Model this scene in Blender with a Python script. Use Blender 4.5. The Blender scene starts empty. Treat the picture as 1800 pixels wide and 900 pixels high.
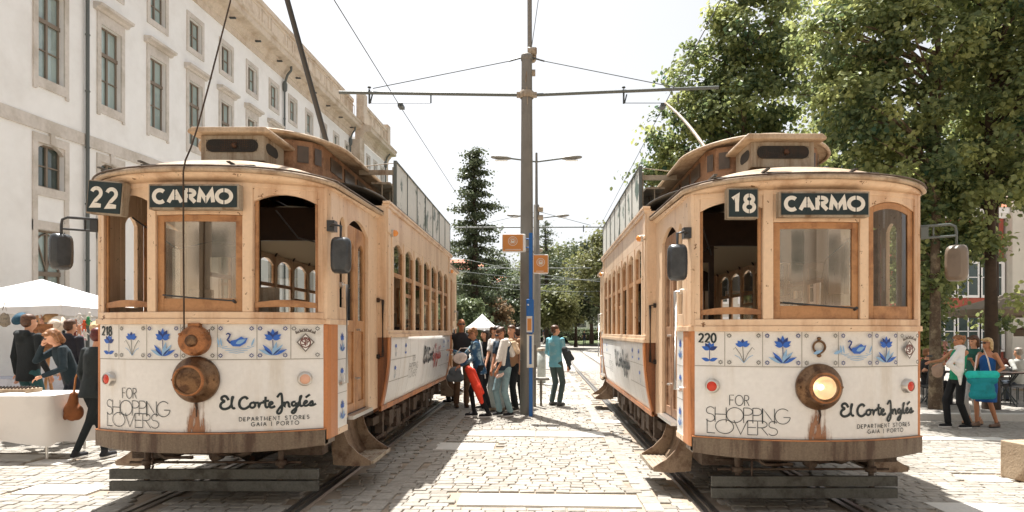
import bpy, math, random
import numpy as np
from mathutils import Vector, Matrix, noise
PI = math.pi
R = math.radians
sc = bpy.context.scene
COL = sc.collection
# ------------------------------------------------------------ camera
cam = bpy.data.cameras.new('camera')
cam.lens = 22.0; cam.sensor_width = 36.0
cam.shift_x = -51 / 1800; cam.shift_y = 133 / 1800
cam.clip_start = 0.05; cam.clip_end = 2000
camo = bpy.data.objects.new('camera', cam); COL.objects.link(camo)
camo.location = (0, 0, 1.6); camo.rotation_euler = (R(90), 0, 0)
sc.camera = camo
# ------------------------------------------------------------ light
SUN_DIR = Vector((-0.18, 0.34, 1.0)).normalized()      # towards the sun
elev = math.asin(SUN_DIR.z); azim = math.atan2(SUN_DIR.x, SUN_DIR.y)
w = bpy.data.worlds.new('World'); sc.world = w; w.use_nodes = True
nt = w.node_tree; bg = nt.nodes['Background']
sky = nt.nodes.new('ShaderNodeTexSky'); sky.sky_type = 'NISHITA'; sky.sun_disc = False
sky.sun_elevation = elev; sky.sun_rotation = azim
sky.air_density = 1.0; sky.dust_density = 3.0; sky.ozone_density = 1.0
hs = nt.nodes.new('ShaderNodeHueSaturation'); hs.inputs['Saturation'].default_value = 0.16
nt.links.new(sky.outputs[0], hs.inputs['Color']); nt.links.new(hs.outputs[0], bg.inputs[0])
bg.inputs[1].default_value = 0.090
sl = bpy.data.lights.new('sun', 'SUN'); sl.energy = 4.7; sl.angle = R(0.5); sl.color = (1.0, 0.965, 0.91)
so = bpy.data.objects.new('sun', sl); COL.objects.link(so)
so.rotation_euler = (-SUN_DIR).to_track_quat('-Z', 'Y').to_euler()
sc.view_settings.view_transform = 'Standard'; sc.view_settings.look = 'None'
sc.view_settings.gamma = 1; sc.view_settings.use_curve_mapping = False
sc.view_settings.exposure = 1.15
sc.render.engine = 'CYCLES'
sc.cycles.max_bounces = 6; sc.cycles.transparent_max_bounces = 12
sc.cycles.use_denoising = True

# ------------------------------------------------------------ helpers
def put(ob, label=None, cat=None, group=None, kind=None):
    if label: ob['label'] = label
    if cat: ob['category'] = cat
    if group: ob['group'] = group
    if kind: ob['kind'] = kind
    return ob
def empty(name, loc=(0, 0, 0), rz=0, label=None, cat=None, group=None):
    o = bpy.data.objects.new(name, None); COL.objects.link(o)
    o.location = loc; o.rotation_euler = (0, 0, rz); o.empty_display_size = 0.1
    return put(o, label, cat, group)
def copy_tree(o, parent=None):
    c = o.copy(); COL.objects.link(c); c.parent = parent
    for ch in list(o.children): copy_tree(ch, c)
    return c

class MB:
    """collects faces, then builds ONE mesh object"""
    def __init__(s): s.v = []; s.f = []; s.sm = []
    def add(s, vs, fs, smooth=False):
        n = len(s.v); s.v.extend([tuple(p) for p in vs])
        for f in fs: s.f.append([i + n for i in f]); s.sm.append(smooth)
        return s
    def box(s, x0, x1, y0, y1, z0, z1, rot=None, at=None):
        vs = [(x, y, z) for x in (x0, x1) for y in (y0, y1) for z in (z0, z1)]
        if rot is not None: vs = [rot @ Vector(p) for p in vs]
        if at is not None: vs = [Vector(p) + Vector(at) for p in vs]
        return s.add(vs, [(0, 1, 3, 2), (4, 6, 7, 5), (0, 4, 5, 1), (2, 3, 7, 6), (0, 2, 6, 4), (1, 5, 7, 3)])
    def tube(s, pts, r, n=8, caps=True, smooth=True):
        pts = [Vector(p) for p in pts]; m = len(pts)
        rs = r if isinstance(r, (list, tuple)) else [r] * m
        rings = []; up = None
        for i, p in enumerate(pts):
            d = (pts[min(i + 1, m - 1)] - pts[max(i - 1, 0)])
            if d.length < 1e-9: d = Vector((0, 0, 1))
            d.normalize()
            if up is None: up = Vector((0, 0, 1)) if abs(d.z) < 0.9 else Vector((1, 0, 0))
            a = d.cross(up)
            if a.length < 1e-4: a = d.cross(Vector((0, 1, 0)))
            a.normalize(); b = d.cross(a).normalized(); up = -b if False else up
            rings.append([p + (a * math.cos(2 * PI * k / n) + b * math.sin(2 * PI * k / n)) * rs[i] for k in range(n)])
        vs = [q for rg in rings for q in rg]
        fs = [(i * n + k, i * n + (k + 1) % n, (i + 1) * n + (k + 1) % n, (i + 1) * n + k) for i in range(m - 1) for k in range(n)]
        s.add(vs, fs, smooth)
        if caps:
            s.add(rings[0], [tuple(reversed(range(n)))]); s.add(rings[-1], [tuple(range(n))])
        return s
    def lathe(s, prof, c, axis='z', n=24, smooth=True, M=None):
        """prof [(r,h)]"""
        vs = []
        for r, h in prof:
            for k in range(n):
                a = 2 * PI * k / n; p = (r * math.cos(a), r * math.sin(a), h)
                if axis == 'y': p = (p[0], h, p[1])
                if axis == 'x': p = (h, p[0], p[1])
                p = Vector(p)
                if M is not None: p = M @ p
                vs.append(p + Vector(c))
        fs = [(i * n + k, i * n + (k + 1) % n, (i + 1) * n + (k + 1) % n, (i + 1) * n + k) for i in range(len(prof) - 1) for k in range(n)]
        return s.add(vs, fs, smooth)
    def quad(s, a, b, c, d): return s.add([a, b, c, d], [(0, 1, 2, 3)])
    def extrude(s, outline, dv):
        """closed outline (3D points) extruded by vector dv"""
        n = len(outline); o = [Vector(p) for p in outline]; dv = Vector(dv)
        return s.add(o + [p + dv for p in o], [tuple(reversed(range(n))), tuple(range(n, 2 * n))] + [(i, (i + 1) % n, n + (i + 1) % n, n + i) for i in range(n)])
    def grid(s, fn, nu, nv, smooth=True):
        vs = [fn(i / nu, j / nv) for i in range(nu + 1) for j in range(nv + 1)]
        return s.add(vs, [(i * (nv + 1) + j, (i + 1) * (nv + 1) + j, (i + 1) * (nv + 1) + j + 1, i * (nv + 1) + j + 1) for i in range(nu) for j in range(nv)], smooth)
    def build(s, name, m, parent=None, bevel=0, solid=0, kind=None, shear=None, fixn=True):
        me = bpy.data.meshes.new(name)
        me.from_pydata(s.v, [], s.f); me.update()
        me.polygons.foreach_set('use_smooth', s.sm)
        if fixn:
            import bmesh
            bm = bmesh.new(); bm.from_mesh(me); bmesh.ops.recalc_face_normals(bm, faces=bm.faces); bm.to_mesh(me); bm.free()
        if m: me.materials.append(m)
        o = bpy.data.objects.new(name, me); COL.objects.link(o)
        if parent: o.parent = parent
        if solid:
            md = o.modifiers.new('solid', 'SOLIDIFY'); md.thickness = solid; md.offset = 0
        if bevel:
            md = o.modifiers.new('bev', 'BEVEL'); md.width = bevel; md.segments = 2; md.limit_method = 'ANGLE'; md.angle_limit = R(40)
        if kind: o['kind'] = kind
        return o

# ------------------------------------------------------------ materials
def srgb(*c):
    out = []
    for x in c:
        x /= 255.0
        out.append(x / 12.92 if x <= 0.04045 else ((x + 0.055) / 1.055) ** 2.4)
    return tuple(out)
def mat(name, col, rough=0.6, metal=0.0, var=0.0, scale=6.0, col2=None, bump=0.0, bscale=40.0, spec=0.5, streak=False,
        thr=(0.45, 0.65), fine=0.0, coord='Object', trans=0.0, alpha=1.0, emit=None, estr=0, chips=None, chip_scale=26, chip_thr=(0.66, 0.69)):
    m = bpy.data.materials.new(name); m.use_nodes = True
    nt = m.node_tree; b = nt.nodes['Principled BSDF']; L = nt.links.new; N = nt.nodes.new
    b.inputs['Roughness'].default_value = rough; b.inputs['Metallic'].default_value = metal
    b.inputs['Specular IOR Level'].default_value = spec
    tc = N('ShaderNodeTexCoord'); out = tc.outputs[coord]
    base = None
    if var or col2:
        no = N('ShaderNodeTexNoise'); no.inputs['Scale'].default_value = scale; no.inputs['Detail'].default_value = 8; no.inputs['Roughness'].default_value = 0.65
        if streak:
            mp = N('ShaderNodeMapping'); mp.inputs['Scale'].default_value = (1, 1, 0.12); L(out, mp.inputs[0]); L(mp.outputs[0], no.inputs['Vector'])
        else: L(out, no.inputs['Vector'])
        mr = N('ShaderNodeMapRange'); mr.inputs[1].default_value = thr[0]; mr.inputs[2].default_value = thr[1]; mr.interpolation_type = 'SMOOTHSTEP'
        L(no.outputs[0], mr.inputs[0])
        mx = N('ShaderNodeMix'); mx.data_type = 'RGBA'
        c2 = col2 if col2 else tuple(c * (1 - var) for c in col)
        mx.inputs[6].default_value = (*col, 1); mx.inputs[7].default_value = (*c2, 1)
        L(mr.outputs[0], mx.inputs[0]); base = mx.outputs[2]
    if fine:
        n2 = N('ShaderNodeTexNoise'); n2.inputs['Scale'].default_value = scale * 9; n2.inputs['Detail'].default_value = 6; L(out, n2.inputs['Vector'])
        m2 = N('ShaderNodeMix'); m2.data_type = 'RGBA'; m2.blend_type = 'MULTIPLY'; m2.inputs[0].default_value = 1
        mr2 = N('ShaderNodeMapRange'); mr2.inputs[1].default_value = 0.3; mr2.inputs[2].default_value = 0.7; mr2.inputs[3].default_value = 1 - fine; mr2.inputs[4].default_value = 1
        L(n2.outputs[0], mr2.inputs[0]); L(mr2.outputs[0], m2.inputs[7])
        if base is not None: L(base, m2.inputs[6])
        else: m2.inputs[6].default_value = (*col, 1)
        base = m2.outputs[2]
    if chips:
        n4 = N('ShaderNodeTexNoise'); n4.inputs['Scale'].default_value = chip_scale; n4.inputs['Detail'].default_value = 7; n4.inputs['Roughness'].default_value = 0.6; L(out, n4.inputs['Vector'])
        m4r = N('ShaderNodeMapRange'); m4r.inputs[1].default_value = chip_thr[0]; m4r.inputs[2].default_value = chip_thr[1]; L(n4.outputs[0], m4r.inputs[0])
        m4 = N('ShaderNodeMix'); m4.data_type = 'RGBA'; m4.inputs[7].default_value = (*chips, 1); L(m4r.outputs[0], m4.inputs[0])
        if base is not None: L(base, m4.inputs[6])
        else: m4.inputs[6].default_value = (*col, 1)
        base = m4.outputs[2]
    if base is not None: L(base, b.inputs['Base Color'])
    else: b.inputs['Base Color'].default_value = (*col, 1)
    if bump:
        n3 = N('ShaderNodeTexNoise'); n3.inputs['Scale'].default_value = bscale; n3.inputs['Detail'].default_value = 5; L(out, n3.inputs['Vector'])
        bp = N('ShaderNodeBump'); bp.inputs['Strength'].default_value = bump; bp.inputs['Distance'].default_value = 0.02; L(n3.outputs[0], bp.inputs['Height']); L(bp.outputs[0], b.inputs['Normal'])
    if emit:
        b.inputs['Emission Color'].default_value = (*emit, 1); b.inputs['Emission Strength'].default_value = estr
    return m
def glass_mat(name, tint=(0.75, 0.8, 0.78), refl=0.12, rough=0.02, gcol=(0.9, 0.9, 0.9)):
    m = bpy.data.materials.new(name); m.use_nodes = True; nt = m.node_tree; L = nt.links.new; N = nt.nodes.new
    for n in list(nt.nodes): nt.nodes.remove(n)
    o = N('ShaderNodeOutputMaterial'); t = N('ShaderNodeBsdfTransparent'); t.inputs[0].default_value = (*tint, 1)
    g = N('ShaderNodeBsdfGlossy'); g.inputs['Roughness'].default_value = rough; g.inputs[0].default_value = (*gcol, 1)
    lw = N('ShaderNodeLayerWeight'); lw.inputs[0].default_value = 0.25
    mr = N('ShaderNodeMapRange'); mr.inputs[3].default_value = refl; mr.inputs[4].default_value = 0.9; L(lw.outputs['Fresnel'], mr.inputs[0])
    mx = N('ShaderNodeMixShader'); L(mr.outputs[0], mx.inputs[0]); L(t.outputs[0], mx.inputs[1]); L(g.outputs[0], mx.inputs[2]); L(mx.outputs[0], o.inputs[0])
    return m
def leaf_mat(name, c1, c2, trans=0.5):
    """two leaf tones by leaf (stored attribute), thin translucent blades"""
    m = bpy.data.materials.new(name); m.use_nodes = True; nt = m.node_tree; L = nt.links.new; N = nt.nodes.new
    for n in list(nt.nodes): nt.nodes.remove(n)
    o = N('ShaderNodeOutputMaterial'); at = N('ShaderNodeAttribute'); at.attribute_name = 'tone'
    mx = N('ShaderNodeMix'); mx.data_type = 'RGBA'; mx.inputs[6].default_value = (*c1, 1); mx.inputs[7].default_value = (*c2, 1); L(at.outputs['Fac'], mx.inputs[0])
    p = N('ShaderNodeBsdfPrincipled'); p.inputs['Roughness'].default_value = 0.42; p.inputs['Specular IOR Level'].default_value = 0.28; L(mx.outputs[2], p.inputs['Base Color'])
    tr = N('ShaderNodeBsdfTranslucent')
    hs = N('ShaderNodeHueSaturation'); hs.inputs['Hue'].default_value = 0.49; hs.inputs['Saturation'].default_value = 1.05; hs.inputs['Value'].default_value = 1.7; L(mx.outputs[2], hs.inputs['Color']); L(hs.outputs[0], tr.inputs[0])
    ms = N('ShaderNodeMixShader'); ms.inputs[0].default_value = trans; L(p.outputs[0], ms.inputs[1]); L(tr.outputs[0], ms.inputs[2]); L(ms.outputs[0], o.inputs[0])
    return m

CREAM = srgb(229, 200, 169); M = {}
M['cream'] = mat('cream_paint', CREAM, 0.36, col2=srgb(188, 146, 110), scale=3.4, streak=True, thr=(0.45, 0.74), fine=0.08, bump=0.05, bscale=30, chips=srgb(128, 92, 62), chip_scale=18, chip_thr=(0.655, 0.675))
M['cream_dirty'] = mat('weathered_cream', srgb(196, 174, 148), 0.6, col2=srgb(146, 116, 88), scale=5, streak=True, thr=(0.42, 0.75), fine=0.25, bump=0.15)
M['sash'] = mat('varnished_sash', srgb(184, 136, 92), 0.38, col2=srgb(144, 98, 62), scale=5, thr=(0.45, 0.7), fine=0.15, bump=0.05)
M['orange'] = mat('orange_post', srgb(196, 128, 78), 0.42, col2=srgb(152, 96, 58), scale=5, streak=True, fine=0.12)
M['panel_white'] = mat('white_enamel', (0.81, 0.81, 0.795), 0.3, col2=(0.62, 0.57, 0.49), scale=2.6, streak=True, thr=(0.52, 0.82), fine=0.07)
M['tile_white'] = mat('tile_print', (0.77, 0.765, 0.74), 0.35, col2=(0.62, 0.6, 0.56), scale=8, thr=(0.5, 0.8), fine=0.06)
M['grout'] = mat('grout', (0.34, 0.32, 0.29), 0.8)
M['bumper'] = mat('bumper_paint', srgb(124, 108, 90), 0.42, col2=srgb(78, 54, 40), scale=7, streak=True, thr=(0.45, 0.65), fine=0.35, bump=0.2)
M['dark_iron'] = mat('dark_iron', srgb(48, 44, 42), 0.65, metal=0.3, col2=srgb(92, 62, 42), scale=9, fine=0.3, bump=0.3)
M['rust_iron'] = mat('rusty_iron', srgb(98, 84, 72), 0.7, metal=0.1, col2=srgb(72, 52, 40), scale=8, fine=0.3, bump=0.3)
M['roof_tan'] = mat('roof_canvas', srgb(190, 168, 142), 0.8, col2=srgb(146, 118, 94), scale=4, thr=(0.4, 0.7), fine=0.3, bump=0.3)
M['roof_dark'] = mat('roof_felt', srgb(98, 96, 92), 0.8, col2=srgb(78, 74, 70), scale=6, fine=0.2, bump=0.2)
M['vent_grey'] = mat('vent_grey_paint', srgb(168, 156, 138), 0.55, col2=srgb(122, 98, 72), scale=6, streak=True, fine=0.2)
M['wood_red'] = mat('clerestory_wood', srgb(160, 122, 92), 0.6, col2=srgb(122, 88, 62), scale=6, fine=0.25)
M['mesh_black'] = mat('vent_mesh', (0.03, 0.028, 0.025), 0.7)
M['sign_dark'] = mat('sign_black_green', srgb(14, 38, 42), 0.4, var=0.3, scale=12)
M['sign_white'] = mat('sign_white', (0.72, 0.69, 0.62), 0.5, col2=(0.5, 0.46, 0.4), scale=20, thr=(0.5, 0.8))
M['ink'] = mat('dark_ink', srgb(20, 38, 44), 0.45)
M['ink_red'] = mat('red_ink', srgb(150, 40, 34), 0.5)
M['ink_soft'] = mat('grey_ink', srgb(110, 112, 108), 0.5)
M['blue'] = mat('tile_blue', srgb(38, 98, 190), 0.35)
M['blue_dark'] = mat('tile_dark_blue', srgb(20, 52, 120), 0.35)
M['blue_pale'] = mat('tile_pale_blue', srgb(138, 178, 214), 0.35)
M['crest'] = mat('crest_grey', srgb(104, 98, 92), 0.4)
M['crest_red'] = mat('crest_brown', srgb(98, 44, 38), 0.4)
M['step_iron'] = mat('step_paint', srgb(150, 128, 106), 0.55, metal=0.1, col2=srgb(108, 82, 62), scale=7, fine=0.25, bump=0.2)
M['dark_orange'] = mat('dark_brown_board', srgb(140, 88, 54), 0.5, col2=srgb(100, 62, 40), scale=5, streak=True, fine=0.25)  # darker brown of the body-end boards
M['brass'] = mat('aged_brass', srgb(138, 108, 80), 0.36, metal=0.65, col2=srgb(88, 62, 44), scale=12, fine=0.3)
M['copper'] = mat('aged_copper', srgb(178, 120, 76), 0.45, metal=0.35, col2=srgb(126, 82, 50), scale=12, fine=0.3)
M['chrome'] = mat('worn_chrome', (0.6, 0.58, 0.55), 0.3, metal=0.9)
M['rubber'] = mat('black_plastic', (0.03, 0.032, 0.035), 0.35)
M['mirror_back'] = mat('mirror_shell', (0.045, 0.05, 0.055), 0.25, var=0.3)
M['red_lens'] = mat('red_lens', (0.62, 0.045, 0.02), 0.15)
M['amber'] = mat('amber_lens', (0.8, 0.3, 0.06), 0.2)
M['glass'] = glass_mat('window_glass', (0.74, 0.76, 0.72), 0.14)
M['dusty_glass'] = glass_mat('reflecting_glass', (0.44, 0.37, 0.29), 0.28, 0.08, (0.95, 0.82, 0.68))
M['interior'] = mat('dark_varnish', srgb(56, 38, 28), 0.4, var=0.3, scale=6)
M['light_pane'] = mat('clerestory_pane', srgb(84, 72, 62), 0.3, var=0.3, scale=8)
M['interior_pale'] = mat('pale_ceiling', srgb(190, 176, 150), 0.6)
M['rail'] = mat('rail_steel', (0.32, 0.3, 0.28), 0.35, metal=0.8, fine=0.2)
M['plaster'] = mat('lime_plaster', (0.89, 0.89, 0.87), 0.85, col2=(0.80, 0.79, 0.76), scale=0.35, thr=(0.4, 0.7), fine=0.04, bump=0.1, bscale=8)
M['granite'] = mat('warm_granite', srgb(212, 205, 196), 0.8, col2=srgb(192, 184, 172), scale=0.9, fine=0.12, bump=0.15, bscale=20)
M['granite_tan'] = mat('cornice_stone', srgb(214, 200, 182), 0.8, col2=srgb(190, 172, 150), scale=0.8, fine=0.15, bump=0.15, bscale=12)
M['win_frame'] = mat('taupe_window_paint', srgb(126, 114, 100), 0.6)
M['win_glass'] = mat('old_window_pane', srgb(158, 176, 172), 0.05, metal=0.0, spec=1.0, var=0.25, scale=0.6)
M['win_glass_dark'] = mat('dim_window_pane', srgb(60, 74, 70), 0.05, spec=1.0, var=0.3, scale=1.2)
M['pipe'] = mat('downpipe_grey', srgb(92, 98, 96), 0.5)
M['pole'] = mat('pole_paint', srgb(124, 120, 112), 0.5, metal=0.2, var=0.12, scale=3)
M['wire'] = mat('wire_dark', (0.05, 0.06, 0.06), 0.5)
M['bluepost'] = mat('stop_blue', srgb(18, 98, 170), 0.4)
M['stoporange'] = mat('stop_orange', srgb(206, 134, 66), 0.45)
M['white'] = mat('white_paint', (0.8, 0.79, 0.77), 0.5)
M['bark'] = mat('bark', srgb(98, 82, 66), 0.9, col2=srgb(150, 136, 112), scale=5, fine=0.4, bump=0.6, bscale=14)
M['bark_dark'] = mat('dark_bark', srgb(70, 56, 44), 0.9, var=0.4, scale=5, bump=0.5, bscale=14)
M['leaf'] = leaf_mat('linden_leaf', (0.016, 0.056, 0.034), (0.42, 0.45, 0.18), 0.42)  # dark tone imitates shaded foliage, light tone its sunlit highlights
M['leaf_dark'] = leaf_mat('cedar_needles', (0.06, 0.085, 0.05), (0.15, 0.17, 0.09), 0.25)
M['leaf_mid'] = leaf_mat('park_leaf', (0.075, 0.11, 0.06), (0.2, 0.235, 0.12), 0.35)  # leaf colours lightened to imitate haze over far greenery
M['leaf_pale'] = leaf_mat('pale_park_leaf', (0.11, 0.13, 0.05), (0.2, 0.2, 0.09), 0.35)
M['leaf_pink'] = leaf_mat('reddish_leaf', (0.16, 0.11, 0.06), (0.30, 0.22, 0.13), 0.3)
M['concrete'] = mat('raw_concrete', srgb(176, 156, 132), 0.85, col2=srgb(134, 112, 88), scale=3, fine=0.15, bump=0.3)
M['slab'] = mat('pale_stone_slab', (0.62, 0.6, 0.55), 0.8, var=0.12, scale=3, fine=0.08, bump=0.2)
M['canvas_white'] = mat('white_canvas', (0.70, 0.70, 0.70), 0.8, var=0.05, bump=0.1, bscale=6)
M['canvas_taupe'] = mat('taupe_canvas', srgb(150, 134, 118), 0.85, var=0.15)
M['cloth_white'] = mat('table_linen', (0.74, 0.72, 0.69), 0.85, var=0.08, scale=2, bump=0.5, bscale=4)

# ------------------------------------------------------------ pixel helpers
F = 1100.0
def gz(x): return -0.012 * (x + 3.0) if -14 < x < 14 else (-0.204 if x >= 14 else 0.132)
def XY(u, Y): return (u - 951.0) * Y / F
# ------------------------------------------------------------ strokes, letters, ribbons
def arc(cx, cy, rx, ry, a0, a1, n=14):
    return [(cx + rx * math.cos(R(a0 + (a1 - a0) * i / n)), cy + ry * math.sin(R(a0 + (a1 - a0) * i / n))) for i in range(n + 1)]
GL = {  # width, strokes in a unit-high box
 'A': (.72, [[(0, 0), (.36, 1)], [(.36, 1), (.72, 0)], [(.14, .36), (.58, .36)]]),
 'C': (.8, [arc(.45, .5, .42, .5, 48, 312, 20)]),
 'D': (.7, [[(0, 0), (0, 1)], [(0, 1)] + arc(.25, .5, .45, .5, 90, -90, 16) + [(0, 0)]]),
 'E': (.5, [[(.5, 0), (0, 0), (0, 1), (.5, 1)], [(0, .52), (.44, .52)]]),
 'F': (.5, [[(0, 0), (0, 1), (.5, 1)], [(0, .52), (.44, .52)]]),
 'G': (.85, [arc(.46, .5, .44, .5, 45, 350, 22) , [(.5, .44), (.9, .44)]]),
 'H': (.62, [[(0, 0), (0, 1)], [(.62, 0), (.62, 1)], [(0, .52), (.62, .52)]]),
 'I': (.02, [[(.01, 0), (.01, 1)]]),
 'L': (.42, [[(0, 1), (0, 0), (.42, 0)]]),
 'M': (.8, [[(0, 0), (.08, 1), (.4, .15), (.72, 1), (.8, 0)]]),
 'N': (.66, [[(0, 0), (0, 1), (.66, 0), (.66, 1)]]),
 'O': (.94, [arc(.47, .5, .47, .5, 0, 360, 28)]),
 'P': (.5, [[(0, 0), (0, 1)], [(0, 1)] + arc(.22, .76, .28, .24, 90, -90, 12) + [(0, .52)]]),
 'R': (.54, [[(0, 0), (0, 1)], [(0, 1)] + arc(.22, .76, .28, .24, 90, -90, 12) + [(0, .52)], [(.2, .52), (.54, 0)]]),
 'S': (.5, [arc(.26, .75, .23, .25, 30, 250, 12)[:-1] + arc(.24, .26, .25, .26, 80, -150, 14)]),
 'T': (.56, [[(.28, 0), (.28, 1)], [(0, 1), (.56, 1)]]),
 'V': (.7, [[(0, 1), (.35, 0), (.7, 1)]]),
 '|': (.02, [[(.01, -.1), (.01, 1.1)]]),
 ' ': (.35, []),
 '0': (.6, [arc(.3, .5, .27, .46, 0, 360, 24)]),
 '1': (.42, [[(.06, .74), (.28, .96), (.28, .02)]]),
 '2': (.62, [arc(.3, .7, .25, .25, 165, -35, 12) + [(.08, .06), (.6, .06)]]),
 '8': (.6, [arc(.3, .73, .2, .21, 0, 360, 20), arc(.3, .27, .25, .25, 0, 360, 20)]),
}
class Draw:
    """flat strokes and patches laid on a surface through fn(x, z, off) -> point; each stroke a hair above the last"""
    def __init__(s, fn, off=0.003, step=0.00012): s.fn = fn; s.off = off; s.step = step; s.mb = {}
    def _mb(s, m): return s.mb.setdefault(m, MB())
    def _o(s): s.off += s.step; return s.off
    def line(s, pts, w, m, w2=None):
        n = len(pts)
        # subdivide long segments
        P = [pts[0]]
        for a, b in zip(pts[:-1], pts[1:]):
            d = math.hypot(b[0] - a[0], b[1] - a[1]); k = max(1, int(d / 0.05))
            for i in range(1, k + 1): P.append((a[0] + (b[0] - a[0]) * i / k, a[1] + (b[1] - a[1]) * i / k))
        n = len(P); L = []; Rr = []; o = s._o()
        for i in range(n):
            a = P[max(i - 1, 0)]; b = P[min(i + 1, n - 1)]
            if i == 0 and n > 2 and math.hypot(P[0][0] - P[-1][0], P[0][1] - P[-1][1]) < 1e-6: a = P[-2]
            if i == n - 1 and n > 2 and math.hypot(P[0][0] - P[-1][0], P[0][1] - P[-1][1]) < 1e-6: b = P[1]
            dx, dz = b[0] - a[0], b[1] - a[1]; l = math.hypot(dx, dz) or 1
            # mitre
            k = 1.0
            if 0 < i < n - 1:
                d1 = (P[i][0] - P[i - 1][0], P[i][1] - P[i - 1][1]); l1 = math.hypot(*d1) or 1
                c = abs((-d1[1] * -dz + d1[0] * dx) / (l1 * l)); k = 1 / max(c, 0.5)
            ww = (w if w2 is None else w + (w2 - w) * i / (n - 1)) / 2 * k
            nx, nz = -dz / l * ww, dx / l * ww
            L.append(s.fn(P[i][0] + nx, P[i][1] + nz, o)); Rr.append(s.fn(P[i][0] - nx, P[i][1] - nz, o))
        s._mb(m).add(L + Rr, [(i, i + 1, n + i + 1, n + i) for i in range(n - 1)])
    def fill(s, pts, m):
        o = s._o(); c = (sum(p[0] for p in pts) / len(pts), sum(p[1] for p in pts) / len(pts)); n = len(pts)
        s._mb(m).add([s.fn(c[0], c[1], o)] + [s.fn(p[0], p[1], o) for p in pts], [(0, 1 + i, 1 + (i + 1) % n) for i in range(n)])
    def petal(s, x, z, ang, l, w, m):
        ca, sa = math.cos(R(ang)), math.sin(R(ang)); pts = []
        for t in [0, .15, .35, .55, .75, .9, 1]: pts.append((t * l, w * math.sin(PI * t ** 0.8) / 2))
        for t in [.9, .75, .55, .35, .15]: pts.append((t * l, -w * math.sin(PI * t ** 0.8) / 2))
        s.fill([(x + a * ca - b * sa, z + a * sa + b * ca) for a, b in pts], m)
    def disc(s, x, z, r, m, n=16, rz=None): s.fill(arc(x, z, r, rz or r, 0, 360, n)[:-1], m)
    def rect(s, x0, x1, z0, z1, m):
        k = max(1, int((x1 - x0) / 0.06)); o = s._o(); vs = []
        for i in range(k + 1):
            x = x0 + (x1 - x0) * i / k; vs += [s.fn(x, z0, o), s.fn(x, z1, o)]
        s._mb(m).add(vs, [(2 * i, 2 * i + 2, 2 * i + 3, 2 * i + 1) for i in range(k)])
    def text(s, t, x, z, h, w, m, sx=1.0, gap=.16, width=None):
        tw = sum(GL[c][0] * sx + gap for c in t) - gap
        if width: f = width / (tw * h)
        else: f = 1
        cx = x
        for c in t:
            gw, st = GL[c]
            for pl in st: s.line([(cx + p[0] * h * sx * f, z + p[1] * h) for p in pl], w, m)
            cx += (gw * sx + gap) * h * f
        return cx
    def build(s, name, parent, mats):
        out = []
        for m, b in s.mb.items(): out.append(b.build(name[m] if isinstance(name, dict) else name, M[m], parent, fixn=False))
        return out

def flower(D, cx, cz, k, kind=0):
    if kind == 0:
        for a, l in ((90, .085), (60, .08), (120, .08), (30, .075), (150, .075), (5, .06), (175, .06)): D.petal(cx, cz + .03 * k, a, l * k, .034 * k, 'blue' if a % 60 else 'blue_dark')
        D.line([(cx, cz + .02 * k), (cx + .005, cz - .1 * k)], .007, 'blue_dark')
        for a in (25, 155, 50, 130, 75): D.petal(cx, cz - .11 * k, a, .12 * k, .028 * k, 'blue' if a in (25, 130) else 'blue_pale')
        for a in (45, 140): D.petal(cx, cz - .11 * k, a, .09 * k, .014 * k, 'blue_dark')
    elif kind == 1:
        for a in (90, 50, 130, 20, 160): D.petal(cx - .01, cz + .03 * k, a, .065 * k, .036 * k, 'blue' if a != 90 else 'blue_dark')
        D.line([(cx - .01, cz + .03 * k), (cx, cz - .12 * k)], .006, 'ink_soft')
        for sg in (-1, 1):
            D.line([(cx, cz - .12 * k), (cx + sg * .03 * k, cz - .04 * k), (cx + sg * .07 * k, cz + .02 * k), (cx + sg * .085 * k, cz - .0 * k)], .005, 'ink_soft')
            D.line([(cx, cz - .12 * k), (cx + sg * .04 * k, cz - .07 * k), (cx + sg * .075 * k, cz - .05 * k)], .005, 'blue_pale')
    elif kind == 2:
        for a in (90, 60, 120, 25, 155): D.petal(cx, cz + .015 * k, a, .075 * k, .04 * k, 'blue' if a in (60, 155, 90) else 'blue_dark')
        D.line([(cx, cz + .02), (cx, cz - .09 * k)], .006, 'blue_dark')
        for a in (20, 160): D.petal(cx, cz - .09 * k, a, .075 * k, .035 * k, 'blue')
def swan(D, cx, cz, k):
    D.fill([(cx + a * k, cz + b * k) for a, b in ((-.05, .0), (-.02, -.03), (.03, -.032), (.07, -.005), (.085, .035), (.06, .03), (.04, .045), (.0, .02), (-.03, .015))], 'blue')
    D.petal(cx + .0 * k, cz - .01 * k, 25, .08 * k, .03 * k, 'blue_pale')
    D.line([(cx + a * k, cz + b * k) for a, b in ((-.04, -.005), (-.06, .02), (-.045, .045), (-.04, .06), (-.055, .07), (-.07, .06))], .014 * k, 'blue_dark', .008 * k)
    for i, (a, b, c) in enumerate(((-.1, .1, -.045), (-.075, .085, -.06), (-.05, .06, -.075), (-.13, -.06, -.03), (.08, .13, -.03))):
        D.line([(cx + a * k, cz + c * k), (cx + (a + b) / 2 * k, cz + (c - .008) * k), (cx + b * k, cz + c * k)], .005, 'blue_pale')
    for a in (-.12, -.1, .11): D.petal(cx + a * k, cz - .03 * k, 100 if a < 0 else 70, .07 * k, .014 * k, 'blue_pale')
def corners(D, x0, x1, z0, z1, m='blue_dark', which=(0, 1, 2, 3), inset=.035):
    pts = ((x0 + inset, z1 - inset), (x1 - inset, z1 - inset), (x0 + inset, z0 + inset), (x1 - inset, z0 + inset))
    for i in which:
        x, z = pts[i]
        for k in range(8):
            a = k * 45; D.petal(x + .007 * math.cos(R(a)), z + .007 * math.sin(R(a)), a, .015, .009, m)
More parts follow.
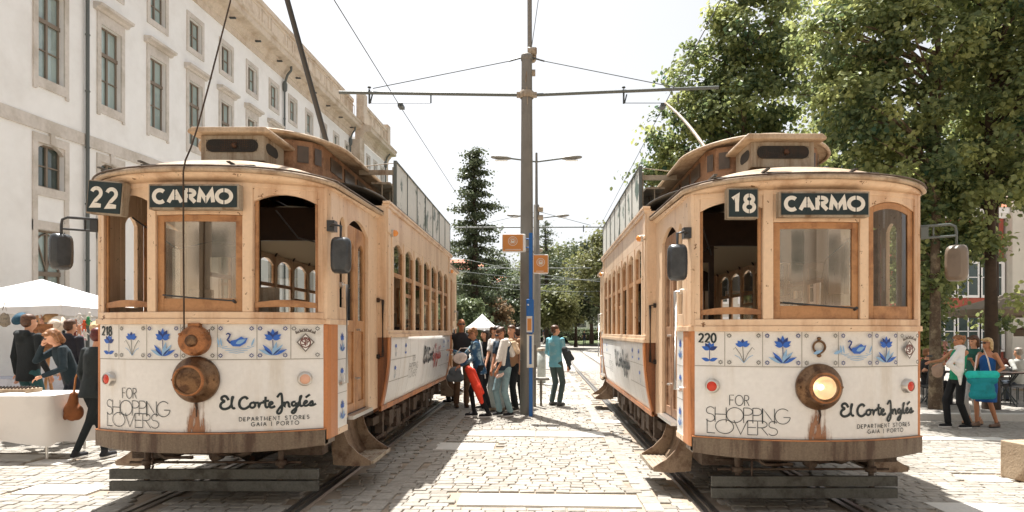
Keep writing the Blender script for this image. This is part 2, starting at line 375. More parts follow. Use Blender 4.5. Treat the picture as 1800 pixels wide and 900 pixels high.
def crest(D, cx, cz, k):
    D.fill([(cx, cz + .085 * k), (cx + .075 * k, cz), (cx, cz - .095 * k), (cx - .075 * k, cz)], 'crest')
    D.fill([(cx, cz + .07 * k), (cx + .06 * k, cz), (cx, cz - .08 * k), (cx - .06 * k, cz)], 'tile_white')
    D.disc(cx, cz - .003, .046 * k, 'crest_red', 20, .052 * k); D.disc(cx, cz - .003, .036 * k, 'tile_white', 20, .042 * k)
    D.text('STCP'[:1], cx - .03 * k, cz - .025 * k, .05 * k, .009 * k, 'crest_red')
    D.text('T', cx - .013 * k, cz - .035 * k, .068 * k, .009 * k, 'crest_red', .7); D.text('P', cx + .012 * k, cz - .025 * k, .05 * k, .009 * k, 'crest_red', .7)
    for i in range(5):
        x = cx + (-.07 + .035 * i) * k; z = cz + (.085 + .022 * math.sin(PI * i / 4)) * k
        D.fill([(x - .013 * k, z), (x + .013 * k, z), (x + .017 * k, z + .026 * k), (x, z + .014 * k), (x - .017 * k, z + .026 * k)], 'crest')
    D.line([(cx - .08 * k, cz + .08 * k), (cx - .04 * k, cz + .098 * k), (cx, cz + .104 * k), (cx + .04 * k, cz + .098 * k), (cx + .08 * k, cz + .08 * k)], .008 * k, 'crest')

def script_sign(D, x0, z0, k, m='ink', m2=None, wk=1.0):
    """the brush-script store name, hand-lettered; k = width scale (1 -> .78 m)"""
    w = .020 * k * wk
    def T(pts): return [(x0 + a * k, z0 + b * k) for a, b in pts]
    def sm(pts, it=2):
        for _ in range(it):
            q = [pts[0]]
            for a, b in zip(pts[:-1], pts[1:]): q += [(a[0] * .75 + b[0] * .25, a[1] * .75 + b[1] * .25), (a[0] * .25 + b[0] * .75, a[1] * .25 + b[1] * .75)]
            pts = q + [pts[-1]]
        return pts
    S = [
     [(.075, .085), (.05, .125), (.015, .115), (.012, .09), (.045, .075), (.01, .06), (.0, .025), (.03, .0), (.075, .012), (.095, .035)],   # E
     [(.095, .035), (.105, .09), (.115, .115), (.1, .11), (.098, .03), (.115, .006), (.13, .015)],                                      # l
     [(.235, .09), (.215, .115), (.175, .095), (.16, .05), (.175, .01), (.21, .0), (.25, .028)],                                         # C
     [(.285, .06), (.258, .055), (.25, .025), (.27, .008), (.295, .022), (.297, .05), (.28, .06), (.3, .055), (.325, .057)],              # o
     [(.325, .06), (.325, .01), (.332, .04), (.35, .06), (.368, .052)],                                                                  # r
     [(.382, .11), (.378, .03), (.388, .008), (.405, .018)], [(.358, .068), (.41, .072)],                                                 # t
     [(.405, .03), (.44, .045), (.43, .063), (.412, .05), (.412, .018), (.432, .006), (.46, .022)],                                       # e
     [(.475, .1), (.5, .14), (.515, .125), (.517, .02), (.512, -.03), (.49, -.055), (.47, -.035), (.5, .01), (.53, .045)],                # I
     [(.53, .06), (.532, .008), (.54, .045), (.56, .058), (.57, .04), (.57, .012), (.585, .01)],                                          # n
     [(.625, .055), (.6, .055), (.592, .03), (.607, .014), (.628, .03), (.63, .056), (.632, -.01), (.62, -.045), (.6, -.052), (.592, -.035), (.62, -.01), (.65, .02)],  # g
     [(.645, .02), (.665, .085), (.673, .11), (.66, .1), (.658, .025), (.67, .01), (.685, .02)],                                          # l
     [(.685, .03), (.718, .045), (.712, .064), (.694, .05), (.692, .02), (.71, .01), (.735, .028)], [(.705, .09), (.74, .118)],            # é
     [(.735, .028), (.758, .062), (.765, .03), (.752, .012), (.738, .018), (.76, .012), (.79, .03)],                                       # s
    ]
    for i, st in enumerate(S): D.line(sm(T(st)), w * (1.15 if i in (0, 2, 7) else 1), (m2 if (m2 and i > 6) else m))
# ------------------------------------------------------------ the tram (local: x across, y away from its front, z up)
FW = 1.03; BD = 0.25
def bow(x): return BD * (x / FW) ** 2
BL = 2.02          # vestibule depth: body starts here
HB = 1.18          # body half width
BLEN = 5.3         # body length
TL = BL * 2 + BLEN
def bowbox(mb, x0, x1, zlo, zhi, off0, off1, n=None):
    """curved box that follows the bowed front: off0 proud of it, off1 behind it; zlo/zhi numbers or functions of x"""
    zl = zlo if callable(zlo) else (lambda x: zlo); zh = zhi if callable(zhi) else (lambda x: zhi)
    n = n or max(2, int(abs(x1 - x0) / 0.06)); vs = []
    for i in range(n + 1):
        x = x0 + (x1 - x0) * i / n; y = bow(x)
        vs += [(x, y - off0, zl(x)), (x, y - off0, zh(x)), (x, y + off1, zh(x)), (x, y + off1, zl(x))]
    fs = []
    for i in range(n):
        a = 4 * i; b = a + 4
        for k in range(4): fs.append((a + k, b + k, b + (k + 1) % 4, a + (k + 1) % 4))
    fs += [(0, 1, 2, 3), (4 * n + 3, 4 * n + 2, 4 * n + 1, 4 * n)]
    return mb.add(vs, fs)
def ybox(mb, x, t, y0, y1, zlo, zhi, n=1):
    """side wall slab at x (outer face) of thickness t towards the middle; z limits may be functions of y"""
    zl = zlo if callable(zlo) else (lambda y: zlo); zh = zhi if callable(zhi) else (lambda y: zhi)
    s = 1 if x > 0 else -1; vs = []
    for i in range(n + 1):
        y = y0 + (y1 - y0) * i / n
        vs += [(x, y, zl(y)), (x, y, zh(y)), (x - s * t, y, zh(y)), (x - s * t, y, zl(y))]
    fs = []
    for i in range(n):
        a = 4 * i; b = a + 4
        for k in range(4): fs.append((a + k, b + k, b + (k + 1) % 4, a + (k + 1) % 4))
    fs += [(0, 1, 2, 3), (4 * n + 3, 4 * n + 2, 4 * n + 1, 4 * n)]
    return mb.add(vs, fs)

def vestibule(root, T, front, cfg):
    """one end platform; T maps front-end local points to tram local (identity or half turn)"""
    def B(mb, name, m, parent=root, **k):
        mb.v = [tuple(T(p)) for p in mb.v]; return mb.build(name, m, parent, **k)
    zs, zt = 1.776, 2.80       # window sill / arch
    side_top = lambda cx, hw: (lambda x: 2.765 + 0.075 * max(0.0, 1 - ((x - cx) / hw) ** 2))
    # --- front framing: posts, head boards, belt
    b = MB()
    for s in (-1, 1):
        bowbox(b, s * .385, s * .47, zs, 2.975, 0.008, .055, 2)
        bowbox(b, s * .985, s * 1.03, 1.665, 2.95, 0.0, .07, 2)
        cx = s * .7275
        bowbox(b, s * .47, s * .985, side_top(cx, .2575), 2.97, -.004, .05)
    bowbox(b, -.385, .385, 2.64, 2.97, -.004, .05)
    bowbox(b, -.995, .995, 2.885, 2.99, .004, .03)
    B(b, 'front_frame', M['cream'], bevel=.006)
    b = MB(); bowbox(b, -1.035, 1.035, 1.716, zs, .018, .07); bowbox(b, -1.04, 1.04, 1.668, 1.716, .034, .07)
    B(b, 'belt_rail', M['cream'], bevel=.006)
    # --- sashes
    def sash(x0, x1, top, closed, tag='front_window', pane='glass'):
        e = .045; f = MB(); off = -.022
        tz = top if callable(top) else (lambda x: top)
        arch = lambda x: zs + .085 + .028 * math.sin(PI * max(0, min(1, (x - x0) / (x1 - x0))))
        if closed:
            bowbox(f, x0 + .004, x0 + e + .02, zs, lambda x: tz(x) - .002, off, .055, 2); bowbox(f, x1 - e - .02, x1 - .004, zs, lambda x: tz(x) - .002, off, .055, 2)
            bowbox(f, x0 + e + .02, x1 - e - .02, zs, zs + .12, off, .055); bowbox(f, x0 + e + .02, x1 - e - .02, lambda x: tz(x) - .06, lambda x: tz(x) - .002, off, .055)
        else:
            bowbox(f, x0 + .004, x1 - .004, lambda x: arch(x) - .045 - .02 * math.sin(PI * max(0, min(1, (x - x0) / (x1 - x0)))), arch, off, .045)
            bowbox(f, x0 + .004, x0 + .03, zs, lambda x: tz(x) - .002, off - .01, .06, 2); bowbox(f, x1 - .03, x1 - .004, zs, lambda x: tz(x) - .002, off - .01, .06, 2)
        o = B(f, tag, M['sash'], bevel=.004)
        if closed:
            g = MB(); n = 6; vs = []
            for i in range(n + 1):
                x = x0 + e + .01 + (x1 - x0 - 2 * e - .02) * i / n; vs += [(x, bow(x) + .034, zs + .11), (x, bow(x) + .034, tz(x) - .05)]
            g.add(vs, [(2 * i, 2 * i + 2, 2 * i + 3, 2 * i + 1) for i in range(n)])
            B(g, 'pane', M[pane], o, fixn=False)
        return o
    sash(-.385, .385, 2.64, True, pane='dusty_glass')
    sash(-.985, -.47, side_top(-.7275, .2575), front and cfg.get('closed_left'), pane='glass')
    sash(.47, .985, side_top(.7275, .2575), (front and cfg.get('closed_right')) or not front, pane='glass')
    # --- wiper on the middle pane
    if front:
        wb = MB(); wb.tube([(-.31, .03 - .015, 1.925), (-.05, -.012, 1.9), (.33, -.005, 1.872)], .008, 6); wb.tube([(.33, .02, 1.86), (.33, -.02, 1.875)], .014, 6)
        B(wb, 'wiper', M['rubber'])
    # --- dash panel
    b = MB(); bowbox(b, -FW, FW, .69, 1.668, 0, .03, 34)
    B(b, 'dash_panel', M['panel_white'])
    b = MB(); bowbox(b, -1.055, 1.055, lambda x: .53 + .03 * (x / 1.05) ** 4, .70, .045, .05, 34); bowbox(b, -1.04, 1.04, .70, .712, .02, .03, 30)
    for s in (-1, 1): b.box(s * 1.055 - (.06 if s > 0 else 0), s * 1.055 + (0 if s > 0 else .06), .22, .50, .55, .70)
    B(b, 'bumper', M['bumper'], bevel=.012)
    b = MB(); bowbox(b, -1.056, 1.056, .700, .708, .047, .0, 34); B(b, 'rusty_lip', M['orange'])
    # --- corner post, tile facet, lower side skirt
    for s in (-1, 1):
        b = MB()
        oc = [(s * 1.03, .248), (s * 1.062, .262), (s * 1.075, .33), (s * 1.075, .53), (s * 1.03, .53), (s * 1.0, .30)]
        b.extrude([(x, y, .60) for x, y in oc], (0, 0, 1.07)); B(b, 'corner_post', M['orange'], bevel=.008)
        b = MB(); b.extrude([(x, y, 1.716) for x, y in oc], (0, 0, 1.27))
        ybox(b, s * 1.068, .04, .53, .60, 1.716, 2.98); ybox(b, s * 1.068, .04, .78, .84, 1.716, 2.98)
        ybox(b, s * 1.068, .04, .60, .78, 1.716, 1.84); ybox(b, s * 1.068, .04, .60, .78, lambda y: 2.66 + .08 * max(0, 1 - ((y - .69) / .09) ** 2), 2.98, 8)
        ybox(b, s * 1.085, .06, .262, .84, 1.668, 1.716)
        # door head with arch, jamb behind the door
        ybox(b, s * 1.068, .04, .84, 1.62, lambda y: 2.66 + .13 * max(0, 1 - ((y - 1.23) / .39) ** 2), 2.98, 12)
        ybox(b, s * 1.068, .05, 1.62, BL + .02, .68, 2.98)
        ybox(b, s * 1.075, .03, .53, .84, .60, .66); ybox(b, s * 1.06, .03, .84, .88, .72, 2.7)
        B(b, 'vestibule_side', M['cream'], bevel=.005)
        b = MB(); ybox(b, s * 1.066, .03, .53, .83, .66, 1.668); B(b, 'side_tile_panel', M['tile_white'])
        sd_ = Draw(lambda a, z, o: T((s * (1.0675 + o), a, z)), .0005)
        for zq in (1.0, 1.33): sd_.line([(.531, zq), (.829, zq)], .006, 'grout')
        for zq, kd_ in ((1.5, 0), (1.17, 1), (.83, 0)): flower(sd_, .68, zq, .85, kd_)
        sd_.build('tile_painting', root, M)
        # folding door, two leaves, recessed
        d = MB(); xd = s * 1.035
        for y0, y1 in ((.885, 1.24), (1.255, 1.61)):
            ybox(d, xd, .035, y0, y0 + .075, .74, 2.72); ybox(d, xd, .035, y1 - .075, y1, .74, 2.72)
            ybox(d, xd, .035, y0 + .075, y1 - .075, .74, .84); ybox(d, xd, .035, y0 + .075, y1 - .075, 1.60, 1.72)
            ybox(d, xd, .035, y0 + .075, y1 - .075, lambda y: 2.5 + .06 * max(0, 1 - ((y - (y0 + y1) / 2) / .1) ** 2), 2.72, 6)
            ybox(d, xd - s * .018, .012, y0 + .075, y1 - .075, .84, 1.60)
        dd = B(d, 'door', M['sash'] if not cfg.get('open_door') else M['wood_red'], bevel=.004)
        g = MB()
        for y0, y1 in ((.96, 1.165), (1.33, 1.535)): g.quad((xd - s * .02, y0, 1.71), (xd - s * .02, y1, 1.71), (xd - s * .02, y1, 2.56), (xd - s * .02, y0, 2.56))
        B(g, 'door_pane', M['glass'], dd, fixn=False)
        h = MB(); h.tube([(xd + s * .0, 1.22, 1.10), (xd + s * .05, 1.22, 1.10), (xd + s * .05, 1.12, 1.10)], .011, 8); h.tube([(xd, 1.28, 1.62), (xd + s * .04, 1.28, 1.62)], .012, 8)
        B(h, 'door_handle', M['chrome'], dd)
        # grab rails
        for yy, z0, z1 in ((.60, 1.10, 2.06), (BL - .03, 1.30, 1.98)):
            xx = s * 1.068; g = MB()
            g.tube([(xx, yy, z0), (xx + s * .07, yy, z0), (xx + s * .07, yy, z1), (xx, yy, z1)], .015, 8)
            for z in (z0, z1): g.tube([(xx - s * .005, yy, z), (xx + s * .03, yy, z)], .028, 10)
            B(g, 'grab_rail', M['dark_iron'] if yy > 1 else M['chrome'])
        # step: two flared cheeks and a ribbed tread
        st = MB()
        prof = [(1.0, .70), (1.03, .56), (1.07, .46), (1.17, .36), (1.30, .28), (1.30, .235), (1.12, .225), (.92, .24), (.90, .44), (.93, .70)]
        st.extrude([(s * x, .86, z) for x, z in prof], (0, .02, 0))
        stp = B(st, 'step_cheek', M['step_iron'])
        st = MB(); st.extrude([(s * x, 1.60, z) for x, z in prof], (0, .02, 0)); B(st, 'step_cheek', M['step_iron'])
        tr = MB(); tr.extrude([(s * x, .88, z) for x, z in ((.94, .262), (1.30, .262), (1.325, .285), (1.325, .245), (.94, .235))], (0, .72, 0))
        for k in range(6): tr.box(min(s * (1.02 + k * .045), s * (1.035 + k * .045)), max(s * (1.02 + k * .045), s * (1.035 + k * .045)), .9, 1.58, .262, .268)
        B(tr, 'step_tread', M['vent_grey'], stp)
        rb = MB(); rb.grid(lambda u, v: (s * (.93 + .0 * u + .12 * (1 - v) ** 3), .88 + .72 * u, .26 + .44 * v), 2, 8); B(rb, 'step_riser', M['step_iron'], stp, solid=.012)
        sl_ = MB(); sl_.box(min(s * .98, s * 1.12), max(s * .98, s * 1.12), .87, 1.61, .70, .738); B(sl_, 'door_sill', M['chrome'])
    # --- hood: canvas dome over the platform
    EX = 1.125
    def eave_y(x): return -.10 + .27 * (x / EX) ** 2 + .14 * abs(x / EX) ** 8
    def hz(x, y):
        t = max(0, min(1, (y - eave_y(x)) / .9)); e = abs(x) / EX
        return 3.025 - .055 * e ** 4 + .06 * max(0, y / BL) + .215 * (1 - (1 - t) ** 2.2) * (1 - e ** 2.4)
    b = MB()
    def hp(u, v):
        x = EX * (2 * u - 1); x = EX * math.sin(PI / 2 * (2 * u - 1)) if abs(2 * u - 1) < 1 else x
        y = eave_y(x) + (BL + .12 - eave_y(x)) * v ** 1.6
        return (x, y, hz(x, y))
    b.grid(hp, 40, 16); B(b, 'hood', M['roof_tan'], solid=.02)
    def eave_line(dx, dz, n=40):
        pts = [(-EX - dx, BL + .05, hz(EX, BL) + dz)]
        for i in range(n + 1):
            x = EX * math.sin(PI / 2 * (2 * i / n - 1)); pts.append((x * (1 + dx), eave_y(x) - dx, hz(x, eave_y(x)) + dz))
        pts.append((EX + dx, BL + .05, hz(EX, BL) + dz)); return pts
    b = MB(); b.tube(eave_line(.0, -.012), .022, 8); B(b, 'eave_moulding', M['cream_dirty'])
    b = MB(); b.tube(eave_line(.012, .018), .009, 6); B(b, 'gutter_strip', M['rust_iron'])
    # cove board below the eave
    b = MB(); n = 40; vs = []
    for i in range(n + 1):
        x = EX * math.sin(PI / 2 * (2 * i / n - 1)); xi = x * 1.0 / EX
        yi = bow(xi * 1.03) if abs(xi) < 1 else BD
        vs += [(x * .985, eave_y(x) + .015, hz(x, eave_y(x)) - .03), (xi * 1.045, yi - .006, 2.93)]
    b.add(vs, [(2 * i, 2 * i + 2, 2 * i + 3, 2 * i + 1) for i in range(n)], True)
    for s in (-1, 1):
        b.add([(s * EX * .985, eave_y(EX) + .015, hz(EX, .3) - .04), (s * EX * .985, BL, hz(EX, BL) - .03), (s * 1.07, BL, 2.96), (s * 1.045, BD - .006, 2.93)], [(0, 1, 2, 3)])
    B(b, 'cove', M['cream'], solid=.012)
    # canvas flashing scraps
    b = MB()
    for x in (-.78, -.35, .42):
        y = eave_y(x); b.box(x - .12, x + .1, y + .03, y + .07, hz(x, y + .05) + .008, hz(x, y + .05) + .02); b.box(x - .13, x - .1, y + .0, y + .2, hz(x, y + .1) + .012, hz(x, y + .1) + .024)
    B(b, 'flashing', M['roof_dark'])
    # --- vent box on the hood
    vx = cfg.get('vent_x', 0.0) if front else 0
    b = MB(); zb = 3.235; vy = .62
    b.box(vx - .31, vx + .31, vy + .012, vy + .50, zb + .05, 3.535); b.box(vx - .24, vx + .24, vy + .06, vy + .45, zb - .06, zb + .05)
    vb = B(b, 'vent_box', M['vent_grey'], bevel=.006)
    o = []
    for a0, cxx in ((90, -.19), (-90, .19)):
        o += [(vx + cxx + .065 * math.cos(R(a0 + 180 * i / 10)), .0, 3.43 + .062 * math.sin(R(a0 + 180 * i / 10))) for i in range(11)]
    b = MB(); b.extrude([(p[0], vy + .0, p[2]) for p in o], (0, .02, 0)); B(b, 'vent_grille', M['mesh_black'], vb)
    b = MB()
    for i in range(26): b.box(vx - .245 + i * .0195, vx - .243 + i * .0195, vy - .004, vy + .0, 3.372, 3.488)
    for k in range(6): b.box(vx - .25, vx + .25, vy - .006, vy - .003, 3.378 + k * .02, 3.380 + k * .02)
    b.lathe([(.0, 0), (.028, 0), (.03, -.01), (.018, -.02), (.0, -.02)], (vx + .03, vy - .005, 3.43), 'y', 12)
    B(b, 'grille_wires', M['dark_iron'], vb)
    for s in (-1, 1):
        b = MB(); b.extrude([(vx + s * .312, vy + .14 + .08 * math.cos(R(t)) + (.12 if math.cos(R(t)) > 0 else 0), 3.43 + .055 * math.sin(R(t))) for t in range(0, 360, 24)], (s * .003, 0, 0)); B(b, 'side_grille', M['mesh_black'], vb)
    b = MB(); b.extrude([(vx + x, vy - .07, z) for x, z in ((-.4, 3.535), (-.4, 3.565), (-.36, 3.595), (.36, 3.595), (.4, 3.565), (.4, 3.535))], (0, .64, 0))
    B(b, 'vent_lid', M['cream_dirty'], vb, bevel=.012)
    # --- bulkhead between platform and saloon
    b = MB()
    for s in (-1, 1):
        b.box(min(s * .36, s * 1.06), max(s * .36, s * 1.06), BL, BL + .05, .75, 1.62)
        for x0, x1 in ((.36, .42), (.98, 1.055)): b.box(min(s * x0, s * x1), max(s * x0, s * x1), BL + .01, BL + .05, 1.62, 2.7)
        b.box(min(s * .42, s * .98), max(s * .42, s * .98), BL, BL + .05, 2.5, 2.7)
    b.box(-1.06, 1.06, BL, BL + .05, 2.7, 3.1)
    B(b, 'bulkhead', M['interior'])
    # --- driver controls seen through the panes
    b = MB(); b.lathe([(.0, 0), (.14, 0), (.15, .03), (.15, .26), (.12, .3), (0, .3)], (-.05, .55, 1.45)); b.box(-.14, .14, .5, .75, .75, 1.45); b.tube([(-.05, .55, 1.75), (-.05, .55, 1.82), (.12, .5, 1.82)], .014)
    B(b, 'controller', M['dark_iron'])
    b = MB(); b.box(.30, .52, .38, .5, 1.72, 2.02); b.box(-.3, -.1, .4, .48, 1.78, 2.0); B(b, 'fare_machine', M['vent_grey'])
    b = MB(); b.tube([(.42, .6, .75), (.42, .6, 1.7)], .018); b.lathe([(.16 , 0), (.17, .01), (.16, .02), (.15, .01), (.16, 0)], (.42, .6, 1.7)); b.tube([(.26, .6, 1.71), (.58, .6, 1.71)], .01); B(b, 'hand_brake', M['brass'])
    # --- cable along the inside of the platform ceiling
    b = MB(); b.tube([(.55, .35, 2.74), (.66, .6, 2.52), (.8, .9, 2.50), (.9, 1.3, 2.66), (.84, 1.7, 2.5), (.92, 1.98, 2.3)], .007, 6); b.tube([(-.9, .5, 2.7), (-.7, .9, 2.45), (-.6, 1.4, 2.6), (-.5, 2.0, 2.62)], .007, 6); B(b, 'cable', M['rubber'])

def stain(D, seed):
    pass

def make_tram(c, z0, cfg, label, rz=0):
    root = empty('tram', (c, 5.53, z0), rz, label, 'tram', 'vintage trams')
    idn = lambda p: Vector(p)
    rev = lambda p: Vector((-p[0], TL - p[1], p[2]))
    vestibule(root, idn, True, cfg)
    vestibule(root, rev, False, cfg)
    # ---------------- saloon body
    y0, y1 = BL, BL + BLEN
    nwin = 7; wy0 = y0 + .28; pitch = (BLEN - .56) / nwin
    for s in (-1, 1):
        b = MB(); X = s * HB
        # corner pilasters
        for ya, yb in ((y0, wy0), (y1 - .28, y1)):
            ybox(b, X, .05, ya, yb, 1.53, 3.12)
            ybox(b, X + s * .016, .016, ya + .0, ya + .16, 2.80, 3.10); ybox(b, X + s * .012, .012, ya + .03, ya + .13, 1.66, 2.78)
        for k in range(nwin + 1):
            yy = wy0 + k * pitch; ybox(b, X + s * .01, .06, yy - .045, yy + .045, 1.62, 2.78)
        for k in range(nwin):
            ya = wy0 + k * pitch + .045; yb = ya + pitch - .09; ym = (ya + yb) / 2; h = (yb - ya) / 2
            ybox(b, X, .045, ya, yb, lambda y: 2.62 + .11 * max(0, 1 - ((y - ym) / h) ** 2), 2.78, 8)
        ybox(b, X, .05, wy0, y1 - .28, 2.78, 3.10)
        ybox(b, X + s * .03, .09, y0 - .01, y1 + .01, 3.10, 3.145); ybox(b, X + s * .045, .09, y0 - .03, y1 + .03, 3.145, 3.175)
        ybox(b, X + s * .02, .06, y0, y1, 1.575, 1.62); ybox(b, X + s * .035, .06, y0, y1, 1.53, 1.575)
        # end faces of the body beside the vestibules
        for ya, m_ in ((y0, 1), (y1, -1)):
            b.box(min(s * 1.02, X - s * .005), max(s * 1.02, X - s * .005), ya - .014 if m_ > 0 else ya - .04, ya + .04 if m_ > 0 else ya + .014, 1.53, 3.12)
        B = b.build('body_side', M['cream'], root, bevel=.005)
        # sashes: transom bars and drop lights (dark varnish)
        for k in range(nwin):
            f = MB(); ya = wy0 + k * pitch + .045; yb = ya + pitch - .09
            ybox(f, X - s * .012, .03, ya, yb, 2.30, 2.355); ybox(f, X - s * .014, .025, ya, ya + .03, 1.62, 2.66); ybox(f, X - s * .014, .025, yb - .03, yb, 1.62, 2.66)
            drop = (0.0, .08, .0, .12, .05, 0, .1)[k % 7]
            if drop: ybox(f, X - s * .03, .02, ya + .03, yb - .03, 2.16 - drop, 2.21 - drop)
            o = f.build('side_window', M['sash'], root)
            ya += .03; yb -= .03
            g = MB(); g.quad((X - s * .03, ya, 2.35), (X - s * .03, yb, 2.35), (X - s * .03, yb, 2.68), (X - s * .03, ya, 2.68)); g.build('pane', M['glass'], o, fixn=False)
            if k in (1, 3, 4): g = MB(); g.quad((X - s * .035, ya, 1.62), (X - s * .035, yb, 1.62), (X - s * .035, yb, 2.31), (X - s * .035, ya, 2.31)); g.build('pane', M['glass'], o, fixn=False)
        # lower panel with tumblehome
        def sp(y, z, off):
            t = max(0, (1.53 - z) / .85); return (s * (HB + .012 + off - .10 * t ** 2.2), y, z)
        b = MB(); b.grid(lambda u, v: sp(y0 + .12 + (BLEN - .24) * u, .70 + .83 * v, 0), 1, 12); b.build('side_panel', M['panel_white'], root, solid=.01)
        for ya, yb in ((y0 - .0, y0 + .12), (y1 - .12, y1)):
            b = MB(); b.grid(lambda u, v: sp(ya + (yb - ya) * u, .66 + .87 * v, .004), 1, 12)
            b.build('side_edge_board', M['orange'], root, solid=.02)
        b = MB(); b.extrude([(s * (HB - .085), y0, .70), (s * (HB - .06), y0, .70), (s * (HB - .065), y0, .64), (s * (HB - .1), y0, .64)], (0, BLEN, 0)); b.build('sole_bar', M['orange'], root)
        for ya, m_ in ((y0, 1), (y1, -1)):
            b = MB(); b.extrude([(s * x, ya, z) for x, z in ((1.02, 1.53), (HB, 1.53), (HB - .0, 1.2), (HB - .04, .9), (HB - .10, .66), (1.02, .62))], (0, .03 * m_, 0))
            b.build('body_end_board', M['dark_orange'], root)
        D = Draw(lambda y, z, off: sp(y, z, .006 + off) if s > 0 else sp(y0 + y1 - y, z, .006 + off))
        for k in range(1, 9): 
            yy = y0 + .12 + k * .58; D.line([(yy, .72), (yy, 1.52)], .006, 'grout')
        D.line([(y0 + .14, 1.25), (y0 + 1.6, 1.25)], .006, 'grout'); D.line([(y1 - 1.9, 1.25), (y1 - .14, 1.25)], .006, 'grout'); D.line([(y0 + .14, .98), (y0 + 1.3, .98)], .006, 'grout'); D.line([(y1 - 1.4, .98), (y1 - .14, .98)], .006, 'grout')
        for yy in (y0 + .4, y0 + .97, y1 - .45, y1 - 1.0): flower(D, yy, 1.38, .8, random.choice((0, 1, 2)))
        for yy in (y0 + .42, y1 - .45): flower(D, yy, 1.1, .8, 1)
        D.text('FOR', y0 + 1.3 + .15, 1.18, .08, .008, 'ink_soft'); D.text('SHOPPING', y0 + 1.25, 1.06, .09, .008, 'ink_soft', width=.62); D.text('LOVERS', y0 + 1.3, .95, .09, .008, 'ink_soft', width=.5)
        script_sign(D, (y0 + y1) / 2 - .35, 1.1, 2.1, 'ink', 'ink_red' if s > 0 else None)
        for o in D.build('side_lettering', root, M): pass
        # side roof from cornice up to the clerestory
        b = MB()
        def sr(u, v):
            x = HB + .02 - (HB + .02 - .58) * v; return (s * x, y0 - .02 + (BLEN + .04) * u, 3.165 + .22 * math.sin(PI / 2 * v) ** .8)
        b.grid(sr, 1, 10); b.build('side_roof', M['roof_dark'], root, solid=.02)
        # roof walkway slats and advert board with brackets
        b = MB(); b.box(min(s * .86, s * 1.1), max(s * .86, s * 1.1), y0 + .5, y0 + 1.9, 3.50, 3.525)
        for k in range(4): b.tube([(s * .98, y0 + .55 + k * .42, 3.3), (s * .98, y0 + .55 + k * .42, 3.5)], .012, 6)
        b.build('roof_walkway', M['vent_grey'], root)
        b = MB(); yb0 = y0 + .42; b.box(min(s * 1.17, s * 1.19), max(s * 1.17, s * 1.19), yb0, y1 - .15, 3.20, 3.76)
        bd = b.build('advert_board', M['advert'], root)
        b = MB()
        for k in range(8):
            yy = yb0 + (y1 - .15 - yb0) * k / 7; ybox(b, s * 1.20, .008, yy - .006, yy + .006, 3.19, 3.77)
        ybox(b, s * 1.205, .04, yb0, y1 - .15, 3.185, 3.2); ybox(b, s * 1.205, .04, yb0, y1 - .15, 3.76, 3.775); ybox(b, s * 1.205, .04, yb0 - .02, yb0, 3.185, 3.775)
        b.build('board_frame', M['pipe'], bd)
        for k in range(4):
            b = MB(); yy = yb0 + k * 1.55; b.box(min(s * .72, s * 1.17), max(s * .72, s * 1.17), yy, yy + .03, 3.60, 3.66)
            b.tube([(s * 1.17, yy + .01, 3.75), (s * .7, yy + .01, 3.70)], .006, 6); b.tube([(s * 1.15, yy + .02, 3.2), (s * 1.15, yy + .02, 3.7)], .01, 6)
            b.build('board_bracket', M['vent_grey'], root)
        # marker lamps
        for yy in (y0 + .20, y1 - .20):
            b = MB(); b.lathe([(0, .0), (.05, .0), (.05, .03), (.03, .05)], (X + s * .015, yy, 2.86 - .04), 'x', 14, M=Matrix.Scale(s, 3, Vector((1, 0, 0)))) if False else b.tube([(X, yy, 2.82), (X + s * .04, yy, 2.82)], .045, 14)
            l = b.build('marker_lamp', M['chrome'], root)
            b = MB(); b.tube([(X + s * .04, yy, 2.82), (X + s * .075, yy, 2.82), (X + s * .09, yy, 2.82)], [.042, .036, .012], 14); b.build('lens', M['amber'], l)
    # ---------------- clerestory
    b = MB(); ya = 1.42; yb = TL - 1.42; zt = 3.66
    nose = lambda t: (.62 * math.sin(t), 1.42 - .30 * math.cos(t))
    out = [nose(R(a)) for a in (-90, -62, -38, -14, 14, 38, 62, 90)]
    ring = [(-x * -1, y) for x, y in out] + [(-x, TL - y) for x, y in out]
    vs = [(x, y, 3.18) for x, y in ring] + [(x, y, zt) for x, y in ring]; n = len(ring)
    b.add(vs, [(i, (i + 1) % n, n + (i + 1) % n, n + i) for i in range(n)])
    cl = b.build('clerestory', M['wood_red'], root)
    for s in (-1, 1):
        for k in range(12):
            yy = 1.65 + k * .52
            if yy < TL - 1.9: b = MB(); ybox(b, s * .632, .012, yy, yy + .4, 3.44, 3.60); b.build('clerestory_light', M['light_pane'], cl)
    for i in (0, 1, 5, 6):
        (xa, yy0), (xb, yy1) = out[i], out[i + 1]
        q = [(xa * .8 + xb * .2, yy0 * .8 + yy1 * .2 - .012), (xa * .2 + xb * .8, yy0 * .2 + yy1 * .8 - .012)]
        b = MB(); b.add([(q[0][0] * 1.02, q[0][1], 3.42), (q[1][0] * 1.02, q[1][1], 3.42), (q[1][0] * 1.02, q[1][1], 3.60), (q[0][0] * 1.02, q[0][1], 3.60)], [(0, 1, 2, 3)]); b.build('clerestory_light', M['light_pane'], cl)
    def rf(x, y): return 3.665 + .07 * (1 - (x / .82) ** 2)
    b = MB()
    def rp(u, v):
        t = 2 * u - 1; x = .82 * math.sin(PI / 2 * t); f = math.sqrt(max(0, 1 - (x / .82) ** 2))
        yn = 1.75 - .72 * f; yy = yn + (TL - 2 * yn) * v; return (x, yy, rf(x, yy))
    b.grid(rp, 24, 6); b.build('clerestory_roof', M['roof_tan'], cl, solid=.03)
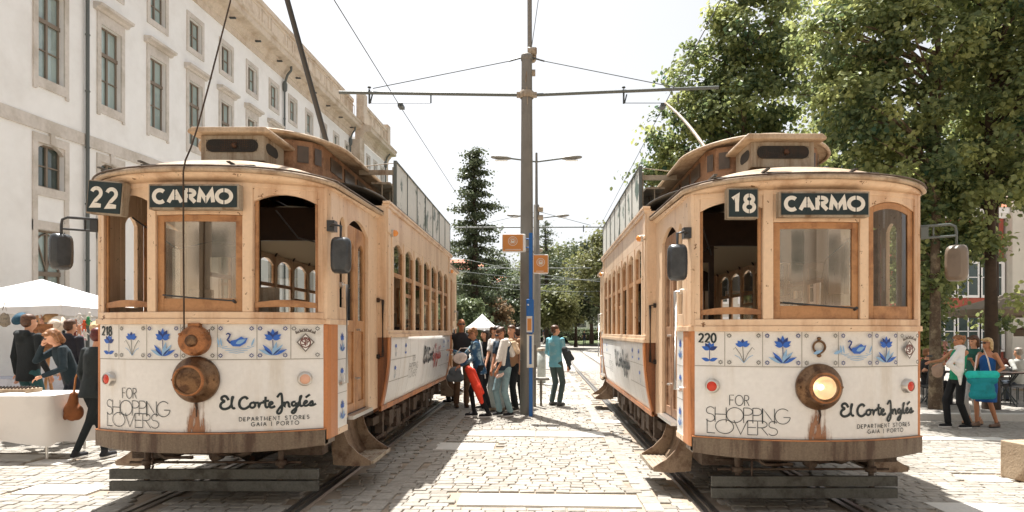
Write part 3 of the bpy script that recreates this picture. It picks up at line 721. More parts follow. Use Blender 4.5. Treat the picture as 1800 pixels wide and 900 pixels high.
    b = MB(); pts = [(rp(i / 40, 0)) for i in range(41)]; b.tube([(-.83, TL - 2.0, 3.655)] + [(p[0] * 1.012, p[1] - .01, p[2] - .012) for p in pts] + [(.83, TL - 2.0, 3.655)], .022, 8)
    b.build('roof_rim', M['cream_dirty'], cl)
    # hood of saloon ceiling (pale, seen through the openings), floor, seats
    b = MB(); b.grid(lambda u, v: ((2 * u - 1) * 1.12, y0 + .06 + (BLEN - .12) * v, 2.80 + .33 * math.cos(PI / 2 * (2 * u - 1))), 16, 1); b.build('saloon_ceiling', M['interior_pale'], root)
    for k in range(8):
        b = MB(); yy = y0 + .1 + k * .7; b.tube([(1.10 * math.sin(R(a)), yy, 2.77 + .33 * math.cos(R(a))) for a in range(-90, 91, 15)], .015, 6)
        b.build('ceiling_hoop', M['interior'], root)
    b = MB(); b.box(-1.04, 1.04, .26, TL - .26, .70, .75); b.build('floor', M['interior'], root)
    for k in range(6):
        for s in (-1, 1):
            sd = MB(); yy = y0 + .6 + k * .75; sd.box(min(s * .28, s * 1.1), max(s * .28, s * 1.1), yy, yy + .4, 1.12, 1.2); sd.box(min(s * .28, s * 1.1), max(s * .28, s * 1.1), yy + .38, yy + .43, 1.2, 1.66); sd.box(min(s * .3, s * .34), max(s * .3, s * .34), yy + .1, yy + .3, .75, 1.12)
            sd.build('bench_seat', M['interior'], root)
    # ---------------- underframe, truck
    b = MB()
    for s in (-1, 1):
        b.box(min(s * .86, s * .94), max(s * .86, s * .94), 2.3, TL - 2.3, .42, .52); b.box(min(s * .84, s * .9), max(s * .84, s * .9), .6, TL - .6, .56, .70)
        b.box(min(s * .88, s * .93), max(s * .88, s * .93), 2.5, TL - 2.5, .20, .25)
        for yy in (TL / 2 - 1.15, TL / 2 + 1.15):
            b.box(min(s * .84, s * .98), max(s * .84, s * .98), yy - .13, yy + .13, .25, .5)
            for k in (-.32, -.22, .22, .32): b.lathe([(.05, 0), (.065, .03), (.05, .06), (.065, .09), (.05, .12), (.065, .15), (.05, .18)], (s * .93, yy + k, .40), 'z', 10)
            for k in (-.42, .42): b.tube([(s * .92, yy + k, .62), (s * .96, yy + k * 1.1, .3), (s * .9, yy + k * 1.25, .18)], .025, 6)
        for k in range(9): b.box(min(s * .88, s * .98), max(s * .88, s * .98), 2.6 + k * .55, 2.68 + k * .55, .28 + .1 * (k % 3), .56)
        for k in range(6): b.box(min(s * .9, s * 1.0), max(s * .9, s * 1.0), 2.9 + k * .8, 3.12 + k * .8, .34 + .05 * (k % 2), .54)
    b.box(-.8, .8, 2.6, TL - 2.6, .36, .62)
    b.build('truck_frame', M['rust_iron'], root, bevel=.006)
    for yy in (TL / 2 - 1.15, TL / 2 + 1.15):
        for s in (-1, 1):
            b = MB(); b.lathe([(.0, .02), (.12, .02), (.12, .05), (.3, .05), (.34, .06), (.36, .0), (.39, -.02), (.39, -.05), (0, -.05)] , (s * .72, yy, .39), 'x', 28, M=Matrix(((s, 0, 0), (0, 1, 0), (0, 0, 1))))
            b.build('wheel', M['dark_iron'], root)
        b = MB(); b.tube([(-.7, yy, .39), (.7, yy, .39)], .06, 10); b.build('axle', M['dark_iron'], root)
    for fy in (1, -1):
        tt = (lambda p: p) if fy > 0 else (lambda p: (p[0], TL - p[1], p[2]))
        b = MB()
        if fy > 0:
            sx = cfg.get('slat_x', (-.95, .93))
        for z in (.225, .335): b.box(sx[0], sx[1], .22, .26, z - .092, z)
        lg = MB()
        for q in (b,): q.v = [tt(p) for p in q.v]
        lf = b.build('lifeguard_board', M['vent_dark'], root, bevel=.004)
        b = MB()
        for x in (-.62, .62): b.tube([(x, .30, .56), (x, .29, .32), (x, .27, .14)], [.035, .025, .025], 8); b.lathe([(.0, 0), (.05, 0), (.05, .05), (0, .05)], (x, .3, .36))
        b.tube([(-.8, .32, .38), (.8, .32, .38)], .012, 6); b.tube([(-.8, .38, .46), (.3, .38, .44)], .012, 6)
        b.tube([(.05, .2, .56), (.05, .2, .50), (.1, .2, .47), (.3, .2, .47), (.38, .2, .50), (.38, .2, .56)], .022, 8); b.tube([(-.45, .2, .56), (-.45, .2, .48), (-.4, .2, .45), (-.15, .2, .45)], .018, 8)
        for k in range(6): b.tube([(-.52 + .004 * (k % 2), .2 + .012 * (k % 2), .55 - k * .035), (-.52, .2, .52 - k * .035)], .009, 6)
        b.lathe([(0, 0), (.055, 0), (.055, .1), (0, .1)], (.04, .22, .46), 'y', 12)
        b.box(-.9, -.5, .5, .9, .38, .55); b.box(.55, .95, .45, .6, .42, .54)
        b.v = [tt(p) for p in b.v]
        b.build('brake_gear', M['rust_iron'], root)
        b = MB(); b.lathe([(0, 0), (.17, 0), (.17, .5), (0, .5)], (0, 1.0, .42), 'y', 16); b.box(-.5, .6, 1.6, 2.2, .28, .55); b.v = [tt(p) for p in b.v]; b.build('air_tank', M['dark_iron'], root)
    # ---------------- front fittings
    fn = lambda x, z, off: (x, bow(x) - off, z)
    # tile row
    edges = [-1.03, -.785, -.475, -.145, .18, .505, .775, 1.03]
    b = MB(); bowbox(b, -1.03, 1.03, 1.354, 1.664, .0035, .0, 40); b.build('tile_band', M['tile_white'], root)
    D = Draw(fn, .0050)
    for x in edges[1:-1]: D.line([(x, 1.356), (x, 1.662)], .006, 'grout')
    D.line([(-1.03, 1.352), (1.03, 1.352)], .007, 'grout')
    zc = 1.505
    flower(D, -.91, zc - .02, .95, 2); corners(D, *edges[0:2], 1.354, 1.664, 'ink_soft', (3,))
    flower(D, -.63, zc, 1, 1); corners(D, *edges[1:3], 1.354, 1.664, 'ink_soft')
    flower(D, -.31, zc, 1.1, 0); corners(D, *edges[2:4], 1.354, 1.664)
    corners(D, *edges[3:5], 1.354, 1.664, 'ink_soft')
    swan(D, .34, zc, 1.15); corners(D, *edges[4:6], 1.354, 1.664)
    flower(D, .64, zc, 1.05, 0); corners(D, *edges[5:7], 1.354, 1.664)
    crest(D, .90, zc, .95); corners(D, *edges[6:8], 1.354, 1.664, 'ink_soft', (0, 1, 3))
    if not cfg['retriever']:
        for a in (-.08, .1): D.petal(.02 + a, 1.47, 20, .09, .03, 'blue_pale')
    D.build('tile_painting', root, M)
    D = Draw(fn, .0075)
    D.text(cfg['number'], -1.0, 1.565, .085, .016, 'ink', .78, .12); D.build('fleet_number', root, M)
    # adverts
    D = Draw(fn, .004)
    D.text('FOR', -.745, 1.0, .092, .0058, 'ink', .95, .14, width=.16)
    D.text('SHOPPING', -.94, .845, .135, .0058, 'ink', 1.1, .02, width=.69)
    D.text('LOVERS', -.93, .742, .125, .0058, 'ink', 1.0, .02, width=.58)
    D.build('advert_lettering', root, M); D = Draw(fn, .004)
    script_sign(D, .20, .91, .98, 'ink')
    D.build('advert_lettering', root, M); D = Draw(fn, .004)
    D.text('DEPARTMENT STORES', .36, .805, .034, .0052, 'ink', 1.0, .45, width=.56)
    D.text('GAIA | PORTO', .46, .757, .034, .0052, 'ink', 1.0, .45, width=.38)
    D.build('advert_lettering', root, M)
    # rust streak below the lamp (a stain with its own shape)
    random.seed(5 + len(cfg['number']) + int(cfg['number']))
    D = Draw(fn, .0016, .00002)
    b = MB(); 
    b.grid(lambda u, v: (-.20 + .40 * u, bow(-.20 + .40 * u) - .0015, .712 + .29 * v), 8, 4); b.build('rust_stain', M['rust_stain'], root, fixn=False)
    # headlamp
    hx, hzc = 0.0, 1.178
    b = MB(); b.lathe([(.10, -.13), (.118, -.15), (.135, -.135), (.14, -.10), (.155, -.07), (.19, -.05), (.205, -.03), (.205, 0), (.1, .02)], (hx, 0, hzc), 'y', 40)
    for a in (0, 180): b.lathe([(0, -.06), (.012, -.06), (.012, -.03)], (hx + .185 * math.cos(R(a)), 0, hzc), 'y', 8)
    hl = b.build('headlamp', M['brass'], root)
    b = MB(); b.lathe([(.114, -.140), (.10, -.118), (.075, -.088), (.04, -.066), (0, -.060)], (hx, 0, hzc), 'y', 36); b.build('reflector', M['bowl'] if cfg['lit'] else M['brass_lens'], hl)
    b = MB(); b.lathe([(0, -.122), (.022, -.115), (.028, -.095), (.018, -.07), (0, -.062)], (hx - .02, 0, hzc + .005), 'y', 16); b.build('bulb', M['lamp_lit'] if cfg['lit'] else M['brass_lens'], hl)
    b = MB(); b.lathe([(0, -.172), (.045, -.168), (.085, -.156), (.114, -.142)], (hx, 0, hzc), 'y', 36); b.build('lens', M['lamp_glass'] if cfg['lit'] else M['brass_lens'], hl)
    b = MB(); b.lathe([(.118, -.152), (.126, -.158), (.134, -.15), (.136, -.135)], (hx, 0, hzc), 'y', 40); b.build('rim', M['copper'], hl)
    b = MB(); b.tube([(hx, -.02, hzc - .2), (hx + .01, -.022, hzc - .25), (hx, -.012, hzc - .33)], [.012, .008, .003], 6); b.build('cable', M['dark_iron'], hl)
    for s in (-1, 1):
        y = bow(.884); n = Vector((s * .42, -1, 0)).normalized(); q = n.to_track_quat('Y', 'Z').to_matrix()
        b = MB(); b.lathe([(.045, .05), (.052, .052), (.062, .04), (.068, .0)], (s * .884, y, 1.17), 'y', 24, M=q); l = b.build('marker_lamp', M['chrome'], root)
        b = MB(); b.lathe([(0, .056), (.03, .054), (.05, .042)], (s * .884, y, 1.17), 'y', 24, M=q); b.build('lens', M['red_lens'] if (s < 0 or cfg['lit']) else M['pink_lens'], l)
    if cfg['retriever']:
        b = MB(); b.lathe([(.0, -.09), (.11, -.09), (.125, -.08), (.132, -.06), (.132, -.005)], (0.0, 0, 1.52), 'y', 30); b.box(-.05, .05, -.06, -.01, 1.64, 1.675)
        for a in (30, 150, 270): b.lathe([(0, -.1), (.012, -.1), (.012, -.085)], (.115 * math.cos(R(a)), 0, 1.52 + .115 * math.sin(R(a))), 'y', 8)
        rt = b.build('rope_reel', M['copper'], root)
        b = MB(); b.lathe([(.0, -.125), (.035, -.125), (.05, -.11), (.055, -.09)], (0, 0, 1.52), 'y', 20); b.tube([(.115, -.07, 1.6), (.15, -.07, 1.62), (.14, -.06, 1.57)], .008, 6); b.build('hub', M['brass'], rt)
    else:
        b = MB(); b.lathe([(.042, -.02), (.052, -.035), (.062, -.02), (.052, -.005), (.042, -.02)], (0.0, 0, 1.53), 'y', 20); b.lathe([(0, -.03), (.014, -.03), (.014, 0)], (0, 0, 1.605), 'y', 8); b.lathe([(0, -.03), (.016, -.03), (.016, 0)], (0, 0, 1.455), 'y', 8)
        b.build('rope_ring', M['brass'], root)
    # destination box
    b = MB(); b.box(-.375, .41, -.085, .0, 2.665, 2.885); sg = b.build('destination_sign', M['vent_grey'], root, bevel=.004)
    b = MB(); b.box(-.36, .395, -.092, -.083, 2.682, 2.868); b.build('sign_face', M['sign_dark'], sg)
    D = Draw(lambda x, z, o: (x + .025, -.0935 - o, z), .0005)
    def thick(t, x, z, h, wd, widths, gap):
        for ch, wdt in zip(t, widths):
            for pl in GL[ch][1]: D.line([(x + p[0] / GL[ch][0] * wdt, z + p[1] * h) for p in pl], wd, 'sign_white')
            x += wdt + gap
        return x
    D2 = D
    thick('CARMO', -.352, 2.724, .105, .034, (.098, .115, .085, .125, .125), .032)
    for x0, x1 in ((-.20, -.165 + .04),): pass
    # stencil bridges
    xs = -.352 + .098 + .032
    D.line([(xs + .057, 2.70), (xs + .057, 2.86)], .008, 'sign_dark'); xs += .115 + .032
    D.line([(xs + .028, 2.70), (xs + .028, 2.86)], .008, 'sign_dark'); xs += .085 + .032
    D.line([(xs + .0625, 2.70), (xs + .0625, 2.77)], .008, 'sign_dark'); xs += .125 + .032
    D.line([(xs + .0625, 2.70), (xs + .0625, 2.86)], .009, 'sign_dark')
    D.build('sign_lettering', sg, M)
    # route number box
    rx, rz_, rw, rh, ry, tilt, yaw = cfg['route_box']
    Mx = Matrix.Translation((rx, ry, rz_)) @ Matrix.Rotation(yaw, 4, 'Z') @ Matrix.Rotation(tilt, 4, 'Y')
    b = MB(); b.box(-rw / 2, rw / 2, 0, .09, -rh / 2, rh / 2); b.v = [tuple(Mx @ Vector(p)) for p in b.v]; rb = b.build('route_sign', M['vent_grey'], root, bevel=.004)
    b = MB(); b.box(-rw / 2 + .012, rw / 2 - .012, -.008, .002, -rh / 2 + .012, rh / 2 - .012); b.v = [tuple(Mx @ Vector(p)) for p in b.v]; b.build('sign_face', M['sign_dark'], rb)
    D = Draw(lambda x, z, o: tuple(Mx @ Vector((x, -.0085 - o, z))), .0005)
    hh = rh * .58; t = cfg['route']
    if t == '22': xw = ((-.125, .105), (.015, .105))
    else: xw = ((-.105, .075), (.0, .105))
    for ch, (x, wdt) in zip(t, xw):
        for pl in GL[ch][1]: D.line([(x + p[0] / GL[ch][0] * wdt, -hh / 2 + p[1] * hh) for p in pl], .033, 'sign_white')
    if t == '18': D.line([(.052, -.1), (.052, .1)], .007, 'sign_dark')
    D.build('sign_lettering', rb, M)
    # mirrors
    for s, (dx, dz, yaw, loop) in cfg['mirrors'].items():
        ax, ay, az = s * 1.06, .30, 2.58
        b = MB(); b.box(min(ax, ax + s * .07), max(ax, ax + s * .07), ay - .05, ay + .04, az - .05, az + .05)
        hxx = s * (1.06 + dx); hz_ = az - dz + .055
        if loop:
            b.tube([(ax, ay - .02, az + .06), (hxx - s * .05, ay - .08, az + .07), (hxx - s * .01, ay - .09, az + .05), (hxx, ay - .09, az), (hxx, ay - .09, hz_)], .012, 8); b.tube([(ax, ay - .02, az - .05), (hxx, ay - .09, az - .035)], .010, 8); b.tube([(ax + s * .12, ay - .04, az + .065), (ax + s * .12, ay - .04, az - .045)], .008, 6)
        else:
            b.tube([(ax + s * .03, ay - .03, az), (ax + s * .08, ay - .1, az), (hxx, ay - .14, az - .02), (hxx, ay - .14, hz_)], .014, 8)
        arm = b.build('mirror_arm', M['rubber'] if not loop or s < 0 else M['pipe'], root)
        Mm = Matrix.Translation((hxx, ay - (.09 if loop else .14), hz_)) @ Matrix.Rotation(yaw, 4, 'Z')
        b = MB(); n = 20
        def sup(k, sx_, sz_, y):
            a = 2 * PI * k / n; c_, s_ = math.cos(a), math.sin(a)
            return tuple(Mm @ Vector((sx_ * math.copysign(abs(c_) ** .45, c_), y, sz_ * math.copysign(abs(s_) ** .45, s_))))
        rr = [(.055, .13, -.055), (.085, .158, -.035), (.093, .168, 0), (.093, .168, .02), (.08, .155, .03)]
        vs = [sup(k, a, c_, y) for a, c_, y in rr for k in range(n)]
        b.add(vs, [(i * n + k, i * n + (k + 1) % n, (i + 1) * n + (k + 1) % n, (i + 1) * n + k) for i in range(4) for k in range(n)], True); b.add(vs[:n], [tuple(range(n))]); 
        hd = b.build('mirror_head', M['mirror_back'] if not (loop and s > 0) else M['mirror_grey'], arm)
        b = MB(); b.add([sup(k, .08, .153, .031) for k in range(n)], [tuple(range(n))]); b.build('mirror_glass', M['chrome'], hd)
    # trolley pole on its base
    if cfg.get('pole'):
        p0, p1, r0, r1, bend = cfg['pole']; p0 = Vector(p0); p1 = Vector(p1); b = MB(); N_ = 12; pts = []
        for i in range(N_ + 1):
            t = i / N_; p = p0.lerp(p1, t); p.z += bend * math.sin(PI * t); pts.append(p)
        b.tube(pts, [r0 + (r1 - r0) * i / N_ for i in range(N_ + 1)], 8); b.lathe([(.0, 0), (.2, 0), (.16, .06), (.08, .14), (0, .16)], (p0.x, p0.y, 3.72), 'z', 16)
        b.build('trolley_pole', M['rubber'] if not cfg['lit'] else M['vent_grey'], root)
    b = MB(); b.tube([(.5, 2.3, 3.68), (.52, 2.3, 3.82), (.66, 2.35, 3.84), (.74, 2.5, 3.74), (.76, 2.55, 3.66)], .012, 6); b.build('roof_handle', M['dark_iron'], root)
    if cfg.get('rope'):
        b = MB(); b.tube([(-.04 + .0, -.13, 1.62)] + [(p[0], p[1], p[2]) for p in cfg['rope']], .007, 6); b.build('trolley_rope', M['bark_dark'], root)
    return root

M['advert'] = mat('roof_advert_print', srgb(216, 216, 208), 0.45, col2=srgb(84, 104, 92), scale=2.2, thr=(0.54, 0.62), fine=0.1)
M['vent_dark'] = mat('lifeguard_wood', srgb(92, 92, 86), 0.75, col2=srgb(62, 58, 52), scale=6, fine=0.3, bump=0.2)
M['pink_lens'] = mat('pale_lamp_lens', srgb(226, 176, 150), 0.2)
M['brass_lens'] = mat('shuttered_lamp', srgb(128, 98, 70), 0.3, metal=0.6, col2=srgb(84, 58, 40), scale=14, fine=0.3)
M['lamp_lit'] = mat('lit_lamp_glass', srgb(250, 205, 140), 0.2, emit=(1.0, 0.86, 0.66), estr=1.6)
M['bowl'] = mat('lamp_bowl', (.85, .62, .38), .28, metal=.85, emit=(1.0, .74, .46), estr=.25)
M['lamp_glass'] = glass_mat('lamp_glass', (.95, .9, .82), .10)
M['mirror_grey'] = mat('grey_mirror_shell', srgb(120, 108, 96), 0.4, var=0.2)
def rust_stain_mat():
    m = bpy.data.materials.new('rust_streaks'); m.use_nodes = True; nt = m.node_tree; N = nt.nodes.new; L = nt.links.new
    b = nt.nodes['Principled BSDF']; b.inputs['Base Color'].default_value = (*srgb(158, 112, 80), 1); b.inputs['Roughness'].default_value = .6
    tc = N('ShaderNodeTexCoord'); mp = N('ShaderNodeMapping'); mp.inputs['Scale'].default_value = (9, 1, 2.2); no = N('ShaderNodeTexNoise'); no.inputs['Scale'].default_value = 2.4; no.inputs['Detail'].default_value = 7
    L(tc.outputs['Object'], mp.inputs[0]); L(mp.outputs[0], no.inputs['Vector'])
    sx = N('ShaderNodeSeparateXYZ'); L(tc.outputs['Object'], sx.inputs[0])
    # fade to the sides of the streak
    ab = N('ShaderNodeMath'); ab.operation = 'ABSOLUTE'; L(sx.outputs[0], ab.inputs[0])
    mr = N('ShaderNodeMapRange'); mr.inputs[1].default_value = .19; mr.inputs[2].default_value = .02; L(ab.outputs[0], mr.inputs[0])
    mz = N('ShaderNodeMapRange'); mz.inputs[1].default_value = .72; mz.inputs[2].default_value = .98; mz.inputs[3].default_value = 1; mz.inputs[4].default_value = .55; L(sx.outputs[2], mz.inputs[0])
    mu = N('ShaderNodeMath'); mu.operation = 'MULTIPLY'; L(mr.outputs[0], mu.inputs[0]); L(mz.outputs[0], mu.inputs[1])
    ad = N('ShaderNodeMath'); ad.operation = 'MULTIPLY_ADD'; ad.inputs[1].default_value = .6; L(mu.outputs[0], ad.inputs[0]); ad.inputs[2].default_value = -.23
    a2 = N('ShaderNodeMath'); a2.operation = 'ADD'; L(ad.outputs[0], a2.inputs[0]); L(no.outputs[0], a2.inputs[1])
    m3 = N('ShaderNodeMapRange'); m3.inputs[1].default_value = .5; m3.inputs[2].default_value = .85; m3.interpolation_type = 'SMOOTHSTEP'; L(a2.outputs[0], m3.inputs[0]); L(m3.outputs[0], b.inputs['Alpha'])
    return m
M['rust_stain'] = rust_stain_mat()
random.seed(3)
T_LEFT, T_RIGHT = -3.04, 2.45
tram_a = make_tram(T_LEFT, 0.0, dict(number='218', route='22', retriever=True, lit=False, closed_left=False, closed_right=False, vent_x=0.0,
    route_box=(-.815, 2.785, .325, .295, .0, R(5), R(-3)), mirrors={-1: (.30, .30, R(58), True), 1: (.16, .34, R(8), False)}, slat_x=(-.93, .99),
    pole=((0, 3.8, 3.85), (.27, .47, 6.0), .04, .028, 0), rope=[(-.04, -.14, 2.4), (-.035, -.15, 2.98), (-.028, -.13, 3.08), (-.01, -.08, 3.2), (.025, -.03, 3.41), (.06, .1, 3.85), (.12, .35, 4.7), (.25, .47, 5.9)]),
    'cream tram 218 on route 22 with a round copper reel above its dull headlamp')
tram_b = make_tram(T_RIGHT, -0.065, dict(number='220', route='18', retriever=False, lit=True, closed_left=False, closed_right=True, vent_x=-.07, open_door=True,
    route_box=(-.665, 2.80, .275, .265, .0, 0, 0), mirrors={-1: (.15, .34, R(-8), False), 1: (.30, .34, R(-52), True)}, slat_x=(-.88, .83),
    pole=((0, 3.0, 3.85), (-.04, 6.6, 6.1), .03, .022, .10)),
    'cream and white tram 220 with its headlamp lit, route 18')
# ------------------------------------------------------------ ground
def brick_ground_mat():
    m = bpy.data.materials.new('small_setts'); m.use_nodes = True; nt = m.node_tree; N = nt.nodes.new; L = nt.links.new
    b = nt.nodes['Principled BSDF']; b.inputs['Roughness'].default_value = .85
    tc = N('ShaderNodeTexCoord'); br = N('ShaderNodeTexBrick'); br.inputs['Scale'].default_value = 1; br.inputs['Brick Width'].default_value = .24; br.inputs['Row Height'].default_value = .14
    br.inputs['Mortar Size'].default_value = .012; br.inputs['Color1'].default_value = (.40, .37, .33, 1); br.inputs['Color2'].default_value = (.5, .47, .42, 1); br.inputs['Mortar'].default_value = (.22, .19, .16, 1)
    no = N('ShaderNodeTexNoise'); no.inputs['Scale'].default_value = .5; no.inputs['Detail'].default_value = 6
    mp = N('ShaderNodeMix'); mp.data_type = 'RGBA'; mp.blend_type = 'MULTIPLY'; mp.inputs[0].default_value = .5
    L(tc.outputs['Object'], br.inputs['Vector']); L(tc.outputs['Object'], no.inputs['Vector']); L(br.outputs[0], mp.inputs[6]); L(no.outputs[0], mp.inputs[7]); L(mp.outputs[2], b.inputs['Base Color'])
    return m
M['far_setts'] = brick_ground_mat()
def sett_mat():
    m = bpy.data.materials.new('granite_setts'); m.use_nodes = True; nt = m.node_tree; N = nt.nodes.new; L = nt.links.new
    b = nt.nodes['Principled BSDF']; b.inputs['Roughness'].default_value = .78; b.inputs['Specular IOR Level'].default_value = .35
    at = N('ShaderNodeAttribute'); at.attribute_name = 'tone'
    cr = N('ShaderNodeValToRGB'); e = cr.color_ramp.elements; e[0].color = (.26, .235, .20, 1); e[0].position = 0; e[1].color = (.40, .375, .335, 1); e[1].position = 1
    q = cr.color_ramp.elements.new(.5); q.color = (.335, .31, .27, 1); L(at.outputs['Fac'], cr.inputs[0])
    tc = N('ShaderNodeTexCoord'); no = N('ShaderNodeTexNoise'); no.inputs['Scale'].default_value = 22; no.inputs['Detail'].default_value = 6; L(tc.outputs['Object'], no.inputs['Vector'])
    n2 = N('ShaderNodeTexNoise'); n2.inputs['Scale'].default_value = .7; n2.inputs['Detail'].default_value = 5; L(tc.outputs['Object'], n2.inputs['Vector'])
    mr = N('ShaderNodeMapRange'); mr.inputs[1].default_value = .3; mr.inputs[2].default_value = .7; mr.inputs[3].default_value = .78; mr.inputs[4].default_value = 1.08; L(no.outputs[0], mr.inputs[0])
    m2 = N('ShaderNodeMapRange'); m2.inputs[1].default_value = .3; m2.inputs[2].default_value = .7; m2.inputs[3].default_value = .92; m2.inputs[4].default_value = 1.04; L(n2.outputs[0], m2.inputs[0])
    mu = N('ShaderNodeMath'); mu.operation = 'MULTIPLY'; L(mr.outputs[0], mu.inputs[0]); L(m2.outputs[0], mu.inputs[1])
    mx = N('ShaderNodeMix'); mx.data_type = 'RGBA'; mx.blend_type = 'MULTIPLY'; mx.inputs[0].default_value = 1; L(cr.outputs[0], mx.inputs[6]); L(mu.outputs[0], mx.inputs[7]); L(mx.outputs[2], b.inputs['Base Color'])
    bp = N('ShaderNodeBump'); bp.inputs['Strength'].default_value = .35; bp.inputs['Distance'].default_value = .01; L(no.outputs[0], bp.inputs['Height']); L(bp.outputs[0], b.inputs['Normal'])
    return m
M['sett'] = sett_mat()
M['sand'] = mat('joint_sand', (.34, .275, .21), .95, var=.3, scale=3)
M['grass'] = mat('lawn', (.10, .13, .045), .9, var=.4, scale=1.5)
def gsheet(name, m, x0, x1, y0, y1, dz, kind='structure'):
    b = MB(); xs = sorted({x0, x1} | {x for x in (-14, 14) if x0 < x < x1})
    for a, c in zip(xs[:-1], xs[1:]): b.quad((a, y0, gz(a) + dz), (c, y0, gz(c) + dz), (c, y1, gz(c) + dz), (a, y1, gz(a) + dz))
    return b.build(name, m, kind=kind, fixn=False)
gsheet('ground', M['far_setts'], -700, 700, 26.0, 900, -.002)
gsheet('ground', M['sand'], -700, 700, -60, 26.0, -.019)

SLABS = []   # pale stone slabs let into the setts: x0,x1,y0,y1
for v0, v1, u0, u1 in ((862, 883, 806, 1124), (775, 788, 765, 870), (753, 763, 822, 1062), (855, 873, 44, 175), (820, 832, 1690, 1765), (868, 886, 1640, 1775),
                       (700, 706, 830, 1040), (686, 690, 960, 1035), (672, 675, 955, 1020), (661, 664, 955, 1012), (733, 738, 1040, 1120), (812, 822, 60, 120)):
    ya, yb = 1760 / (v1 - 583), 1760 / (v0 - 583); ym = (ya + yb) / 2
    SLABS.append((XY(u0, ym), XY(u1, ym), ya, yb))
SLABS += [(2.2, 3.4, 12.6, 13.0), (4.0, 7.5, 9.9, 10.25), (-9, -6.2, 7.6, 7.95), (-8, -5, 9.6, 9.95)]
TRACKS = (-2.93, 2.27)
def in_slab(x, y, hx):
    for a, b, c, d in SLABS:
        if a - hx * .6 < x < b + hx * .6 and c - .05 < y < d + .05: return True
    return False
def on_rail(x):
    return any(abs(abs(x - c) - .7175) < .085 for c in TRACKS)
random.seed(11); rng = np.random.default_rng(11)
V = []; TN = []
def stone(cx, cy, lx, ly, rot=0.0):
    """one sett: three rings of four"""
    j = lambda a: random.uniform(-a, a)
    lx -= .007 + random.random() * .007; ly -= .007 + random.random() * .007
    c = [(-lx / 2 + j(.006), -ly / 2 + j(.006)), (lx / 2 + j(.006), -ly / 2 + j(.006)), (lx / 2 + j(.006), ly / 2 + j(.006)), (-lx / 2 + j(.006), ly / 2 + j(.006))]
    z = gz(cx) + j(.0035); tx = j(.02); ty = j(.02); out = []
    for k, dz in ((1.0, -.02), (.985, -.005), (.88, 0)):
        for px, py in c: out.append((cx + px * k, cy + py * k, z + dz + (tx * px + ty * py if dz == 0 else 0)))
    V.append(out); t = random.random(); TN.append(min(1, max(0, .5 + .45 * (t - .5) * 2 * random.random() + (.3 if random.random() < .06 else 0) - (.3 if random.random() < .08 else 0))))
y = 4.7
while y < 27.0:
    rh = random.uniform(.098, .128) * (1 if y < 14 else 1.35)
    half = .84 * y + .8
    lim0, lim1 = -half, half
    if y > 16: lim0, lim1 = -6, 9
    x = lim0 + random.random() * .2
    while x < lim1:
        lx = random.uniform(.12, .225) * (1 if y < 14 else 1.3); cx = x + lx / 2
        # edge courses are laid lengthwise
        skip = in_slab(cx, y + rh / 2, lx / 2) or (-1.64 < cx < -1.44) or (.96 < cx < 1.16) or on_rail(cx) or on_rail(cx - lx / 2) or on_rail(cx + lx / 2)
        if not skip: stone(cx, y + rh / 2 + random.uniform(-.006, .006), lx, rh)
        x += lx
    y += rh
for xc in (-1.54, 1.06) + tuple(c + s * (.7175 + d) for c in TRACKS for s in (-1, 1) for d in (-.0, )):
    if abs(xc) > 1.2 and xc not in (-1.54, 1.06): continue
    y = 4.7
    while y < 27: 
        ly = random.uniform(.2, .34); stone(xc, y + ly / 2, .185, ly); y += ly
nst = len(V); vv = np.array(V, dtype=np.float32).reshape(-1, 3)
base = np.array([[0, 1, 5, 4], [1, 2, 6, 5], [2, 3, 7, 6], [3, 0, 4, 7], [4, 5, 9, 8], [5, 6, 10, 9], [6, 7, 11, 10], [7, 4, 8, 11], [8, 9, 10, 11]])
ff = (base[None] + (np.arange(nst) * 12)[:, None, None]).reshape(-1, 4)
def np_mesh(name, verts, faces, m, tone=None, smooth=False, parent=None, kind=None):
    me = bpy.data.meshes.new(name); nf, k = faces.shape
    me.vertices.add(len(verts)); me.vertices.foreach_set('co', verts.astype(np.float32).ravel())
    me.loops.add(nf * k); me.loops.foreach_set('vertex_index', faces.astype(np.int32).ravel())
    me.polygons.add(nf); me.polygons.foreach_set('loop_start', (np.arange(nf) * k).astype(np.int32)); me.polygons.foreach_set('loop_total', np.full(nf, k, dtype=np.int32))
    me.update(calc_edges=True); me.polygons.foreach_set('use_smooth', np.full(nf, smooth))
    if tone is not None:
        a = me.attributes.new('tone', 'FLOAT', 'POINT'); a.data.foreach_set('value', tone.astype(np.float32))
    me.materials.append(m); o = bpy.data.objects.new(name, me); COL.objects.link(o)
    if parent: o.parent = parent
    if kind: o['kind'] = kind
    return o
np_mesh('cobbled_pavement', vv, ff, M['sett'], np.repeat(np.array(TN), 12), kind='structure')
b = MB()
for a, c, d, e in SLABS:
    n = max(1, round((c - a) / 1.3))
    for i in range(n):
        xa = a + (c - a) * i / n + .004; xb = a + (c - a) * (i + 1) / n - .004; j = random.uniform(-.003, .003)
        b.add([(xa, d + .01, gz(xa) - .03), (xb, d + .01, gz(xb) - .03), (xb, e - .01, gz(xb) - .03), (xa, e - .01, gz(xa) - .03),
               (xa + .006, d + .016, gz(xa) + .002 + j), (xb - .006, d + .016, gz(xb) + .002 + j), (xb - .006, e - .016, gz(xb) + .002 + j), (xa + .006, e - .016, gz(xa) + .002 + j)],
              [(4, 5, 6, 7), (0, 1, 5, 4), (1, 2, 6, 5), (2, 3, 7, 6), (3, 0, 4, 7)])
b.build('paving_slabs', M['slab'], kind='structure', bevel=.003)
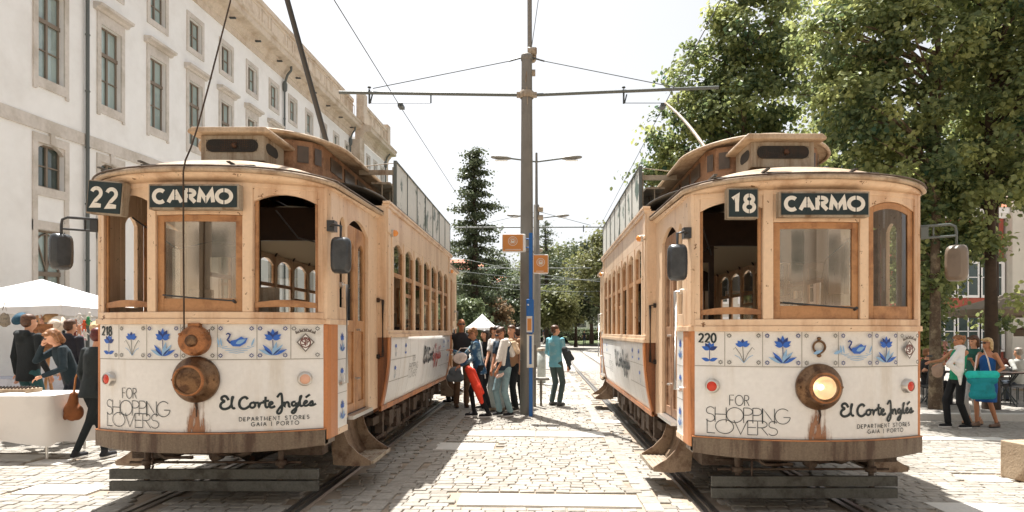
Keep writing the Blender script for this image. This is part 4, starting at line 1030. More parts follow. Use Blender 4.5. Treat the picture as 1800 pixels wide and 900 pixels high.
# rails: grooved, running on down the street and bending left far away
def rail_path(x):
    pts = [(x, -3), (x, 10), (x, 30), (x + .35, 50)]
    cx, cy, r = x + .5 - 26, 56, 26
    for a in range(0, 60, 6): pts.append((cx + r * math.cos(R(a)), cy + r * math.sin(R(a))))
    return pts
for c in TRACKS:
    for s in (-1, 1):
        b = MB(); P = rail_path(c + s * .7175)
        prof = [(-.085, -.02), (-.085, .000), (-.035, .003), (-.032, -.02), (.005, -.02), (.008, .004), (.06, .004), (.075, -.02)]
        vs = []
        for i, (x, y) in enumerate(P):
            q = P[min(i + 1, len(P) - 1)]; p = P[max(i - 1, 0)]; d = Vector((q[0] - p[0], q[1] - p[1])).normalized(); nx, ny = d.y, -d.x
            for k, z in prof:
                vs.append((x + nx * k * s, y + ny * k * s, gz(x) + z + (.008 if y > 26 else 0)))
        n = len(prof); b.add(vs, [(i * n + k, i * n + k + 1, (i + 1) * n + k + 1, (i + 1) * n + k) for i in range(len(P) - 1) for k in range(n - 1)])
        b.build('tram_rail', M['rail'], kind='structure')
b = MB()
for c in TRACKS:
    for s in (-1, 1):
        x = c + s * 1.0; b.quad((x - .2, 27, gz(x) + .004), (x + .2, 27, gz(x) + .004), (x + .55, 52, gz(x) + .004), (x + .15, 52, gz(x) + .004))
b.build('pale_track_border', M['slab'], kind='structure', fixn=False)
# lawn, hedges and kerb far down the street
b = MB()
for x0, x1, y0, y1 in ((3.6, 70, 76, 96), (-70, -6.0, 62, 96)): b.quad((x0, y0, .02), (x1, y0, .02), (x1, y1, .78), (x0, y1, .78))
b.quad((-90, 96, .78), (90, 96, .78), (90, 240, 1.2), (-90, 240, 1.2))
b.build('lawn', M['grass'], kind='structure', fixn=False)
# raised terrace with its kerb under the trees on the right
b = MB()
TX0, TY0 = 6.9, 12.15
b.add([(TX0, TY0, gz(TX0) - .02), (40, TY0, gz(40) - .02), (40, TY0, gz(40) + .12), (TX0, TY0, gz(TX0) + .12), (TX0, TY0 + .22, gz(TX0) + .12), (40, TY0 + .22, gz(40) + .12)], [(0, 1, 2, 3), (3, 2, 5, 4)])
b.build('kerb', M['slab'], kind='structure')
b = MB(); b.quad((TX0, TY0 + .22, gz(TX0) + .118), (40, TY0 + .22, gz(40) + .118), (40, 33, gz(40) + .118), (TX0, 33, gz(TX0) + .118)); b.build('terrace_paving', M['far_setts'], kind='structure', fixn=False)

# ------------------------------------------------------------ the long white building on the left
def shz(h, y): return h + .0482 * y
class BMB(MB):
    def build(s, *a, **k):
        s.v = [(p[0], p[1], shz(p[2], p[1])) for p in s.v]; return super().build(*a, **k)
BX = -17.0
wb = empty('white_building', (BX, 40, 0), 0, 'long white plastered building with stone window surrounds and heavy tan cornice', 'building')
def wpart(b, name, m, parent=None, **k):
    o = b.build(name, m, None, **k)
    # geometry is in world coordinates: hang it under the empty without moving it
    p = parent or wb; o.parent = p
    o.matrix_parent_inverse = Matrix.Translation((-BX, -40, 0))if p is wb else Matrix.Identity(4)
    return o
def wall_with_holes(b, X, ya, yb, ha, hb, holes, depth=.3, inward=-1):
    ys = sorted({ya, yb} | {h[0] for h in holes} | {h[1] for h in holes}); hs = sorted({ha, hb} | {h[2] for h in holes} | {h[3] for h in holes})
    for i in range(len(ys) - 1):
        for j in range(len(hs) - 1):
            ym = (ys[i] + ys[i + 1]) / 2; hm = (hs[j] + hs[j + 1]) / 2
            if any(h[0] < ym < h[1] and h[2] < hm < h[3] for h in holes): continue
            b.quad((X, ys[i], hs[j]), (X, ys[i + 1], hs[j]), (X, ys[i + 1], hs[j + 1]), (X, ys[i], hs[j + 1]))
    for y0, y1, h0, h1 in holes:
        Xi = X + inward * depth
        b.quad((X, y0, h0), (Xi, y0, h0), (Xi, y0, h1), (X, y0, h1)); b.quad((X, y1, h0), (X, y1, h1), (Xi, y1, h1), (Xi, y1, h0))
        b.quad((X, y0, h1), (Xi, y0, h1), (Xi, y1, h1), (X, y1, h1)); b.quad((X, y0, h0), (X, y1, h0), (Xi, y1, h0), (Xi, y0, h0))
yk = lambda k: 21.7 + 3.02 * k
holes = []; wins = []
for k in range(-1, 12):
    y = yk(k)
    holes.append((y - .585, y + .585, 9.22, 12.32)); wins.append((y, .585, 9.22, 12.32, 'big'))
    holes.append((y - .56, y + .56, 13.92, 15.36)); wins.append((y, .56, 13.92, 15.36, 'small'))
for k in range(-1, 9):
    y = yk(k); holes.append((y - .60, y + .60, 5.50, 7.0)); wins.append((y, .60, 5.50, 7.0, 'arch'))
    holes.append((y - .60, y + .60, 0.4, 4.05)); wins.append((y, .60, 0.4, 4.05, 'door'))
b = BMB(); wall_with_holes(b, BX, 12, 55.8, -3, 16.3, holes)
b.quad((BX, 12, -3), (BX - 12, 12, -3), (BX - 12, 12, 20), (BX, 12, 20))
wpart(b, 'wall', M['plaster'], fixn=False)
PX = -16.2
ph = []
for k in range(3):
    y = 58.6 + k * 2.55; ph.append((y - .5, y + .5, 13.6, 15.1)); wins.append((y, .5, 13.6, 15.1, 'end'))
    ph.append((y - .5, y + .5, 9.2, 12.2)); wins.append((y, .5, 9.2, 12.2, 'end'))
b = BMB(); wall_with_holes(b, PX, 57.2, 65.2, -3, 16.0, ph); b.quad((PX, 66, -3), (PX - 12, 66, -3), (PX - 12, 66, 19), (PX, 66, 19))
wpart(b, 'end_wall', M['plaster'], fixn=False)
b = BMB()
b.box(PX - .8, PX + .02, 55.8, 57.2, -3, 16.1); b.box(PX - .8, PX + .04, 65.2, 66.2, -3, 16.1)
for k in range(40): b.box(PX + .02, PX + .05, 55.78, 57.22, -2.9 + k * .48, -2.9 + k * .48 + .44)
wpart(b, 'pilaster', M['granite_tan'])
# string course, cornice, parapet
b = BMB(); b.box(BX, BX + .06, 12, 55.8, 7.40, 7.84)
wpart(b, 'string_course', M['granite'])
def cornice(name, X, ya, yb, h0):
    b = BMB(); pr = [(0, 0), (.06, 0), (.08, .3), (.14, .34), (.16, .44), (.34, .62), (.38, .74), (.86, .80), (.90, .86), (.90, 1.12), (.98, 1.18), (1.0, 1.32), (.2, 1.42), (.2, 1.42)]
    vs = [(X + x, y, h0 + h) for y in (ya, yb) for x, h in pr]; n = len(pr)
    b.add(vs, [(i, i + 1, n + i + 1, n + i) for i in range(n - 1)]); b.add([(X - .5, ya, h0)] + vs[:n] + [(X - .5, ya, h0 + 1.42)], [tuple(range(n + 2))]); b.add([(X - .5, yb, h0)] + vs[n:] + [(X - .5, yb, h0 + 1.42)], [tuple(range(n + 2))])
    wpart(b, name, M['granite_tan'], fixn=False)
    b = BMB(); hp = h0 + 1.42
    b.box(X - .3, X + .2, ya, yb, hp, hp + .25); b.box(X - .3, X + .12, ya, yb, hp + .25, hp + 1.75); b.box(X - .34, X + .2, ya, yb, hp + 1.75, hp + 2.05)
    y = ya + .5; i = 0
    while y < yb - 1.4:
        wdt = 2.2 if i % 2 == 0 else .9
        for q in ((y, y + .06, hp + .45, hp + 1.55), (y + wdt - .06, y + wdt, hp + .45, hp + 1.55)): b.box(X + .12, X + .16, *q)
        for q in ((hp + .40, hp + .46), (hp + 1.5, hp + 1.56)): b.box(X + .12, X + .165, y, y + wdt, *q)
        y += wdt + .35; i += 1
    wpart(b, 'parapet', M['granite_tan'])
cornice('cornice', BX, 12, 56.2, 16.3); cornice('cornice', PX, 56.2, 66.2, 16.1)
b = BMB(); b.box(PX - .3, PX + .35, 55.9, 57.1, 17.6, 20.3); b.box(PX - .3, PX + .3, 65.0, 66.1, 17.5, 20.0); wpart(b, 'parapet_pedestal', M['granite_tan'])
for k in range(14):
    b = BMB(); y = 14 + k * 3.02 + 1.4; b.box(BX + .3, BX + .62, y, y + .12, 16.78, 16.86)
    wpart(b, 'lamp_bracket', M['wire'])
for y, h0, X in ((23.3, -2, BX), (41.2, -2, BX), (55.4, -2, BX), (64.7, -2, PX)):
    b = BMB()
    top = 17.0
    b.tube([(X + .12, y, h0), (X + .12, y, 15.6 if y > 30 else 20)], .065, 8)
    if y > 30: b.lathe([(.07, 0), (.14, .1), (.16, .5), (.09, .7)], (X + .14, y, 15.4), 'z', 10); b.tube([(X + .14, y, 16.0), (X + .3, y, 16.5), (X + .55, y, 16.8), (X + .55, y, 17.1)], .08, 8)
    for k in range(8): b.lathe([(.08, 0), (.09, .03), (.08, .06)], (X + .12, y, 1 + k * 2.1), 'z', 8)
    wpart(b, 'downpipe', M['pipe'])
for y, hw, h0, h1, kd in wins:
    X = PX if kd == 'end' else BX
    tall = (h1 - h0) > 2.5
    f = BMB(); Xi = X - .16
    e = .075
    f.box(Xi - .06, Xi, y - hw, y - hw + e, h0, h1); f.box(Xi - .06, Xi, y + hw - e, y + hw, h0, h1); f.box(Xi - .06, Xi, y - hw + e, y + hw - e, h0, h0 + e); f.box(Xi - .06, Xi, y - hw + e, y + hw - e, h1 - e, h1)
    f.box(Xi - .05, Xi + .02, y - .045, y + .045, h0 + e, h1 - e)
    if kd in ('big',) or (kd == 'end' and tall): hm = h0 + (h1 - h0) * .655; f.box(Xi - .05, Xi + .04, y - hw, y + hw, hm - .07, hm + .07); f.box(Xi - .05, Xi + .01, y - hw, y + hw, h0 + (h1 - h0) * .33 - .02, h0 + (h1 - h0) * .33 + .02)
    elif kd == 'door':
        hm = 2.55; f.box(Xi - .05, Xi + .04, y - hw, y + hw, hm - .08, hm + .08); f.tube([(Xi, y + .45 * math.cos(R(a)), hm + .95 + .42 * math.sin(R(a))) for a in range(-20, 201, 20)], .03, 6)
        for sg in (-1, 1): f.tube([(Xi, y, hm + .1), (Xi, y + sg * .5, h1 - .15)], .03, 6); f.box(Xi - .05, Xi + .01, y + sg * .3 - .25, y + sg * .3 + .25, 1.55, 1.62)
    else: hm = (h0 + h1) / 2; f.box(Xi - .05, Xi + .01, y - hw, y + hw, hm - .022, hm + .022)
    wo = wpart(f, 'window', M['win_frame'])
    g = BMB(); g.quad((Xi - .04, y - hw, h0), (Xi - .04, y + hw, h0), (Xi - .04, y + hw, h1), (Xi - .04, y - hw, h1))
    wpart(g, 'pane', M['win_glass_dark'] if kd == 'arch' else M['win_glass'], wo, fixn=False)
    s_ = BMB(); t = .20; p = .05
    fb = {'big': .34, 'small': .26, 'arch': .3, 'door': .1, 'end': .25}[kd]; ft = {'big': .42, 'small': .24, 'arch': .30, 'door': .3, 'end': .25}[kd]
    s_.box(X, X + p, y - hw - t, y - hw, h0 - fb, h1 + ft); s_.box(X, X + p, y + hw, y + hw + t, h0 - fb, h1 + ft)
    s_.box(X, X + p, y - hw, y + hw, h0 - fb, h0); s_.box(X, X + p, y - hw, y + hw, h1, h1 + ft)
    if kd == 'big':
        s_.box(X, X + p + .01, y - hw - t, y - hw - t + .14, h0 - fb - .1, h0 - fb); s_.box(X, X + p + .01, y + hw + t - .14, y + hw + t, h0 - fb - .1, h0 - fb)
        s_.extrude([(X + a, y - hw - t - .18, h1 + ft + c) for a, c in ((0, 0), (.12, .02), (.16, .1), (.32, .14), (.34, .24), (0, .28))], (0, 2 * (hw + t + .18), 0))
    if kd == 'arch':
        s_.box(X, X + .04, y - hw - t, y - hw, 4.0, 5.2); s_.box(X, X + .04, y + hw, y + hw + t, 4.0, 5.2); s_.box(X, X + .09, y - .09, y + .09, h1 + .02, h1 + .40)
        # low arch fillets in the head of the opening
        for sg in (-1, 1): s_.extrude([(X + .0, y + sg * hw, h1 + .001), (X + .0, y + sg * hw, h1 - .26), (X + .0, y + sg * hw * .8, h1 - .13), (X + .0, y + sg * hw * .45, h1 - .03), (X + .0, y + sg * .1, h1 + .001)], (-.15, 0, 0))
    wpart(s_, 'stone_surround', M['granite'], wo)

# ------------------------------------------------------------ facades on the right, behind the trees
M['brick'] = mat('red_tiles', srgb(172, 92, 74), .7, col2=srgb(150, 72, 58), scale=1.2, fine=.15)
def facade(label, x0, x1, y, h, m, cols, rows, wm='white', roof=True, thick=9.0, wsz=(.55, .9), brick=False, bars=False, back=False):
    e = empty('town_house', ((x0 + x1) / 2, y, 0), 0, label, 'house'); cx = (x0 + x1) / 2
    if back: e.rotation_euler = (0, 0, PI)
    def P(b, name, m, parent=None):
        b.v = [(p[0] - cx, p[1] - y, p[2]) for p in b.v]; return b.build(name, M[m], parent or e)
    b = MB(); b.box(x0, x1, y, y + thick, -.4, h); P(b, 'wall', m)
    if brick:
        b = MB()
        for k in range(int(h / .22)): b.box(x0, x1, y - .008, y, k * .22, k * .22 + .19)
        P(b, 'cladding', m)
    b = MB(); b.box(x0 - .1, x1 + .1, y - .35, y + .1, h - .25, h + .1); b.box(x0 - .05, x1 + .05, y - .2, y + .1, h - .5, h - .25); P(b, 'eaves', 'white')
    if roof: b = MB(); b.add([(x0 - .2, y - .4, h + .1), (x1 + .2, y - .4, h + .1), (x1 + .2, y + thick / 2, h + 2.2), (x0 - .2, y + thick / 2, h + 2.2), (x1 + .2, y + thick, h + .1), (x0 - .2, y + thick, h + .1)], [(0, 1, 2, 3), (3, 2, 4, 5), (1, 4, 2), (0, 3, 5)]); P(b, 'roof', 'terracotta')
    for i in range(cols):
        for j in range(rows):
            wx = x0 + (x1 - x0) * (i + .5) / cols; wz = 1.5 + j * 3.1 if rows > 1 else 1.5
            a, c = wsz; 
            b = MB(); b.box(wx - a - .18, wx + a + .18, y - .06, y - .012, wz - c - .15, wz - c); b.box(wx - a - .18, wx + a + .18, y - .06, y - .012, wz + c, wz + c + .25)
            b.box(wx - a - .18, wx - a, y - .06, y - .012, wz - c, wz + c); b.box(wx + a, wx + a + .18, y - .06, y - .012, wz - c, wz + c); b.box(wx - .03, wx + .03, y - .05, y - .012, wz - c, wz + c); b.box(wx - a, wx + a, y - .05, y - .012, wz + .1, wz + .15)
            o = P(b, 'window', wm)
            g = MB(); g.quad((wx - a, y - .011, wz - c), (wx + a, y - .011, wz - c), (wx + a, y - .011, wz + c), (wx - a, y - .011, wz + c)); P(g, 'pane', 'win_glass_dark', o)
            if bars and j > 0:
                g = MB(); g.box(wx - a - .4, wx + a + .4, y - .8, y, wz - c - .12, wz - c - .02)
                for k in range(12): g.tube([(wx - a - .38 + k * (2 * a + .76) / 11, y - .78, wz - c), (wx - a - .38 + k * (2 * a + .76) / 11, y - .78, wz - c + .95)], .012, 4)
                g.box(wx - a - .4, wx + a + .4, y - .8, y - .76, wz - c + .95, wz - c + 1.0); P(g, 'balcony', 'wire')
    return e
M['terracotta'] = mat('roof_tiles', srgb(176, 104, 76), .8, var=.3, scale=4)
M['cream_wall'] = mat('cream_render', (.62, .58, .5), .9, var=.1, scale=.8)
M['tan_wall'] = mat('tan_render', (.45, .40, .34), .9, var=.2, scale=.8)
M['brown_wall'] = mat('brown_render', (.27, .22, .17), .9, var=.3, scale=.8)
M['grey_wall'] = mat('grey_render', (.5, .48, .44), .9, var=.15, scale=.8)
facade('red tiled town house with white window frames seen between two tree trunks', 22.5, 26.6, 36, 8.6, 'brick', 3, 2, brick=True)
facade('tall cream house with iron balconies at the right edge', 26.75, 42, 35.5, 13.5, 'cream_wall', 4, 3, bars=True, roof=False)
facade('pale town house glimpsed below the leafy trees behind tram 220', 9.5, 19.6, 44, 8.0, 'cream_wall', 5, 2)
facade('long pale building beyond the park trees at the end of the street', -30, 8, 150, 13, 'grey_wall', 12, 3, wsz=(.8, 1.1))
facade('pale building with red roof far behind the park trees', 10, 40, 140, 9, 'cream_wall', 9, 2, wsz=(.7, 1.0))
facade('small ochre house with terracotta roof beside the tall cedar', -14.5, -9.0, 96, 11, 'cream_wall', 2, 3)
for i, (x0, x1, yy, hh, mm, lab) in enumerate(((-22, -12.3, -12, 12, 'cream_wall', 'pale house behind the viewer at the far left'), (-12, -4.4, -13.5, 13, 'tan_wall', 'tan house behind the viewer with four windows a floor'), (-4.2, 2.6, -12.5, 11, 'brown_wall', 'brown house directly behind the viewer'),
        (2.8, 9.4, -13.2, 13, 'tan_wall', 'broad tan house behind the viewer right of the brown house'), (9.6, 17, -12, 12, 'brown_wall', 'wide brown house behind the viewer farther right'), (17.2, 26, -13, 12, 'cream_wall', 'pale house behind the viewer at the far right'), (26.3, 48, -8, 12, 'brown_wall', 'very wide brown house behind the viewer beyond the pale one'), (-44, -22.4, -8, 12, 'brown_wall', 'very wide brown house behind the viewer at the left end'))):
    facade(lab, x0, x1, yy, hh, mm, 4, 3, back=True, wsz=(.5, .85))  # unseen street row behind the camera, placed for pane reflections and bounced light
# ------------------------------------------------------------ trees
def leaves_mesh(name, centers, nrm_bias, size, m, parent, rg, droop=.3, kind=None, needle=False, tones=None):
    n = len(centers)
    nrm = rg.normal(size=(n, 3)) * .75 + nrm_bias; nrm /= np.linalg.norm(nrm, axis=1, keepdims=True) + 1e-9
    t = rg.normal(size=(n, 3)); t[:, 2] -= droop; t -= nrm * (t * nrm).sum(1, keepdims=True); t /= np.linalg.norm(t, axis=1, keepdims=True) + 1e-9
    s = np.cross(nrm, t); sz = size * rg.uniform(.65, 1.25, size=(n, 1))
    L = sz; W = sz * (.2 if needle else .40); fold = nrm * sz * .10
    c = centers
    v = np.stack([c - t * L * .5, c - t * L * .18 + s * W + fold, c + t * L * .22 + s * W * .85 + fold, c + t * L * .55, c + t * L * .22 - s * W * .85 + fold, c - t * L * .18 - s * W + fold], 1).reshape(-1, 3)
    f = (np.array([[0, 1, 2, 3], [0, 3, 4, 5]])[None] + (np.arange(n) * 6)[:, None, None]).reshape(-1, 4)
    tone = rg.beta(1.6, 1.8, size=n)
    if tones is not None: tone = tones * .62 + tone * .38
    tone = np.repeat(np.clip(tone, 0, 1), 6)
    o = np_mesh(name, v, f, m, tone, parent=parent, kind=kind)
    return o
def tree(name, label, x, y, z0, trunk_h, trunk_r, blobs, nclump, nleaf, lsize, leafm, barkm, seed, group=None, spread=.42, lean=(0, 0), cat='tree', flat=.6, cap=90):
    rg = np.random.default_rng(seed); rd = random.Random(seed)
    e = empty(name, (x, y, z0), 0, label, cat, group)
    # blobs: list of (dx, dy, z, rx, ry, rz) local
    vol = np.array([b[3] * b[4] * b[5] for b in blobs]); pr = vol ** .8 / (vol ** .8).sum()
    C = []; NB = []
    for i in range(nclump):
        bl = blobs[rg.choice(len(blobs), p=pr)]
        d = rg.normal(size=3); d /= np.linalg.norm(d); r = rg.uniform(.35, 1.0) ** .5
        wob = 1 + .22 * math.sin(3 * d[0] + seed) * math.cos(4 * d[2] + 2 * d[1] + seed)
        C.append([bl[0] + d[0] * bl[3] * r * wob, bl[1] + d[1] * bl[4] * r * wob, bl[2] + d[2] * bl[5] * r * wob]); NB.append(d)
    C = np.array(C); NB = np.array(NB)
    # trunk and limbs
    b = MB(); top = max(bl[2] + bl[5] * .7 for bl in blobs)
    tp = []; k = 9
    for i in range(k + 1):
        t = i / k; zz = top * t; tp.append(Vector((lean[0] * t + .10 * math.sin(t * 5 + seed) * t, lean[1] * t + .1 * math.cos(t * 4 + seed) * t, zz)))
    tr = [trunk_r * (1.25 if i == 0 else 1) * (1 - .86 * (i / k) ** 1.1) for i in range(k + 1)]
    b.tube(tp, tr, 9)
    b.build('trunk', M[barkm], e)
    b = MB()
    def tpos(z):
        t = max(0, min(.999, z / top)) * k; i = int(t); return tp[i].lerp(tp[i + 1], t - i)
    order = list(range(len(C))); rd.shuffle(order)
    for i in order[:min(len(C), cap)]:
        c = Vector(C[i]); z0_ = max(trunk_h * .9, c.z - rd.uniform(.25, .6) * math.hypot(c.x, c.y) - .2)
        if z0_ > top: z0_ = top * .95
        s = tpos(z0_); mid = s.lerp(c, .5) + Vector((rd.uniform(-.15, .15), rd.uniform(-.15, .15), rd.uniform(0, .3)))
        r0 = min(trunk_r * .38, .02 + .012 * (c - s).length); b.tube([s, mid, c], [r0, r0 * .6, r0 * .22], 5, caps=False)
    b.build('branches', M[barkm], e)
    # leaves
    per = np.maximum(4, rg.poisson(nleaf / nclump, size=len(C)))
    cc = np.repeat(C, per, axis=0); nb = np.repeat(NB, per, axis=0); n = len(cc)
    rr = np.repeat(rg.uniform(.6, 1.35, size=len(C)), per)[:, None]
    off = rg.normal(size=(n, 3)) * spread * rr * np.array([1, 1, flat])
    P = cc + off
    bias = nb * .5 + np.array([0, 0, .75]) + off / (spread + 1e-6) * .25
    leaves_mesh('crown', P, bias, lsize, M[leafm], e, rg, tones=np.repeat(rg.beta(.9, 1.1, size=len(C)), per))  # tones by clump put lit and shaded foliage into the leaf colour
    return e
# big lindens on the right
LG = 'lindens on the terrace'
tree('linden_tree', 'leafy linden rising behind the roof of tram 220, nearest the street', 5.95, 18.2, -.1, 5.0, .15,
     [(0, 0, 6.2, 2.2, 1.8, .9), (-.1, 0, 8.2, 1.75, 1.6, 1.3), (.05, 0, 10.2, 1.25, 1.2, 1.5), (.1, 0, 12.4, 1.0, 1.0, 1.4), (-2.2, -.3, 7.5, 1.05, .9, .65), (-1.8, 0, 6.2, 1.3, 1.0, .8), (-1.4, 0, 9.0, .9, .8, .9)], 380, 34000, .125, 'leaf', 'bark', 21, LG, spread=.21, cap=60)
tree('linden_tree', 'tall linden with a pale mottled trunk beside the mirror of tram 220', 8.2, 13.0, .0, 3.4, .12,
     [(-1.2, 0, 6.1, 1.35, 1.4, .9), (-1.5, .3, 7.7, 1.1, 1.2, 1.0), (-.3, 0, 7.3, 1.2, 1.2, 1.2), (-.6, 0, 5.0, 1.2, 1.1, .7), (.2, .2, 4.1, .75, .9, .6), (-.5, 0, 9.6, 1.6, 1.4, 1.3), (.35, .1, 3.1, .35, .5, .45), (-.1, .3, 2.7, .42, .5, .8), (.1, .5, 3.7, .6, .6, .5)], 330, 32000, .105, 'leaf', 'bark', 5, LG, spread=.18, cap=60)
tree('linden_tree', 'dark trunked linden at the right, nearest the seated cafe guests', 9.35, 13.0, .0, 3.2, .14,
     [(.3, 0, 6.4, 1.0, 1.3, 1.3), (.9, -.2, 4.8, .8, 1.0, .7), (.3, 0, 8.9, 1.2, 1.4, 1.5), (1.2, 0, 7.4, 1.0, 1.2, 1.2), (-.35, .3, 4.7, .8, .9, .8), (-.2, 0, 3.5, .35, .5, .35), (.45, -.3, 2.35, .3, .3, .22), (.3, .2, 1.9, .25, .3, .2)], 270, 25000, .105, 'leaf', 'bark_dark', 9, LG, spread=.18, cap=60)
tree('linden_tree', 'bushy linden with low sunlit branches set back behind tram 220', 9.3, 20.5, -.1, 4.2, .17,
     [(-1.6, 0, 6.6, 1.9, 1.8, 1.3), (.6, 0, 8.3, 2.2, 2.0, 1.6), (.2, 0, 11.4, 1.9, 1.8, 1.7), (1.8, 0, 6.0, 1.9, 1.8, 1.0)], 180, 15000, .14, 'leaf', 'bark', 31, LG, spread=.24, cap=60)
tree('linden_tree', 'linden with a wide crown filling the upper right corner', 13.0, 18.0, -.1, 4.2, .18,
     [(-.6, 0, 7.0, 2.0, 1.8, 1.5), (.8, 0, 9.4, 2.0, 1.8, 1.8), (-.6, 0, 12.2, 1.7, 1.7, 1.3)], 130, 11000, .14, 'leaf', 'bark_dark', 37, LG, spread=.24, cap=60)
tree('young_tree', 'low bushy tree below the lindens just right of tram 220', 10.4, 16.6, -.1, 1.2, .08,
     [(-.3, 0, 2.6, .6, .8, 1.0), (-.35, 0, 3.8, .8, .8, .8), (.5, 0, 3.9, .7, .7, .5), (-.5, 0, 1.4, .5, .5, .5)], 150, 9500, .12, 'leaf', 'bark', 41, None, spread=.22, cap=30)
# conifer beyond the left tram
def conifer(label, x, y, H, r, seed, n=46, nleaf=9000, leafm='leaf_dark', base=.12, group=None):
    rg = np.random.default_rng(seed); e = empty('cedar_tree', (x, y, 0), 0, label, 'tree', group)
    b = MB(); b.tube([(0, 0, 0), (.1, 0, H * .5), (0, 0, H * .98)], [H * .025, H * .015, .05], 8); b.build('trunk', M['bark_dark'], e)
    b = MB(); C = []
    for i in range(n):
        t = base + (1 - base) * (i / n) ** .9; a = i * 2.4 + rg.uniform(-.4, .4); rad = r * (1 - t) ** .75 * rg.uniform(.35, 1.2) + .2
        p = (rad * math.cos(a), rad * math.sin(a), H * t - rad * .12)
        b.tube([(0, 0, H * t), (p[0] * .5, p[1] * .5, H * t + .1), p], [.09, .06, .03], 5)
        m = 3 + int(rad * 1.6)
        for k in range(m):
            q = (k + 1) / m; C.append((p[0] * q, p[1] * q, H * t - rad * .12 * q, .35 + .3 * rad / r * q))
    b.build('branches', M['bark_dark'], e)
    C = np.array(C); per = nleaf // len(C); cc = np.repeat(C[:, :3], per, 0); s = np.repeat(C[:, 3], per)[:, None]
    off = rg.normal(size=cc.shape) * s * np.array([1, 1, .42]) 
    leaves_mesh('crown', cc + off, np.array([0, 0, .9]) + off * .4, H * .012, M[leafm], e, rg, droop=.6)
    return e
conifer('tall dark cedar with tiered gappy branches behind the left tram', -6.2, 58, 18.6, 4.6, 2, 40, 17000)
conifer('spiky dark araucaria top poking out behind the steel pole', .6, 82, 16.2, 4.5, 8, 30, 5000)
# park trees: (u, Y, H, R, mat, label)
PK = [
 (760, 66, 9, 4.0, 'leaf_mid', 'green park tree half hidden by the end of the left tram'),
 (815, 50, 4.2, 2.0, 'leaf_mid', 'dark bushy tree behind the heads of the queue'),
 (872, 84, 11.5, 4.2, 'leaf_mid', 'rounded dusty green tree left of the steel pole'),
 (905, 70, 7.5, 3.6, 'leaf_dark', 'low dark tree close left of the steel pole'),
 (862, 62, 5.0, 2.0, 'leaf_pink', 'small reddish brown tree above the white tent'),
 (962, 92, 15, 5.0, 'leaf_pale', 'tall pale tree just right of the second pole'),
 (1000, 96, 15.8, 5.5, 'leaf_mid', 'broad green tree between the two trams, tallest of its row'),
 (1040, 78, 14.2, 5.0, 'leaf_dark', 'dark tree leaning over the street near tram 220'),
 (1062, 56, 11.0, 3.6, 'leaf_pale', 'sunlit pale tree touching the rear of tram 220'),
 (975, 60, 6.0, 2.6, 'leaf_pale', 'small pale tree behind the man in the blue shirt'),
 (1012, 64, 8.0, 3.0, 'leaf_dark', 'dark narrow trunked tree behind the hedge'),
 (1125, 70, 13.5, 4.6, 'leaf_mid', 'park tree seen over the body of tram 220'),
 (700, 75, 8, 4.5, 'leaf_dark', 'dark tree hidden low behind the left tram'),
 (930, 110, 14, 6, 'leaf_mid', 'distant tree straight behind the steel pole')]
for i, (u, Y, H, r, lm, lab) in enumerate(PK):
    tree('park_tree', lab, XY(u, Y), Y, 0, H * .25, .012 * H + .08, [(0, 0, H * .66, r * .85, r * .8, H * .24), (r * .35, 0, H * .48, r * .6, r * .6, H * .14), (-r * .4, 0, H * .52, r * .55, r * .55, H * .14), (r * .1, 0, H * .86, r * .5, r * .5, H * .11)],
         60, 7000, .16 + .0022 * Y, lm, 'bark_dark', 60 + i, 'park trees', spread=.045 * H + .12, flat=.7)
# clipped hedges: shells of leaf sized faces over a dark core
def hedge(label, x0, x1, y0, y1, h, seed):
    rg = np.random.default_rng(seed); e = empty('hedge', ((x0 + x1) / 2, (y0 + y1) / 2, 0), 0, label, 'hedge', 'clipped hedges')
    lx, ly = (x1 - x0) / 2, (y1 - y0) / 2
    b = MB(); b.box(-lx + .1, lx - .1, -ly + .1, ly - .1, 0, h - .1); b.build('stems', M['bark_dark'], e)
    n = int(4200 * (lx + ly) / 8); P = rg.uniform(-1, 1, size=(n, 3)) * np.array([lx, ly, h / 2]) + np.array([0, 0, h / 2])
    f = rg.integers(0, 3, n); top = f == 0; P[top, 2] = h + rg.normal(size=top.sum()) * .05; fr = f == 1; P[fr, 1] = -ly + rg.normal(size=fr.sum()) * .05
    leaves_mesh('foliage', P, np.array([0, -.3, .8]), .16, M['leaf_mid'], e, rg)
for i, (u0, u1, Y, h, lab) in enumerate(((1000, 1062, 86, 1.0, 'low clipped hedge on the lawn nearest the tracks'), (940, 1064, 108, 1.5, 'long taller hedge across the park behind the walkers'), (955, 990, 92, .8, 'short hedge left of the distant woman in black'), (770, 912, 80, 1.3, 'hedge behind the small white tent'))):
    x0, x1 = XY(u0, Y), XY(u1, Y); hedge(lab, x0, x1, Y, Y + 1.4, h + .5, 80 + i)
